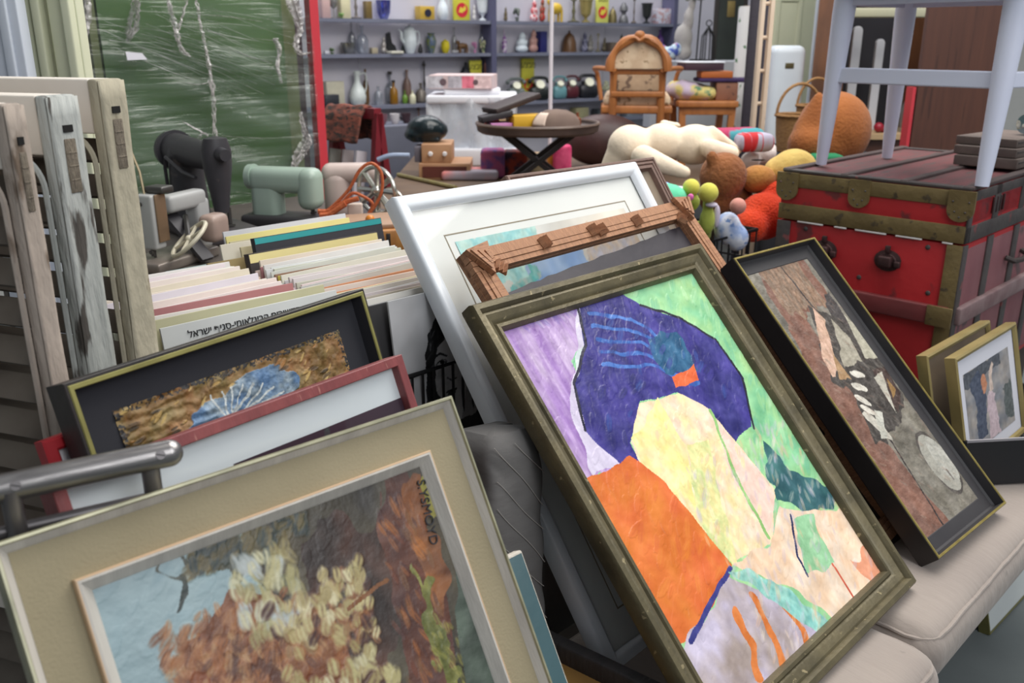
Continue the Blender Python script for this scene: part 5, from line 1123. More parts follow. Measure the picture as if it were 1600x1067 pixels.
# cream panelled door, grey posts, white bin
YD = 6.6
t, w_ = slab('door', 'cream panelled door at the back behind the ladder', 'door', (1186, 1272), YD, 2.6, m_cg)
b = MB(); 
for (cx_, cz_, sx_, sz_) in ((0, 1.4, w_ * .5, .9), (0, 2.2, w_ * .5, .5), (0, .5, w_ * .5, .7)):
    b.rings(sx_, sz_, [(0, 0), (.01, .012), (.03, .012), (.04, 0)]); k0 = len(b.v) - 16
    b.xf(MX.Translation(V((cx_, -.001, cz_ - sz_ / 2))) @ MX.Rotation(PI / 2, 4, 'X'), k0)
build('panel_moulding', b, m_cg, t, smooth=False)
t, w_ = slab('door_post', 'pale grey blue post between the cream door and the dark cabinet', 'post', (1272, 1300), 6.3, 2.6, m_pb)
b = MB(); b.rbox((-w_ * .25, -.01, 1.2), (w_ * .4, .02, 2.1), .004, 2); build('grey_strip', b, mat('grey_strip', (168, 170, 174), rough=.6), t)
b = MB(); b.rbox((-w_ * .25, -.015, 2.0), (.05, .02, .08), .004, 1); build('hinge', b, mat('brown_hinge', (110, 92, 84), rough=.6), t)
p = at(1229, 71, 5.7)
t = thing('bin', 'white rounded metal bin with small dark label in front of the cream door', 'bin', (p.x, 5.7, 0)); b = MB(); b.rbox((0, 0, p.z / 2), (.2, .2, p.z), .045, 5); build('body', b, mat('white_enamel', (220, 228, 236), (206, 216, 226), 4, .4), t)
b = MB(); b.rbox((0, -.1, p.z - .115), (.052, .006, .032), .002, 1); build('label_plate', b, mat('brass_label', (92, 84, 56), rough=.5, metal=.3), t)
# ladder with dark panel behind
YL = 4.3; a, c_ = at(1181, 120, YL), at(1198, 120, YL)
t = thing('ladder', 'narrow cream ladder standing upright in front of a dark panel', 'ladder', ((a.x + c_.x) / 2, YL, 0)); hwl = (c_.x - a.x) / 2 - .004
m_lad = mat('cream_ladder', (222, 202, 180), (206, 184, 160), 6, .6)
for x in (-hwl, hwl): b = MB(); b.rbox((x, 0, 1.0), (.02, .04, 2.0), .004, 2); build('rail', b, m_lad, t)
for k in range(14): b = MB(); b.cyl((-hwl, 0, .12 + k * .145), (hwl, 0, .12 + k * .145), .009, n=8); build('rung', b, m_lad, t)
a = at(1168, 120, YL + .25); b = MB(); b.rbox((0, 0, 1.0), (.085, .03, 2.0), .004, 2); solo('dark_panel', 'dark plum ribbed panel directly behind the cream ladder', 'panel', b, mat('plum_panel', (52, 46, 58), (40, 36, 46), 30, .6, stretch=(1, 1, 8)), (a.x + .03, YL + .25, 0))

# ================================================================== soft toys in the wire bin
bc = UW(2.36, 1.93, 0); m_cardb = mat('brown_cloth', (84, 60, 48), (64, 46, 40), 6, .9)
t = thing('wire_bin', 'black wire bin full of soft toys between the white frame and the trunk', 'bin', (bc.x, bc.y, 0), PI / 4)
def rectp(hx, hy, z): return [V((-hx, -hy, z)), V((hx, -hy, z)), V((hx, hy, z)), V((-hx, hy, z))]
b = MB(); b.tube(rectp(.34, .40, .95), .007, 6, True); build('rim', b, m_wire, t)
b = MB()
for z in (.1, .35, .6, .85): b.tube(rectp(.34, .40, z), .004, 5, True)
for k in range(16):
    for (x0, y0, x1, y1) in ((-.34, -.4, .34, -.4), (.34, -.4, .34, .4), (.34, .4, -.34, .4), (-.34, .4, -.34, -.4)):
        f_ = k / 16; b.cyl((x0 + (x1 - x0) * f_, y0 + (y1 - y0) * f_, 0), (x0 + (x1 - x0) * f_, y0 + (y1 - y0) * f_, .95), .003, n=5)
build('wire_grid', b, m_wire, t)
b = MB(); b.rbox((0, 0, .4), (.64, .74, .72), .06, 3); build('lining', b, m_cardb, t)
def pxr(r, Y): return r * Y / 1400 / 1.0
def toy(name, label, parts, m_, Y, vox=.009, cat='soft toy', extra=(), sm=6):
    """parts: (x, y, r[px], dY, (sx, sy, sz)) balls, or (x, y, r, x2, y2, r2, dY) limbs, in photo pixels at depth Y"""
    t = thing(name, label, cat, at(parts[0][0], parts[0][1], Y)); b = MB()
    for q_ in parts:
        if len(q_) == 5:
            r = pxr(q_[2], Y); b.ball(at(q_[0], q_[1], Y + q_[3]), (r * q_[4][0], r * q_[4][1], r * q_[4][2]))
        else:
            a, c_ = at(q_[0], q_[1], Y + q_[6]), at(q_[3], q_[4], Y + q_[6]); n = 6
            for k in range(n + 1): b.ball(a.lerp(c_, k / n), pxr(q_[2] + (q_[5] - q_[2]) * k / n, Y), n=14, m=8)
    build('body', b, m_, t, world=True, remesh=vox, smoothit=sm)
    for nm, x, y, r, dY, s_, mm in extra:
        b = MB(); r = pxr(r, Y); b.ball(at(x, y, Y + dY), (r * s_[0], r * s_[1], r * s_[2])); build(nm, b, mm, t, world=True)
    return t
def plush(key, c1, c2, bs=90, bump=.5): return mat(key, c1, c2, 10, .95, bump=bump, bscale=bs, sheen=.12)
m_cpl = plush('cream_plush', (246, 230, 206), (236, 216, 190), 60, .2)
toy('toy_dog', 'large cream soft toy dog lying on top of the toy pile', [(985, 230, 36, .0, (1, 1, .95)), (1035, 222, 29, 0, (1.2, 1, 1)), (1085, 226, 31, 0, (1.2, 1, 1)), (1005, 246, 19, 1070, 270, 10, -.16), (1112, 206, 10, 1155, 236, 6, -.02), (1110, 232, 15, 1142, 240, 13, -.1), (1036, 192, 6, 1060, 196, 5, .12), (972, 248, 28, 958, 262, 20, 0)], m_cpl, 3.45)
m_bear = plush('brown_curly_plush', (158, 98, 54), (128, 76, 42), 70, 1.0)
toy('toy_bear', 'curly brown soft toy bear under the head end of the cream dog', [(1130, 275, 37, .0, (1, 1, 1)), (1122, 305, 32, .03, (1, 1, 1)), (1112, 247, 10, -.04, (1, .7, 1.3)), (1150, 312, 26, .05, (1, 1, 1.1))], m_bear, 3.25,
    extra=[('ear_lining', 1112, 250, 5, -.03, (1, .6, 1.2), mat('tan_velour', (190, 140, 96), rough=.9))])
toy('toy_cat', 'white soft toy with black stitched lines beside the curly bear', [(1190, 240, 20, .1, (1.2, 1, .9)), (1172, 252, 16, .05, (1, 1, 1)), (1205, 232, 9, .1, (1, .7, 1.2))], plush('white_plush', (238, 230, 226), (226, 214, 212), 60, .3), 3.45,
    extra=[('stitch', 1185, 250, 7, -.02, (1.6, .3, .18), m_blk), ('stitch', 1178, 236, 5, -.02, (1.2, .3, .2), m_blk)])
toy('toy_duck', 'pale yellow soft toy with round brown muzzle next to the trunk', [(1240, 268, 37, .0, (1, 1, .95)), (1246, 280, 30, .0, (1, 1, 1)), (1222, 270, 30, .02, (1, 1, .9))], plush('lemon_plush', (232, 200, 118), (216, 180, 96), 60, .4), 3.28,
    extra=[('muzzle', 1184, 280, 24, -.03, (1.15, 1, .9), plush('tan_plush', (186, 128, 62), (160, 104, 50), 80, .5))])
toy('furry_toy', 'bright orange red furry soft toy in front of the pile next to the trunk', [(1192, 338, 40, .05, (1, 1, .95)), (1220, 320, 30, .12, (1, 1, 1.2)), (1175, 352, 30, .0, (1, 1, .9)), (1208, 302, 20, .1, (1, 1, 1))], plush('orange_red_plush', (238, 74, 22), (214, 50, 16), 120, .9), 3.12)
toy('toy_caterpillar', 'yellow green soft toy with two round heads and a pale lilac scarf', [(1105, 345, 13, .02, (1, 1, 1.9)), (1106, 318, 10, .02, (1, 1, 1)), (1082, 315, 13, .1, (1, 1, 1.2)), (1090, 365, 18, .06, (1.3, 1, 1.2))], plush('lime_plush', (176, 186, 84), (156, 168, 70), 60, .3), 2.86,
    extra=[('head', 1107, 301, 15.5, 0, (1, 1, 1), plush('yellow_plush', (214, 206, 92), (200, 196, 80), 60, .2)), ('head', 1080, 293, 14, .1, (1, 1, 1), MATS['yellow_plush']), ('scarf', 1112, 320, 12, -.0, (.8, .8, .35), mat('lilac_cloth', (206, 196, 214), rough=.9)), ('scarf', 1120, 338, 9, .02, (.6, .5, 2.0), MATS['lilac_cloth']), ('pink_patch', 1079, 308, 5, .0, (1, .7, 1.1), mat('pink_patch', (226, 110, 176), rough=.8))])
b = MB(); p = at(1136, 366, 2.9); b.ball((0, 0, .02), (.045, .045, .055)); b.ball((.03, -.01, -.01), (.04, .04, .045)); solo('toy_elephant', 'soft toy in pale blue floral cloth beside the lime green toy', 'soft toy', b, mat('blue_floral', (210, 214, 226), (150, 170, 210), 26, .85, contrast=.08, col3=(110, 140, 190), scale3=40, c3=.58), p, remesh=.008)
b = MB(); p = at(1040, 308, 2.95); b.ball((0, 0, 0), (.07, .06, .045)); b.ball((.02, .03, -.05), (.06, .05, .06)); solo('toy_turtle', 'mint green soft toy edge beside the white frame corner', 'soft toy', b, plush('mint_plush', (110, 214, 170), (96, 200, 156), 60, .2), p)
b = MB(); p = at(1030, 296, 3.05); b.ball((0, 0, 0), (.05, .05, .03)); b.ball((.06, 0, -.01), (.05, .05, .022)); solo('toy_bird', 'blue red and white striped cloth toy behind the mint green one', 'soft toy', b, mat('blue_stripe', (60, 130, 206), (230, 232, 240), 14, .8, contrast=.03, col3=(206, 40, 60), scale3=13, c3=.6), p, remesh=.007)
b = MB(); p = at(1153, 322, 2.85); b.ball((0, 0, 0), .026); solo('toy_ball', 'small pale pink ball between the bear and the orange toy', 'ball', b, plush('pink_plush', (214, 150, 136), (200, 136, 124), 60, .2), p)
b = MB(); p = at(1150, 216, 3.6); b.rbox((0, 0, 0), (.22, .12, .08), .035, 4); solo('cushion', 'crimson and teal patchwork cushion behind the cream dog', 'cushion', b, mat('crimson_teal', (170, 50, 90), (70, 150, 160), 7, .85, contrast=.03), p, .3)
b = MB(); p = at(1178, 222, 3.45); b.rbox((0, 0, 0), (.14, .1, .07), .03, 4); solo('toy_ball', 'red and grey striped cloth ball behind the white toy', 'soft toy', b, mat('red_grey_stripe', (190, 40, 46), (176, 170, 190), 9, .85, contrast=.02, stretch=(4, .3, .3)), p, .2)
# big brown plush and baskets behind
t = toy('toy_bear', 'huge brown plush animal with pointed ear sitting behind the yellow toy', [(1302, 204, 56, 0, (1, 1, 1.05)), (1288, 222, 48, -.02, (1, 1, 1)), (1262, 226, 30, -.14, (1, 1, 1)), (1264, 205, 24, 1279, 150, 7, -.12)], plush('chestnut_plush', (164, 98, 46), (142, 82, 38), 90, .5), 4.0, vox=.012)
b = MB(); p = at(1290, 250, 3.75); b.rbox((0, 0, 0), (.13, .1, .05), .02, 3); solo('cloth', 'bright green folded cloth at the feet of the huge brown plush', 'cloth', b, mat('green_cloth', (20, 130, 84), (14, 110, 70), 8, .85), p)
p = at(1300, 250, 4.0); b = MB(); b.rbox((0, 0, (p.z - .09) / 2), (.42, .5, p.z - .09), .02, 3); solo('crate', 'dark crate carrying the huge brown plush', 'crate', b, m_dark, (p.x, 4.1, 0))
b = MB(); p2 = at(1290, 255, 3.75); b.rbox((0, 0, (p2.z - .02) / 2), (.2, .14, p2.z - .02), .02, 2); solo('box', 'small dark box under the green cloth', 'box', b, m_dark, (p2.x, 3.74, 0))
m_wick = mat('wicker', (176, 132, 80), (140, 100, 60), 50, .7, bump=.9, bscale=60, stretch=(1, 1, 3), bstretch=(1, 1, 4))
def basket(px_, pyb, pyt, rpx, Y, label, hpx):
    c_ = at(px_, pyb, Y); h_ = at(px_, pyt, Y).z - c_.z; r = rpx * Y / 1400
    t = thing('wicker_basket', label, 'basket', c_); b = MB(); b.lathe([(r * .85, 0), (r * .95, h_ * .5), (r, h_), (r * .94, h_), (r * .9, h_ * .5), (r * .8, .01), (0, .01)], n=28); build('body', b, m_wick, t)
    b = MB(); b.tube([V((r * math.cos(a), r * math.sin(a), h_)) for a in [2 * PI * k / 28 for k in range(28)]], r * .08, 6, True); build('rim', b, m_wick, t)
    hh_ = hpx * Y / 1400; b = MB(); b.tube([V((r * math.cos(a), 0, h_ + hh_ * math.sin(a))) for a in [PI * k / 16 for k in range(17)]], r * .07, 7); build('handle', b, m_wick, t); return c_
c1 = basket(1243, 236, 180, 34, 4.6, 'tall wicker basket with hoop handle left of the huge brown plush', 46)
c2 = basket(1268, 226, 165, 28, 4.92, 'second wicker basket with dark handle half hidden by the huge plush', 40)
b = MB(); b.rbox((0, 0, c1.z / 2 - .002), (.5, .62, c1.z - .004), .02, 2); solo('crate', 'dark crate under the tall wicker basket', 'crate', b, m_dark, (c1.x + .13, 4.72, 0))
# ================================================================== middle ground: tables, carved chair, tray table
T1Z = .86; table('stall_table', 'low stall table under the drawers and the round tray table', (-.06, 4.95, 0), .0, 1.14, 2.2, T1Z, m_tab)
T2Z = .77; table('stall_table', 'low stall table under the carved chair', (1.0, 5.8, 0), .0, 1.0, 1.42, T2Z, m_tab)
# round tray table
YT = 4.55; p = at(840, 197, YT); rT = 94 * YT / 1400
t = thing('tray_table', 'round dark brown tray table on crossed folding legs loaded with odds and ends', 'table', (p.x, YT, T1Z)); zt3 = p.z - T1Z
m_tray = mat('worn_tray', (92, 74, 66), (66, 54, 50), 8, .5, bump=.2); m_xleg = mat('ebony_leg', (40, 34, 34), (30, 26, 28), 8, .5)
b = MB(); b.lathe([(0, zt3 - .03), (rT * .93, zt3 - .03), (rT * .98, zt3 - .02), (rT, zt3 + .012), (rT * .97, zt3 + .016), (rT * .95, zt3), (0, zt3 - .004)], n=40); build('tray_top', b, m_tray, t)
b = MB(); b.tube([V((rT * .985 * math.cos(a), rT * .985 * math.sin(a), zt3 + .014)) for a in [2 * PI * k / 40 for k in range(40)]], .009, 6, True); build('rim', b, mat('tray_rim', (120, 100, 88), (90, 74, 66), 10, .45), t)
for yy in (-.11, .11):
    for s_ in (-1, 1):
        b = MB(); b.bar((s_ * .17, yy + .012 * s_, .0), (-s_ * .17, yy + .012 * s_, zt3 - .032), .022, .032, up=(0, 1, 0)); build('leg', b, m_xleg, t, smooth=False)
b = MB(); b.cyl((0, -.12, (zt3 - .03) / 2), (0, .12, (zt3 - .03) / 2), .009, n=8); build('pivot_rod', b, m_xleg, t)
tz = p.z + .001
def on_tray(x, y, z=0): q_ = at(x, y, YT); return V((q_.x, q_.y, tz + z))
p2 = on_tray(868, 195); b = MB(); b.lathe([(.115, 0), (.11, .03), (.09, .06), (.05, .08), (0, .086)], n=24, sx=1.05, sy=.85)
o = solo('hat', 'dusty brown dome shaped hat with a paper label on the round tray', 'hat', b, mat('brown_felt', (128, 108, 96), (104, 86, 78), 8, .85), (p2.x, YT - .06, tz))

def domep(u, v):
    z = .008 + .06 * v; r = .115 * math.sqrt(max(0, 1 - (z / .09) ** 2)) + .003; a = math.radians(200 + 42 * u); return V((1.05 * r * math.cos(a), .85 * r * math.sin(a), z + .002))
b = MB(); b.grid(domep, 6, 6); build('label', b, mat('paper_label', (226, 206, 190), (210, 186, 170), 20, .8), o, solid=.002)
for (x, yy, rz_, pit, s_, c1_, lab) in ((800, .06, .5, -.28, (.26, .16, .028), (62, 48, 46), 'dark brown flat case lying tilted on the round tray'), (775, -.02, .2, -.2, (.16, .12, .03), (48, 42, 46), 'black flat box at the left end of the round tray')):
    q_ = on_tray(x, 190); b = MB(); b.rbox((0, 0, s_[2] / 2), s_, .006, 2); b.xf(MX.Rotation(pit, 4, 'Y')); lo_ = min(v.z for v in b.v); b.xf(MX.Translation(V((0, 0, -lo_))))
    solo('case', lab, 'case', b, mat('case_%d' % x, c1_, tuple(int(v * .8) for v in c1_), 8, .5), (q_.x, YT + yy, tz + (.06 if x == 800 else .02)), rz_)
for (x, yy, s_, c1_, lab) in ((822, -.0, (.17, .14, .055), (214, 166, 40), 'yellow book under the dark case on the round tray'), (783, -.05, (.12, .08, .02), (196, 130, 180), 'lilac booklet at the left of the round tray'), (768, .03, (.06, .06, .04), (214, 80, 80), 'coral red tin at the left rim of the round tray'), (795, .1, (.14, .1, .02), (200, 150, 60), 'ochre booklet at the back of the round tray')):
    q_ = on_tray(x, 190); b = MB(); b.rbox((0, 0, s_[2] / 2), s_, .003, 1); solo('book' if s_[2] < .05 or x == 822 else 'tin', lab, 'book' if x != 768 else 'tin', b, mat('book_%d' % x, c1_, rough=.6), (q_.x, YT + yy, tz), .3)
q_ = on_tray(902, 190); lathe_at('small_bottle', 'small brown glass bottle near the right rim of the round tray', 'bottle', (q_.x, YT, tz), [(.018, 0), (.02, .02), (.018, .035), (.008, .045), (.007, .065), (0, .066)], mat('amber_brown', (120, 64, 36), rough=.3))
# things heaped under the tray on the stall table
heap = [(770, 235, (.13, .14, .15), (120, 84, 140), (176, 90, 130), 'purple floral cloth under the round tray'), (805, 228, (.13, .12, .14), (150, 60, 44), (60, 44, 60), 'rust red and black bundle under the round tray'), (832, 245, (.16, .14, .12), (190, 150, 120), (206, 190, 150), 'beige printed bag under the round tray'), (880, 222, (.1, .1, .16), (226, 86, 130), (206, 60, 110), 'bright pink cloth under the right side of the round tray'), (862, 235, (.06, .08, .12), (206, 150, 60), (190, 90, 60), 'ochre cloth beside the bright pink one'), (790, 212, (.12, .1, .03), (214, 200, 90), (190, 60, 130), 'yellow and pink booklet under the tray rim')]
for k, (x, y, s_, c1_, c2_, lab) in enumerate(heap):
    q_ = at(x, y, YT + .33); hz_ = s_[2]; b = MB(); b.rbox((0, 0, hz_ / 2), s_, min(s_) * .16, 3)
    solo('cloth_bundle', lab, 'cloth', b, mat('heap_%d' % k, c1_, c2_, 16, .85, contrast=.06, bump=.4, bscale=20), (q_.x, q_.y + .03 * k, T1Z))
q_ = at(935, 235, YT + .5); b = MB(); b.ball((0, 0, 0), (.24, .14, .15)); b.ball((.17, .05, -.02), (.22, .12, .1)); lo_ = .15
solo('leather_bag', 'large dark brown bag slumped behind the cream dog', 'bag', b, mat('dark_brown_leather', (74, 46, 44), (56, 36, 36), 8, .5, bump=.4, bscale=14), (q_.x + .05, q_.y + .25, T1Z + .15), remesh=.014)
# drawer boxes with black bag
YB = 4.75
q_ = at(676, 252, YB); 
def boxpx(x0, x1, y0, y1, Y, dep, lab, m_, name='drawer_box', rz_=0., z=None, cat='box'):
    a, c_ = at(x0, y1, Y), at(x1, y0, Y); s_ = (c_.x - a.x, dep, max(.01, c_.z - a.z)); z0 = a.z if z is None else z
    t = thing(name, lab, cat, ((a.x + c_.x) / 2, Y + dep / 2, z0), rz_); b = MB(); b.rbox((0, 0, s_[2] / 2), s_, .004, 2); build('box', b, m_, t); return t, s_
m_pl = mat('pale_plywood', (190, 146, 108), (170, 126, 92), 6, .6, stretch=(1, 1, 4))
t, s_ = boxpx(655, 735, 254, 280, YB, .3, 'open brown wooden tray under the small two knob drawer', m_pl, 'wooden_tray', z=T1Z); zt4 = T1Z + s_[2]
b = MB(); b.box((.0, -.152, s_[2] / 2), (s_[0] - .04, .01, s_[2] - .03)); build('red_recess', b, mat('red_brown_recess', (104, 48, 36), (80, 38, 30), 6, .6), t, smooth=False)
t, s_ = boxpx(659, 705, 229, 258, YB + .02, .26, 'small pale wooden drawer with two white knobs under the black bag', m_pl, z=zt4 + .001); zt5 = zt4 + .001 + s_[2]
for x in (-.03, .045): b = MB(); b.lathe([(.006, 0), (.006, .01), (.013, .016), (.01, .024), (0, .026)], (x, -.13, s_[2] / 2), 12, MX.Rotation(PI / 2, 3, 'X')); build('knob', b, mat('white_knob', (232, 228, 228), rough=.4), t)
q_ = at(666, 215, YB + .16); b = MB(); b.ball((0, 0, .07), (.105, .085, .07)); b.ball((.04, .01, .06), (.08, .08, .055)); b.ball((-.05, -.01, .04), (.07, .07, .04)); b.rbox((0, 0, .012), (.16, .12, .024), .01, 2)
solo('plastic_bag', 'shiny dark green black plastic bag lying on the small drawer', 'bag', b, mat('bag_plastic', (28, 42, 46), (20, 32, 36), 8, .22, bump=.6, bscale=18), (q_.x, q_.y, zt5), remesh=.008)
m_gbox = mat('grey_box', (120, 116, 124), (100, 96, 106), 5, .6)
boxpx(648, 660, 232, 256, YB + .05, .2, 'narrow grey box left of the small drawer', m_gbox, 'box', z=zt4 + .001)
for x0, x1, lab in ((600, 640, 'dark slatted plastic crate right of the spoked wheels'), (576, 596, 'dark plastic crate directly behind the spoked wheels')):
    t, s_ = boxpx(x0, x1, 252 if x0 > 590 else 262, 300, 4.35, .3, lab, mat('dark_crate', (40, 40, 48), (30, 30, 38), 6, .5), 'plastic_crate', z=.62, cat='crate')
    for k in range(4): b = MB(); b.box((0, -.152, s_[2] * (.2 + .2 * k)), (s_[0] - .02, .006, .012)); build('rib', b, mat('crate_rib', (58, 58, 68), rough=.5), t, smooth=False)
b = MB(); b.rbox((0, 0, .31), (.3, .32, .62), .01, 2); q_ = at(600, 280, 4.5); solo('cardboard_box', 'brown cardboard box under the dark plastic crates', 'box', b, mat('cardboard', (150, 120, 90), (130, 104, 78), 6, .8), (q_.x - .02, 4.5, 0))
b = MB(); a, c_ = at(590, 250, 4.4), at(640, 243, 4.4); b.tube(smoothp([a, a.lerp(c_, .4) + V((0, 0, .012)), c_]), .012, 8); lo_ = a.z
solo('bucket', 'pale blue plastic rim of a bucket above the dark crates', 'bucket', b, mat('pale_blue_plastic', (150, 164, 190), rough=.4))
a, c_ = at_z(622, 273, T1Z + .0115), at_z(712, 293, T1Z + .0115); b = MB(); b.tube([a, c_], .011, 8); solo('pole', 'thin olive green pole slanting in front of the drawers', 'pole', b, mat('olive_pole', (150, 138, 84), (120, 110, 70), 20, .5))
q_ = at_z(735, 271, .885); b = MB(); b.rbox((0, 0, 0), (.3, .2, .05), .02, 4); solo('folded_cloth', 'folded pink and grey cloth just above the white frame', 'cloth', b, mat('pink_grey_cloth', (222, 140, 136), (176, 166, 176), 5, .85, contrast=.08), (q_.x, q_.y, T1Z + .025))
q_ = at_z(798, 262, .88); b = MB(); b.rbox((0, 0, .02), (.08, .06, .04), .004, 2); solo('wood_block', 'small pale wooden block at the edge of the stall table', 'block', b, m_pl, (q_.x, q_.y, T1Z))
# wrapped white cabinet
YW = 5.35; a, c_ = at(668, 238, YW), at(808, 150, YW)
t = thing('wrapped_cabinet', 'white cabinet with stepped foot wrapped in clear plastic', 'cabinet', ((a.x + c_.x) / 2, YW + .25, T1Z), .0); w_ = c_.x - a.x; h_ = c_.z - T1Z
m_wc = mat('white_wrap', (226, 230, 236), (206, 212, 222), 5, .35, bump=.5, bscale=10)
b = MB(); b.rbox((0, 0, h_ / 2), (w_ * .96, .46, h_), .02, 3); build('body', b, m_wc, t)
b = MB(); b.rbox((.02, -.04, .05), (w_ * 1.0, .52, .1), .012, 2); build('foot', b, mat('white_foot', (234, 234, 240), rough=.5), t)
b = MB(); b.rbox((0, -.01, h_ - .02), (w_, .5, .045), .012, 2); build('top', b, mat('white_foot'), t) if False else build('top', b, MATS['white_foot'], t)
b = MB(); b.grid(lambda u, v: V((-w_ * .5 + w_ * u, -.252 - .02 * math.sin(11 * u) * math.sin(5 * v + 3 * u) - .01 * math.sin(23 * u + 3 * v), .03 + (h_ - .04) * v)), 40, 14); build('plastic_film', b, glassy('cab_film', (246, 248, 250), gloss=.10, rough=.16, bump=.8, bscale=7, stretch=(1, 1, .5), haze=.36, hcol=(236, 238, 242)), t)
zc = T1Z + h_
a, c_ = at(692, 140, YW), at(781, 132, YW); b = MB(); b.rbox((0, 0, .017), (c_.x - a.x, .3, .034), .014, 4); solo('cushion', 'flat white wrapped pad between the pink box and the white cabinet', 'pad', b, MATS['white_foot'], ((a.x + c_.x) / 2, YW + .2, zc + .001))
a, c_ = at(672, 136, YW), at(772, 112, YW); t = thing('printed_box', 'flat pink and grey printed cardboard box on the white wrapped cabinet', 'box', ((a.x + c_.x) / 2, YW + .2, zc + .036), -.08); wb = c_.x - a.x; hb = .078
b = MB(); b.rbox((0, 0, hb / 2), (wb, .32, hb), .003, 1); build('carton', b, mat('pinkish_carton', (226, 196, 190), (206, 190, 194), 4, .6), t)
for x, s_, c1_ in ((-.15, .1, (190, 186, 192)), (-.03, .08, (176, 170, 178)), (.045, .07, (214, 104, 124)), (.13, .1, (226, 196, 196))):
    b = MB(); b.box((x, -.1605, hb / 2), (s_, .002, hb - .012)); build('printed_patch', b, mat('patch_%d' % (c1_[0] + c1_[1]), c1_, tuple(min(255, v + 30) for v in c1_), 24, .6, contrast=.08), t, smooth=False)
b = MB(); b.lathe([(.018, 0), (.02, .002), (0, .002)], (-.1, -.161, hb / 2), 12, MX.Rotation(PI / 2, 3, 'X')); b.lathe([(.014, 0), (.015, .002), (0, .002)], (.09, -.162, hb / 2), 12, MX.Rotation(PI / 2, 3, 'X')); build('printed_figure', b, mat('print_dark', (110, 90, 96), rough=.6), t)
# kilim over a red stand
YK = 4.45; q_ = at(535, 172, YK)
t = thing('red_stand', 'dark red wooden trestle stand with pale boards under the folded kilim', 'stand', (q_.x, YK + .1, 0)); zk = q_.z
m_mr = mat('maroon_stand', (124, 30, 42), (100, 24, 34), 6, .5)
kd = V((.62, -.45, 0)).normalized(); kn_ = V((kd.y, -kd.x, 0)); ka, kb = V((-.08, .12, zk - .02)), V((-.08, .12, zk - .02)) + kd * .3
b = MB(); b.bar(ka, kb, .05, .05); build('ridge_bar', b, m_mr, t, smooth=False)
for pnt in (ka, kb):
    for s_ in (-1, 1): b = MB(); b.bar(pnt, pnt + kn_ * (s_ * .16) + V((0, 0, -zk + .02)), .04, .03, up=tuple(kd)); build('leg', b, m_mr, t, smooth=False)
for f_, cc_ in ((.15, (150, 148, 140)), (.45, (176, 166, 166)), (.75, (196, 190, 196))):
    p0_ = ka + kd * (.3 * f_) + kn_ * .05; b = MB(); b.bar(p0_ + V((0, 0, -.18)), p0_ + kn_ * .06 + V((0, 0, -.5)), .012, .07, up=tuple(kn_)); build('pale_board', b, mat('stand_board_%d' % cc_[0], cc_, rough=.7), t, smooth=False)
b = MB(); mxk = V((q_.x, YK + .1, 0))
def kil(u, v):
    a_ = (v - .5) * 2; s_ = abs(a_); off = (.035 + .06 * s_) * (1 if a_ > 0 else -1) * min(1, s_ * 3); dz = -.19 * max(0, s_ - .12)
    return mxk + ka + kd * (-.03 + .27 * u) + kn_ * (off + .004 * math.sin(19 * u)) + V((0, 0, .03 + dz + .004 * math.sin(13 * u + 6 * v)))
b.grid(kil, 24, 30)
solo('kilim', 'folded red brown patterned kilim hanging over the dark red stand', 'rug', b, mat('kilim_weave', (132, 74, 60), (92, 58, 50), 22, .95, contrast=.06, bump=.5, bscale=90, stretch=(1, 1, 2), col3=(60, 50, 46), scale3=26, c3=.54), solid=.012)
# carved chair
YC = 5.45; q_ = at(1003, 164, YC); zs5 = q_.z - T2Z
t = thing('armchair', 'carved honey brown wooden chair with floral upholstery seen from behind', 'chair', (q_.x, YC + .25, T2Z), -.12)
m_oak = mat('honey_oak', (186, 120, 66), (156, 96, 52), 6, .45, stretch=(4, 4, 1), bump=.1); m_flo = mat('floral_upholstery', (220, 196, 166), (204, 176, 146), 14, .9, contrast=.1, col3=(150, 120, 90), scale3=26, c3=.6)
sc5 = YC / 1400; top = (160 - 52) * sc5
for x in (-1, 1):
    b = MB(); b.tube(smoothp([V((x * .145, -.2, 0)), V((x * .14, -.22, zs5)), V((x * .14, -.235, zs5 + .17)), V((x * .15, -.26, zs5 + .2))]), .024, 8); build('back_post', b, m_oak, t)
    b = MB(); b.tube([V((x * .2, .24, 0)), V((x * .2, .24, zs5 * .95))], .022, 8); build('front_leg', b, m_oak, t)
    b = MB(); b.tube(smoothp([V((x * .16, -.2, zs5 + .2)), V((x * .26, .0, zs5 + .2)), V((x * .25, .2, zs5 + .16)), V((x * .22, .2, zs5))]), .014, 8); build('armrest', b, m_oak, t)
arc = [V((.17 * math.cos(a) * (1 if abs(math.cos(a)) < .97 else .98), -.27, zs5 + .19 + .185 * math.sin(a))) for a in [PI * k / 18 for k in range(19)]]
b = MB(); b.tube(arc, [.024 + .005 * math.sin(k * 1.2) for k in range(19)], 8); b.ball((0, -.275, zs5 + .39), (.03, .02, .024)); b.tube(smoothp([V((-.08, -.285, zs5 + .36)), V((-.03, -.29, zs5 + .376)), V((0, -.292, zs5 + .36)), V((.03, -.29, zs5 + .376)), V((.08, -.285, zs5 + .36))]), .012, 6); build('carved_crest', b, m_oak, t)
for z, h__ in ((.19, .04), (.06, .035), (-.03, .045)): b = MB(); b.rbox((0, -.235 if z > 0 else -.22, zs5 + z), (.31, .03, h__), .008, 2); build('cross_rail', b, m_oak, t)
b = MB(); pl = [V((.15 * math.cos(a), -.245, zs5 + .20 + .16 * math.sin(a))) for a in [PI * k / 18 for k in range(19)]]; b.prism(pl, V((0, -.02, 0))); build('back_pad', b, m_flo, t, bevel=.006)
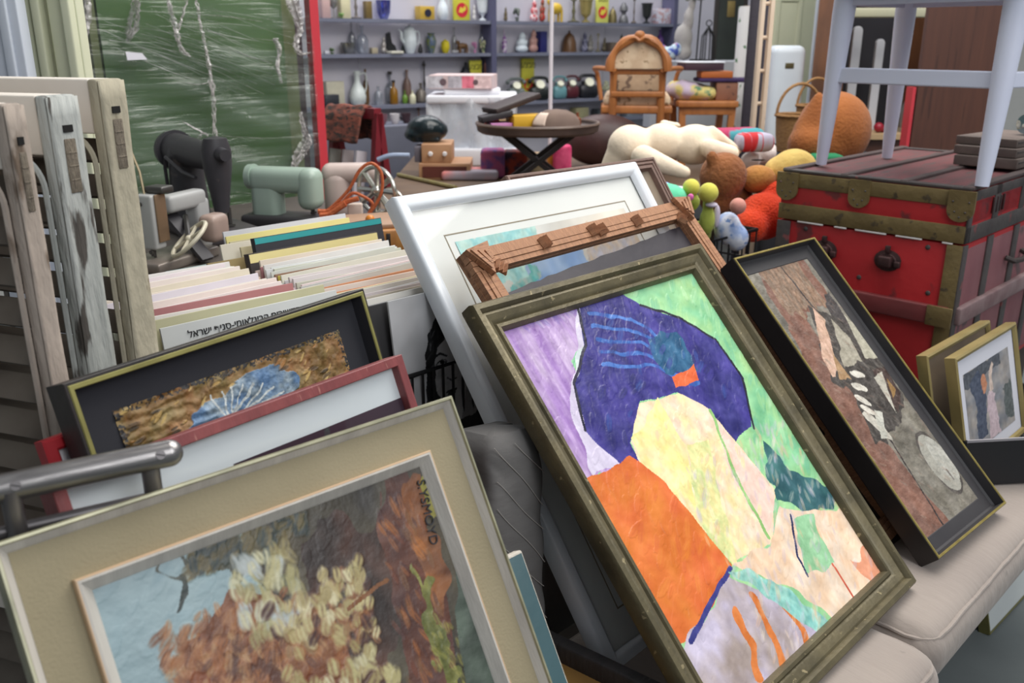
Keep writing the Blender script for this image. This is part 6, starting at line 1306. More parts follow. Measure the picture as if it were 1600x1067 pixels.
b = MB(); b.rbox((0, -.235, zs5 + .125), (.25, .03, .1), .012, 3); build('back_pad', b, mat('floral_shaded', (196, 166, 136), (170, 140, 112), 18, .9, col3=(120, 96, 80), scale3=22, c3=.58), t)
b = MB(); b.rbox((0, .02, zs5 + .02), (.4, .46, .07), .03, 4, None, .02); build('seat_pad', b, m_flo, t)
b = MB(); b.rbox((0, .02, zs5 - .03), (.42, .48, .045), .01, 2); build('seat_rail', b, m_oak, t)
# bench beside it
YN = 5.75; a, c_ = at(1060, 166, YN), at(1155, 158, YN)
t = thing('bench', 'long honey brown wooden bench right of the carved chair, loaded with textiles', 'bench', ((a.x + c_.x) / 2, YN + .2, T2Z)); wB = c_.x - a.x; zB = c_.z - T2Z
b = MB(); b.rbox((0, 0, zB - .02), (wB, .4, .04), .008, 2); build('bench_top', b, m_oak, t); b = MB(); b.rbox((0, -.17, zB - .06), (wB - .06, .02, .05), .004, 2); build('apron', b, m_oak, t)
for x in (-1, 1):
    for y in (-1, 1): b = MB(); b.bar((x * (wB / 2 - .05), y * .16, 0), (x * (wB / 2 - .03), y * .16, zB - .04), .035, .04); build('leg', b, m_oak, t, smooth=False)
zB += T2Z
a = at(1078, 150, YN); b = MB(); b.ball((0, 0, .05), (.13, .12, .06)); b.ball((.09, -.03, .04), (.09, .1, .05)); b.ball((-.06, 0, .065), (.09, .1, .06)); b.rbox((.02, 0, .012), (.22, .16, .024), .01, 2)
solo('cushion', 'heap of lilac and yellow floral cushions on the bench beside the carved chair', 'cushion', b, mat('floral_heap', (186, 170, 190), (206, 190, 120), 9, .85, contrast=.05, col3=(90, 130, 100), scale3=12, c3=.6), (a.x + .02, YN + .15, zB + .001), remesh=.012)
t, s_ = boxpx(1118, 1154, 130, 158, YN + .05, .2, 'small brown wooden chest with carved lid at the right end of the bench', mat('chest_wood', (150, 100, 76), (122, 80, 62), 8, .6, col3=(90, 62, 52), scale3=20, c3=.6), 'wooden_chest', z=zB + .001); zH = zB + .002 + s_[2]
a, c_ = at(1080, 127, YN + .1), at(1165, 122, YN + .1); b = MB(); b.rbox((0, 0, .012), (c_.x - a.x, .22, .024), .01, 2); solo('cloth', 'dark purple cloth over the small wooden chest', 'cloth', b, mat('purple_cloth', (62, 40, 90), (44, 30, 64), 8, .85), ((a.x + c_.x) / 2 + .04, YN + .15, zH))
a, c_ = at(1094, 120, YN + .1), at(1144, 113, YN + .1); b = MB(); b.rbox((0, 0, .02), (c_.x - a.x, .16, .04), .004, 1); solo('flat_box', 'flat orange brown box on the purple cloth', 'box', b, mat('orange_box', (190, 104, 44), (170, 92, 40), 6, .6), ((a.x + c_.x) / 2, YN + .15, zH + .025))
a, c_ = at(1066, 110, YN + .1), at(1128, 97, YN + .1)
b = MB(); b.rbox((0, 0, .028), (c_.x - a.x, .2, .045), .003, 1); o = solo('album', 'thick maroon album with white cover lying on the orange box', 'book', b, mat('maroon_album', (70, 40, 56), (56, 34, 46), 6, .6), ((a.x + c_.x) / 2, YN + .16, zH + .065), .1)
b = MB(); b.rbox((0, 0, .054), (c_.x - a.x + .01, .21, .008), .002, 1); build('white_cover', b, mat('white_cover', (232, 234, 242), rough=.5), o)
# figures, roll and picture at the back right
q_ = at(1158, 125, 6.2); t = thing('fabric_roll', 'upright white roll printed with small green leaves', 'roll', (q_.x, 6.2, 0)); zR = at(1162, 10, 6.2).z
b = MB(); b.cyl((0, 0, 0), (.012, 0, zR), .062, n=20); build('roll', b, mat('leaf_print', (226, 226, 224), (216, 216, 216), 5, .7, col3=(70, 120, 76), scale3=16, c3=.60), t)
b = MB(); b.cyl((.012, 0, zR), (.012, 0, zR + .004), .03, n=16); build('core', b, mat('roll_core', (150, 130, 110), rough=.8), t)
q_ = at(1133, 92, 7.6); t = thing('framed_painting', 'tall dark framed picture with a pale ochre patch behind the white roll', 'painting', (q_.x + .02, 7.6, .9)); 
b = MB(); b.rings(.26, at(1133, -20, 7.6).z - .9, [(0, -.03), (0, 0), (.03, .0), (.035, -.01)]); b.xf(MX.Rotation(PI / 2, 4, 'X')); build('frame', b, mat('dark_frame', (48, 42, 40), rough=.5), t, smooth=False)
b = MB(); b.box((0, .006, .55), (.2, .004, 1.1)); build('picture', b, mat('dark_green_picture', (52, 60, 54), (36, 40, 40), 5, .5), t, smooth=False)
b = MB(); b.rbox((0, .002, at(1133, 14, 7.6).z - .9), (.06, .004, .12), .001, 1); build('patch', b, mat('ochre_patch', (150, 130, 70), (120, 100, 60), 10, .6), t)
b = MB(); b.rbox((0, 0, .45), (.5, .3, .9), .01, 2); solo('crate', 'dark plinth under the tall dark picture', 'crate', b, m_dark, (q_.x + .05, 7.75, 0))
# wrought metal bird stand and tall pale figure
zF = at(1080, 95, 6.9).z
b = MB(); b.rbox((0, 0, zF / 2), (.7, .35, zF), .01, 2); q_ = at(1092, 95, 6.9); solo('plinth', 'pale grey cabinet behind the bench carrying the metal ornaments', 'cabinet', b, mat('pale_grey_cab', (170, 172, 178), (156, 158, 166), 4, .7), (q_.x, 7.02, 0))
q_ = at(1072, 90, 6.85); t = thing('statue', 'pale stone coloured figure of a standing bird at the end of the shelves', 'statue', (q_.x, 6.95, zF)); b = MB(); b.ball((0, 0, .06), (.06, .05, .06)); b.ball((-.01, 0, .16), (.07, .05, .1)); b.ball((.02, 0, .28), (.04, .04, .09)); b.ball((.04, 0, .4), (.028, .03, .07)); b.ball((.07, 0, .46), (.04, .025, .025)); build('figure', b, mat('stone_grey', (176, 172, 168), (150, 146, 146), 12, .8, bump=.3), t, remesh=.012)
q_ = at(1090, 90, 6.85); t = thing('iron_stand', 'thin wrought iron bird ornament on a tall stem', 'ornament', (q_.x, 6.9, zF)); b = MB(); b.tube([V((0, 0, 0)), V((.01, 0, .42))], .006, 6); b.cyl((0, 0, 0), (0, 0, .012), .05, n=12); build('stem', b, m_wire, t); b = MB(); b.ball((0, 0, .45), (.06, .02, .035)); b.tube(smoothp([V((-.05, 0, .44)), V((-.1, 0, .42)), V((-.09, 0, .56))]), .005, 5); b.tube(smoothp([V((.05, 0, .46)), V((.09, 0, .5)), V((.1, 0, .47))]), .006, 5); build('bird', b, mat('bronze_bird', (110, 110, 96), rough=.4, metal=.4), t)
q_ = at(1108, 90, 6.8); t = thing('lantern', 'black wire lantern on the pale cabinet left of the dark picture', 'lantern', (q_.x, 6.88, zF)); b = MB(); b.cyl((0, 0, 0), (0, 0, .01), .06, n=12)
for k in range(6): a_ = 2 * PI * k / 6; b.tube([V((.05 * math.cos(a_), .05 * math.sin(a_), 0)), V((.045 * math.cos(a_), .045 * math.sin(a_), .17)), V((0, 0, .24))], .005, 5)
build('cage', b, m_wire, t); b = MB(); b.tube([V((.02 * math.cos(a_), 0, .26 + .02 * math.sin(a_))) for a_ in [2 * PI * k / 12 for k in range(12)]], .004, 5, True); build('ring', b, m_wire, t)
q_ = at(1050, 98, 6.6); b = MB(); b.ball((0, 0, .05), (.05, .05, .05)); b.ball((.05, 0, .08), (.04, .04, .05)); b.ball((-.05, .02, .06), (.04, .04, .06)); solo('toy_bundle', 'blue white and red cloth flowers right of the carved chair back', 'ornament', b, mat('blue_flowers', (60, 80, 160), (190, 210, 220), 24, .7, contrast=.06, col3=(206, 80, 80), scale3=20, c3=.6), (q_.x, 6.75, zF), remesh=.01)
# thin white post
q_ = at(862, 150, 5.0); b = MB(); b.cyl((0, 0, 0), (0, 0, 2.3), .011, n=12); solo('post', 'thin white metal post rising behind the round tray table', 'post', b, mat('white_post', (222, 216, 222), rough=.5), (q_.x, 5.15, T1Z))
# ================================================================== shelving along the back wall
m_sh = mat('blue_grey_shelf', (124, 127, 144), (110, 113, 130), 5, .6); m_up = mat('slate_upright', (94, 94, 122), (82, 82, 108), 5, .6)
Z = [at(500, 28, 6.9).z, at(502, 85, 6.9).z, at(505, 169, 6.9).z - .0, at(505, 214, 6.9).z]
def s_of(px_, z, out=0.):                       # parameter along the shelf lip for a photo column
    y = 60
    for _ in range(4):
        d = ray(px_, y); o = WL + WN * out; k = WD.x * d.y - WD.y * d.x
        s_ = ((CAM.x - o.x) * -d.y + (CAM.y - o.y) * d.x) / k * -1 if False else ((o.x - CAM.x) * d.y - (o.y - CAM.y) * d.x) / -k
        p = o + WD * s_; v = V((p.x, p.y, z)) - CAM; y = 533.5 - FPX * v.dot(UPV) / v.dot(FW)
    return s_, v.dot(FW), y
def shelf_unit(label, s0, s1, zs, zt, ups):
    c_ = wallp((s0 + s1) / 2, 0); t = thing('shelving_unit', label, 'shelf', c_, math.atan2(WD.y, WD.x)); L_ = s1 - s0
    for z in zs: b = MB(); b.box((0, (SH - .02) / 2, z - .013), (L_, SH - .02, .026)); build('shelf_board', b, m_sh, t, smooth=False)
    for x in ups: b = MB(); b.box((x - (s0 + s1) / 2, SH / 2 - .006, zt / 2), (.05, SH - .004, zt)); build('upright', b, m_up, t, smooth=False)
sA, sB, sC = s_of(497, 1.6)[0], s_of(771, 1.6)[0], s_of(1054, 1.6)[0]
shelf_unit('left bay of blue grey wall shelves crowded with glass and china', sA - .25, sB - .025, [Z[0], Z[1], Z[2], Z[3]], 2.1, [sA - .22])
zp = at(820, 145, 7.9).z
shelf_unit('right bay of blue grey wall shelves with old telephones and figures', sB - .02, sC + .1, [Z[0], Z[1], Z[2] - .02, Z[3]], 2.1, [sB + .005, sC])
for x_ in (578, 962):                              # slotted wall rails
    s_ = s_of(x_, 1.4)[0]; b = MB(); q_ = wallp(s_, 0, -SH + .004); b.rbox((0, 0, 1.3), (.02, .008, 1.5), .002, 1); solo('shelf_rail', 'slotted metal rail on the wall %s' % ('behind the glass decanters' if x_ == 578 else 'behind the small bronze figures'), 'rail', b, mat('rail_grey', (190, 188, 196), rough=.5), q_, math.atan2(WD.y, WD.x))
PROF = {
 'bottle': [(.9, 0), (1, .04), (1, .55), (.75, .68), (.3, .78), (.28, .92), (.36, .93), (.36, 1), (0, 1)],
 'flask': [(.7, 0), (1, .1), (1, .5), (.6, .66), (.22, .72), (.22, .9), (.3, .92), (.3, 1), (0, 1)],
 'vase': [(.45, 0), (.5, .05), (.8, .3), (1, .55), (.8, .8), (.55, .9), (.75, 1), (.65, 1), (.45, .9), (0, .85)],
 'urn': [(.6, 0), (.62, .05), (.2, .12), (.2, .2), (.7, .35), (.85, .7), (.9, .92), (1, .94), (1, 1), (.85, 1), (.8, .8), (0, .7)],
 'pitcher': [(.6, 0), (.95, .12), (1, .28), (.8, .48), (.36, .68), (.3, .85), (.46, 1), (.38, 1), (.24, .85), (0, .8)],
 'pot': [(.55, 0), (.6, .03), (.95, .3), (1, .5), (.92, .78), (.8, .8), (.5, .9), (.16, .93), (.2, .97), (0, 1)],
 'cup': [(.5, 0), (.6, .05), (.85, .4), (1, 1), (.93, 1), (.75, .4), (.4, .1), (0, .08)],
 'bowl': [(.5, 0), (.55, .06), (.85, .35), (1, 1), (.92, 1), (.72, .35), (.3, .12), (0, .1)],
 'goblet': [(.7, 0), (.7, .03), (.12, .08), (.1, .4), (.7, .55), (1, .75), (.85, 1), (.78, 1), (.8, .75), (0, .55)],
 'candle': [(.9, 0), (1, .04), (.3, .1), (.18, .3), (.32, .45), (.18, .6), (.2, .85), (.55, .9), (.5, .94), (.2, .95), (.2, 1), (0, 1)],
 'dome': [(1, 0), (1, .1), (.9, .45), (.6, .75), (.2, .88), (.12, .9), (.16, .97), (0, 1)],
 'lamp': [(.95, 0), (1, .05), (.8, .3), (.4, .42), (.42, .5), (.8, .62), (.75, .8), (.45, .9), (.3, 1), (0, 1)],
}
def shelf_item(px_, zi, kind, hpx, wpx, col, label, cat, name=None, col2=None, out=-.085, glass=False, z=None, metal=0., rough=.35, extra=None, rz=None):
    z = Z[zi] if z is None else z
    s_, d_, _ = s_of(px_, z, out); q_ = wallp(s_, z + .0005, out); sc_ = d_ / FPX; h_ = hpx * sc_; w_ = wpx * sc_; r = w_ / 2
    key = 'itm_%d_%d_%d_%d' % (tuple(col) + (int(metal * 10) + (100 if glass else 0) + int(rough * 100) * 10,))
    if glass: m_ = glassy(key, col, gloss=.14, haze=.14, hcol=(220, 224, 230))
    else:
        m_ = mat(key + ('_%d' % sum(col2) if col2 else ''), col, col2 or tuple(int(v * .88) for v in col), 40 if col2 else 12, rough, metal, contrast=.08 if col2 else .25)
    rz = math.atan2(WD.y, WD.x) if rz is None else rz; b = MB()
    if kind in PROF: b.lathe([(a * r, c_ * h_) for a, c_ in PROF[kind]], n=18)
    elif kind == 'box': b.rbox((0, 0, h_ / 2), (w_, min(w_, .09), h_), .004, 1)
    elif kind == 'slab': b.rbox((0, 0, h_ / 2), (w_, .02, h_), .002, 1)
    elif kind == 'figure':
        b.ball((0, 0, h_ * .18), (r * .95, r * .7, h_ * .2)); b.ball((0, 0, h_ * .46), (r * .8, r * .6, h_ * .24)); b.ball((r * .1, 0, h_ * .78), (r * .5, r * .48, h_ * .15)); b.ball((r * .4, -.1 * r, h_ * .55), (r * .5, r * .4, h_ * .08)); b.ball((.1 * r, 0, h_ * .93), (r * .3, r * .3, h_ * .08))
    elif kind == 'animal':
        b.ball((0, 0, h_ * .55), (r * .8, r * .42, h_ * .24)); b.ball((-r * .75, 0, h_ * .82), (r * .3, r * .24, h_ * .16)); b.tube([V((-r * .5, 0, h_ * .6)), V((-r * .7, 0, h_ * .8))], r * .2, 8)
        for x in (-.55, .55):
            for y in (-.25, .25): b.cyl((x * r, y * r, 0), (x * r, y * r, h_ * .5), r * .13, n=8)
    elif kind == 'bush':
        for k in range(14): a_ = R.uniform(0, 6.28); q = R.uniform(.2, .8) * r; b.ball((q * math.cos(a_), q * math.sin(a_) * .7, h_ * R.uniform(.45, .9)), (r * .3, r * .25, h_ * .14), n=8, m=6)
        b.lathe([(.3 * r, 0), (.42 * r, h_ * .3), (0, h_ * .3)], n=10)
    elif kind == 'phone':
        b.rbox((0, 0, h_ * .3), (w_, w_ * .55, h_ * .6), h_ * .22, 3); b.rbox((0, .01, h_ * .66), (w_ * .5, w_ * .35, h_ * .2), .01, 2)
    elif kind == 'shard': b.prism([V((-r, 0, 0)), V((r, 0, 0)), V((r * .6, 0, h_ * .35)), V((-r * .1, 0, h_ * .5)), V((-r * .4, 0, h_)), V((-r, 0, h_ * .92))], V((0, .03, 0)))
    sm = kind not in ('shard',)
    root = solo(name or cat.replace(' ', '_'), label, cat, b, m_, q_, rz, smooth=sm, remesh=.006 if kind == 'figure' else 0, group={'phone': 'old telephones on the wall shelf', 'slab': 'yellow price signs on the shelves'}.get(kind))
    if extra: extra(root, r, h_, m_)
    return root
def handle_spout(root, r, h_, m_):
    b = MB(); b.tube(smoothp([V((r * .85, 0, h_ * .72)), V((r * 1.5, 0, h_ * .74)), V((r * 1.5, 0, h_ * .4)), V((r * .9, 0, h_ * .28))]), r * .09, 6); build('handle', b, m_, root)
    b = MB(); b.tube(smoothp([V((-r * .85, 0, h_ * .35)), V((-r * 1.3, 0, h_ * .5)), V((-r * 1.35, 0, h_ * .72)), V((-r * 1.7, 0, h_ * .82))]), [r * .2] * 12 + [r * .13] * 7, 8); build('spout', b, m_, root)
def handle(root, r, h_, m_):
    b = MB(); b.tube(smoothp([V((r * .4, 0, h_ * .9)), V((r * 1.15, 0, h_ * .92)), V((r * 1.2, 0, h_ * .55)), V((r * .9, 0, h_ * .35))]), r * .08, 6); build('handle', b, m_, root)
def dark_cap(root, r, h_, m_): b = MB(); b.cyl((0, 0, h_ * .96), (0, 0, h_ * 1.06), r * .4, n=12); build('cap', b, m_blk, root)
def dial(root, r, h_, m_):
    b = MB(); b.cyl((0, -r * .1, h_ * .62), (0, -r * .42, h_ * .72), r * .42, n=18); build('dial', b, mat('ivory_dial', (222, 220, 196), rough=.5), root)
    b = MB(); b.tube(smoothp([V((-r * .9, .0, h_ * .86)), V((-r * .5, 0, h_ * .98)), V((r * .5, 0, h_ * .98)), V((r * .9, 0, h_ * .86))]), r * .14, 8); b.ball((-r * .9, 0, h_ * .84), r * .22); b.ball((r * .9, 0, h_ * .84), r * .22); build('receiver', b, m_, root)
def face(root, r, h_, m_): b = MB(); b.cyl((0, -.045, h_ * .5), (0, -.052, h_ * .5), r * .45, n=20); build('dial', b, mat('dark_dial', (40, 40, 60), rough=.3), root)
def sign_art(root, r, h_, m_):
    b = MB(); b.cyl((0, -.0105, h_ * .38), (0, -.012, h_ * .38), r * .72, n=28); build('red_disc', b, mat('sign_red', (206, 36, 56), rough=.6), root)
    b = MB(); b.prism([V((-r * .45, -.0122, h_ * .3)), V((-r * .2, -.0122, h_ * .5)), V((r * .1, -.0122, h_ * .44)), V((r * .4, -.0122, h_ * .56)), V((r * .5, -.0122, h_ * .4)), V((0, -.0122, h_ * .28))], V((0, -.0012, 0))); build('emblem', b, mat('sign_yellow2', (226, 206, 70), rough=.6), root, smooth=False)
    text_mesh('lettering', 'מבצע'[::-1], h_ * .2, m_blk, root, MX.Translation(V((0, -.0112, h_ * .84))) @ MX.Rotation(PI / 2, 4, 'X'))
YEL = (216, 210, 70)
I = shelf_item
# --- top shelf, left bay
I(508, 0, 'box', 40, 14, (210, 176, 172), 'tall pinkish box at the left end of the top shelf', 'box')
I(522, 0, 'goblet', 34, 16, (176, 174, 172), 'silver goblet on the top shelf beside the pinkish box', 'goblet', metal=.7)
I(538, 0, 'box', 34, 16, (222, 214, 176), 'cream box between two silver pieces on the top shelf', 'box')
I(534, 0, 'bush', 8, 12, (110, 150, 70), 'tiny green ornament before the cream box', 'ornament', out=-.03)
I(557, 0, 'candle', 38, 18, (140, 132, 128), 'dark silver ornament on the top shelf, second silver piece from the left', 'ornament', metal=.6)
I(575, 0, 'box', 26, 11, (120, 100, 56), 'brown and gold book standing on the top shelf', 'book')
I(600, 0, 'bowl', 28, 24, (90, 120, 214), 'clear glass bowl with cobalt blue base on the top shelf', 'bowl', glass=True)
I(664, 0, 'box', 20, 26, (206, 170, 70), 'yellow clock with dark round dial on the top shelf', 'clock', name='clock', extra=face)
I(692, 0, 'pitcher', 44, 18, (224, 232, 238), 'white porcelain jug left of the yellow sign', 'jug', extra=handle)
I(721, 0, 'slab', 40, 30, YEL, 'yellow sign with red disc on the top shelf, left bay', 'sign', name='price_sign', extra=sign_art)
I(741, 0, 'figure', 24, 8, (214, 210, 208), 'small white figurine right of the yellow sign', 'figurine')
I(754, 0, 'urn', 36, 20, (228, 234, 238), 'white footed porcelain vase against the slate upright', 'vase', extra=handle)
# --- top shelf, right bay
I(790, 0, 'figure', 22, 8, (110, 96, 70), 'small bronze figurine next to the slate upright', 'figurine')
I(808, 0, 'bush', 22, 16, (104, 110, 104), 'grey green miniature tree on the top shelf', 'plant')
I(834, 0, 'figure', 32, 16, (230, 214, 214), 'white and red clown figurine on the top shelf', 'figurine', col2=(190, 60, 70))
I(847, 0, 'figure', 36, 12, (176, 52, 44), 'red and brown figurine left of the white post', 'figurine', col2=(120, 80, 60))
I(868, 0, 'animal', 36, 32, (216, 180, 60), 'yellow toy animal behind the white post', 'figurine')
I(896, 0, 'candle', 36, 20, (120, 116, 90), 'dull brass candlestick on the top shelf', 'candlestick', metal=.6)
I(915, 0, 'urn', 34, 22, (176, 160, 100), 'gold trophy cup with black foot on the top shelf', 'trophy', metal=.5)
I(940, 0, 'slab', 40, 25, (226, 226, 110), 'pale yellow sign with pink disc on the top shelf, right bay', 'sign', name='price_sign', extra=sign_art)
I(957, 0, 'dome', 24, 14, (120, 108, 70), 'round brass plate edge right of the pale yellow sign', 'plate', metal=.5)
I(974, 0, 'lamp', 30, 16, (110, 110, 112), 'grey oil lamp on the top shelf', 'lamp', metal=.3)
I(990, 0, 'candle', 38, 9, (96, 84, 72), 'thin dark candlestick beside the black urn', 'candlestick')
I(1010, 0, 'urn', 30, 18, (34, 36, 36), 'black urn on the top shelf', 'urn')
I(1034, 0, 'box', 22, 30, (206, 208, 220), 'white toy box with red line at the right end of the top shelf', 'box', col2=(190, 150, 150))
# --- second shelf, left bay
I(510, 1, 'box', 5, 7, (226, 226, 232), 'tiny white box at the left end of the second shelf', 'box')
I(519, 1, 'bush', 9, 14, (90, 120, 66), 'small green cactus on the second shelf', 'plant')
I(544, 1, 'bowl', 17, 23, (190, 186, 172), 'wire and glass basket on the second shelf', 'basket', glass=True)
I(551, 1, 'flask', 46, 12, (206, 206, 210), 'tall glass decanter behind the wire basket', 'decanter', glass=True, out=-.13)
I(567, 1, 'flask', 42, 19, (226, 230, 236), 'cut glass decanter right of the wire basket', 'decanter', glass=True)
I(584, 1, 'box', 9, 10, (190, 178, 150), 'small beige trinket box on the second shelf', 'box')
I(600, 1, 'figure', 26, 11, (176, 170, 166), 'silver figurine left of the black wedge', 'figurine', metal=.4)
I(614, 1, 'shard', 32, 17, (36, 38, 40), 'black wedge shaped ornament on the second shelf', 'ornament')
I(617, 1, 'box', 4, 22, (226, 222, 206), 'flat cream box in front of the black wedge', 'box', out=-.03)
I(641, 1, 'pot', 43, 22, (230, 238, 240), 'tall white porcelain coffee pot on the second shelf', 'coffee pot', name='coffee_pot', extra=handle_spout)
I(630, 1, 'figure', 14, 8, (38, 44, 42), 'black cat figurine left behind the white coffee pot', 'figurine', out=-.13)
I(657, 1, 'figure', 15, 10, (34, 32, 34), 'black cat figurine right of the white coffee pot', 'figurine')
I(674, 1, 'vase', 30, 17, (84, 100, 130), 'blue green cloisonne vase on the second shelf', 'vase', col2=(110, 120, 70))
I(696, 1, 'pot', 21, 14, (214, 196, 40), 'yellow pineapple jar on the second shelf', 'jar')
I(710, 1, 'flask', 38, 8, (216, 216, 214), 'slim clear bud vase behind the yellow jar', 'vase', glass=True, out=-.13)
I(711, 1, 'bowl', 4, 12, (222, 220, 220), 'tiny white dish right of the yellow jar', 'dish', out=-.03)
I(723, 1, 'animal', 19, 24, (110, 78, 44), 'brown wooden cart ornament on the second shelf', 'ornament')
I(742, 1, 'bush', 16, 12, (206, 140, 180), 'pink porcelain flowers on the second shelf', 'ornament')
I(755, 1, 'bush', 20, 12, (110, 130, 90), 'green and white flower ornament right of the pink one', 'ornament', col2=(214, 206, 170))
I(753, 1, 'flask', 40, 10, (214, 216, 222), 'clear glass bottle behind the flower ornaments', 'bottle', glass=True, out=-.14)
I(763, 1, 'goblet', 27, 8, (206, 204, 214), 'clear glass goblet against the slate upright', 'goblet', glass=True)
# --- second shelf, right bay
I(788, 1, 'flask', 34, 8, (214, 206, 214), 'slim glass vase with purple neck beside the slate upright', 'vase', col2=(130, 60, 150))
I(815, 1, 'figure', 30, 24, (226, 236, 242), 'white porcelain bird on the second shelf', 'figurine')
I(833, 1, 'figure', 34, 18, (196, 150, 140), 'pink owl figurine on the second shelf', 'figurine')
I(846, 1, 'box', 31, 13, (44, 46, 110), 'dark blue box with pale stripe on the second shelf', 'box')
I(889, 1, 'dome', 32, 24, (96, 66, 40), 'brown domed clock shaped ornament right of the white post', 'ornament')
I(913, 1, 'figure', 30, 13, (150, 150, 170), 'blue white porcelain figurine on the second shelf', 'figurine', col2=(70, 70, 100))
I(922, 1, 'figure', 26, 13, (140, 136, 130), 'grey stone figurine with raised arm on the second shelf', 'figurine')
I(934, 1, 'candle', 28, 9, (150, 140, 110), 'short brass candlestick left of the carved chair', 'candlestick', metal=.5)
I(944, 1, 'figure', 22, 9, (100, 90, 70), 'bronze figurine left of the carved chair crest', 'figurine', metal=.3)
I(955, 1, 'box', 14, 12, (110, 96, 84), 'brown trinket casket next to the carved chair crest', 'box')
I(970, 1, 'figure', 26, 11, (70, 76, 66), 'dark green figurine just behind the carved chair crest', 'figurine')
I(1030, 1, 'bottle', 32, 12, (96, 60, 130), 'purple glass bottle at the right end of the second shelf', 'bottle')
I(1020, 1, 'box', 22, 9, (150, 140, 130), 'grey box left of the purple bottle', 'box')
# --- third shelf, left bay
I(516, 2, 'box', 20, 24, (52, 54, 60), 'black box in front of the open cream carton', 'box', out=-.02)
I(522, 2, 'box', 38, 30, (206, 200, 178), 'open cream carton at the left end of the third shelf', 'box', out=-.11)
I(560, 2, 'pitcher', 52, 26, (226, 232, 228), 'white opaline pitcher with slender neck on the third shelf', 'pitcher', extra=handle)
I(573, 2, 'flask', 54, 10, (120, 92, 60), 'slim bronze bottle right behind the white pitcher', 'bottle', metal=.2, out=-.12)
I(592, 2, 'bottle', 28, 14, (224, 228, 232), 'clear glass tumbler bottle right of the white pitcher', 'bottle', glass=True)
I(611, 2, 'flask', 46, 17, (216, 220, 224), 'clear glass flask with black stopper behind the amber bottle', 'bottle', glass=True, out=-.13, extra=dark_cap)
I(616, 2, 'bottle', 34, 13, (150, 104, 24), 'amber glass bottle on the third shelf', 'bottle', rough=.15, extra=dark_cap)
I(633, 2, 'flask', 20, 9, (116, 156, 60), 'small green glass bottle on the third shelf', 'bottle', rough=.2)
I(637, 2, 'bottle', 50, 13, (130, 104, 94), 'tall brown stoneware bottle behind the green one', 'bottle', out=-.13)
I(645, 2, 'bottle', 20, 10, (226, 222, 190), 'small cream bottle right of the green one', 'bottle', out=-.03)
I(658, 2, 'flask', 30, 17, (120, 112, 104), 'grey brown pewter flask on the third shelf', 'flask', metal=.3)
I(664, 2, 'candle', 62, 11, (56, 50, 46), 'tall dark candlestick left of the pink box', 'candlestick', out=-.12)
I(743, 2, 'slab', 60, 22, YEL, 'yellow sign with black lettering behind the pink box', 'sign', name='price_sign', extra=sign_art)
I(758, 2, 'figure', 62, 8, (120, 76, 66), 'brown and red carved figure right of the yellow sign', 'figurine')
I(728, 2, 'dome', 58, 26, (40, 42, 48), 'dark domed hat shape behind the pink box', 'hat', out=-.1)
# --- telephones, right bay
zph = Z[2] - .02
I(824, 2, 'slab', 62, 24, YEL, 'tall yellow sign with red disc above the telephones', 'sign', name='price_sign', extra=sign_art, z=zph, out=-.14)
for x_, w_, c_, nm in ((806, 30, (110, 118, 116), 'grey'), (842, 34, (34, 38, 36), 'black, leftmost'), (874, 24, (110, 160, 166), 'turquoise'), (893, 24, (92, 34, 44), 'dark red'), (918, 34, (38, 38, 44), 'black, rightmost')):
    I(x_, 2, 'phone', 34, w_, c_, 'old %s dial telephone in the row on the right bay shelf' % nm, 'telephone', z=zph, extra=dial, out=-.06, rz=math.atan2(WD.y, WD.x) - .3)
I(947, 2, 'bush', 24, 16, (190, 190, 160), 'pale dried flowers left of the carved chair', 'ornament', z=zph)
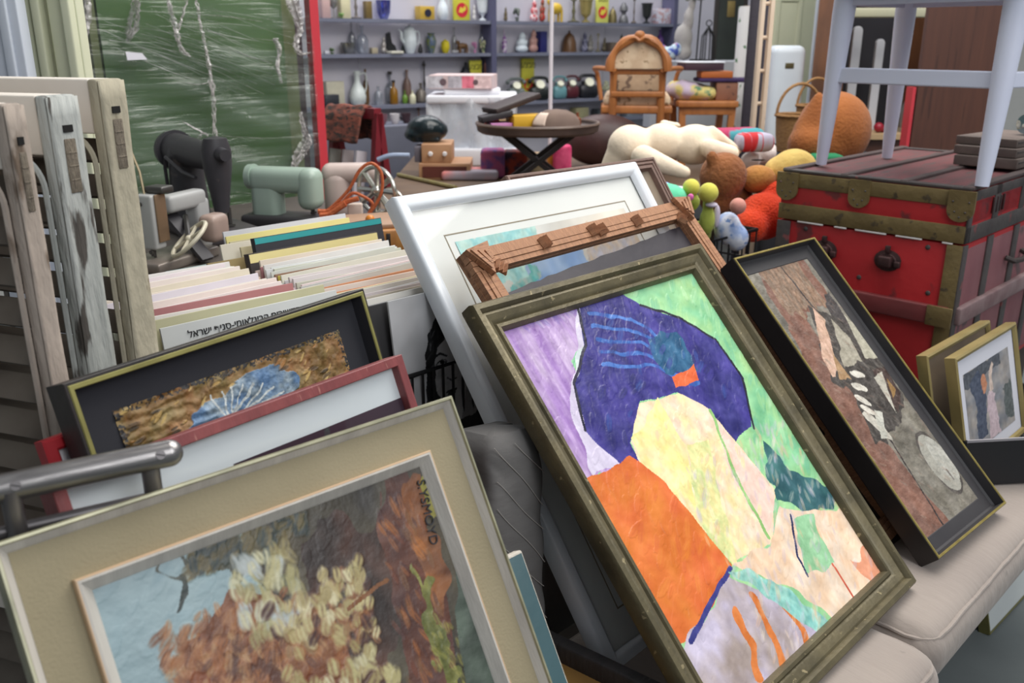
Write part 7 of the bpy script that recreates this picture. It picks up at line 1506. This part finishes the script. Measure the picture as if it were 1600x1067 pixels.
# --- low shelf
for x_, k_, h_, w_, c_, lab in ((585, 'bowl', 16, 26, (150, 80, 50), 'rust red bowl on the lowest shelf behind the kilim'), (598, 'box', 10, 12, (190, 160, 110), 'straw box on the lowest shelf'), (611, 'bowl', 8, 18, (206, 196, 150), 'cream dish on the lowest shelf'), (645, 'dome', 12, 20, (90, 84, 80), 'grey lid on the lowest shelf'), (655, 'candle', 34, 12, (120, 80, 56), 'small brown lamp on the lowest shelf next to the wrapped cabinet')):
    I(x_, 3, k_, h_, w_, c_, lab, 'ornament')
s_, d_, _ = s_of(630, Z[3], -.06); q_ = wallp(s_, Z[3] + .001, -.06); sc_ = d_ / FPX
b = MB()
for x in (-6, 8): b.tube(smoothp([V((x * sc_ - 6 * sc_, 0, 0)), V((x * sc_ - 5 * sc_, 0, 16 * sc_)), V((x * sc_, 0, 21 * sc_)), V((x * sc_ + 5 * sc_, 0, 16 * sc_)), V((x * sc_ + 7 * sc_, 0, 0))]), .006, 6)
solo('wire_rack', 'black double hoop handle on the lowest shelf', 'handle', b, m_wire, q_, math.atan2(WD.y, WD.x))
for x_, w_, h_, c_, lab in ((905, 26, 18, (176, 170, 130), 'pale hooped cane basket under the telephones'), (940, 30, 14, (70, 76, 80), 'dark grey tool box under the telephones'), (880, 22, 12, (96, 90, 88), 'grey jar below the turquoise telephone'), (985, 28, 20, (150, 160, 168), 'pale grey tub seen under the carved chair seat'), (1090, 40, 26, (70, 66, 70), 'dark crate under the bench'), (690, 30, 16, (100, 104, 120), 'grey blue tin on the lowest shelf')):
    I(x_, 3, 'box' if w_ > 24 else 'bowl', h_, w_, c_, lab, 'container')
q_ = at(588, 222, 6.3); b = MB(); b.rbox((0, 0, .5), (1.1, .3, 1.0), .01, 2); solo('side_cabinet', 'blue grey low cabinet in front of the left shelves', 'cabinet', b, mat('blue_grey_cab', (110, 112, 126), (96, 98, 112), 4, .6), (q_.x + .0, 6.5, 0), math.atan2(WD.y, WD.x))
for k, (x_, c_, lab) in enumerate(((577, (170, 80, 60), 'red brown tin on the blue grey low cabinet'), (594, (130, 90, 100), 'mauve crystal dish on the blue grey low cabinet'), (612, (220, 214, 216), 'white cup on the blue grey low cabinet'), (629, (70, 50, 56), 'dark plum bowl on the blue grey low cabinet'))):
    q_ = at(x_, 232, 6.3); r = .036; b = MB(); b.lathe([(a * r, c2 * .07) for a, c2 in PROF['bowl' if k else 'pot']], n=16); solo('dish', lab, 'dish', b, mat('dish_%d' % k, c_, rough=.4), (q_.x, 6.46 + (q_.x - at(588, 222, 6.3).x) * .7, 1.0))
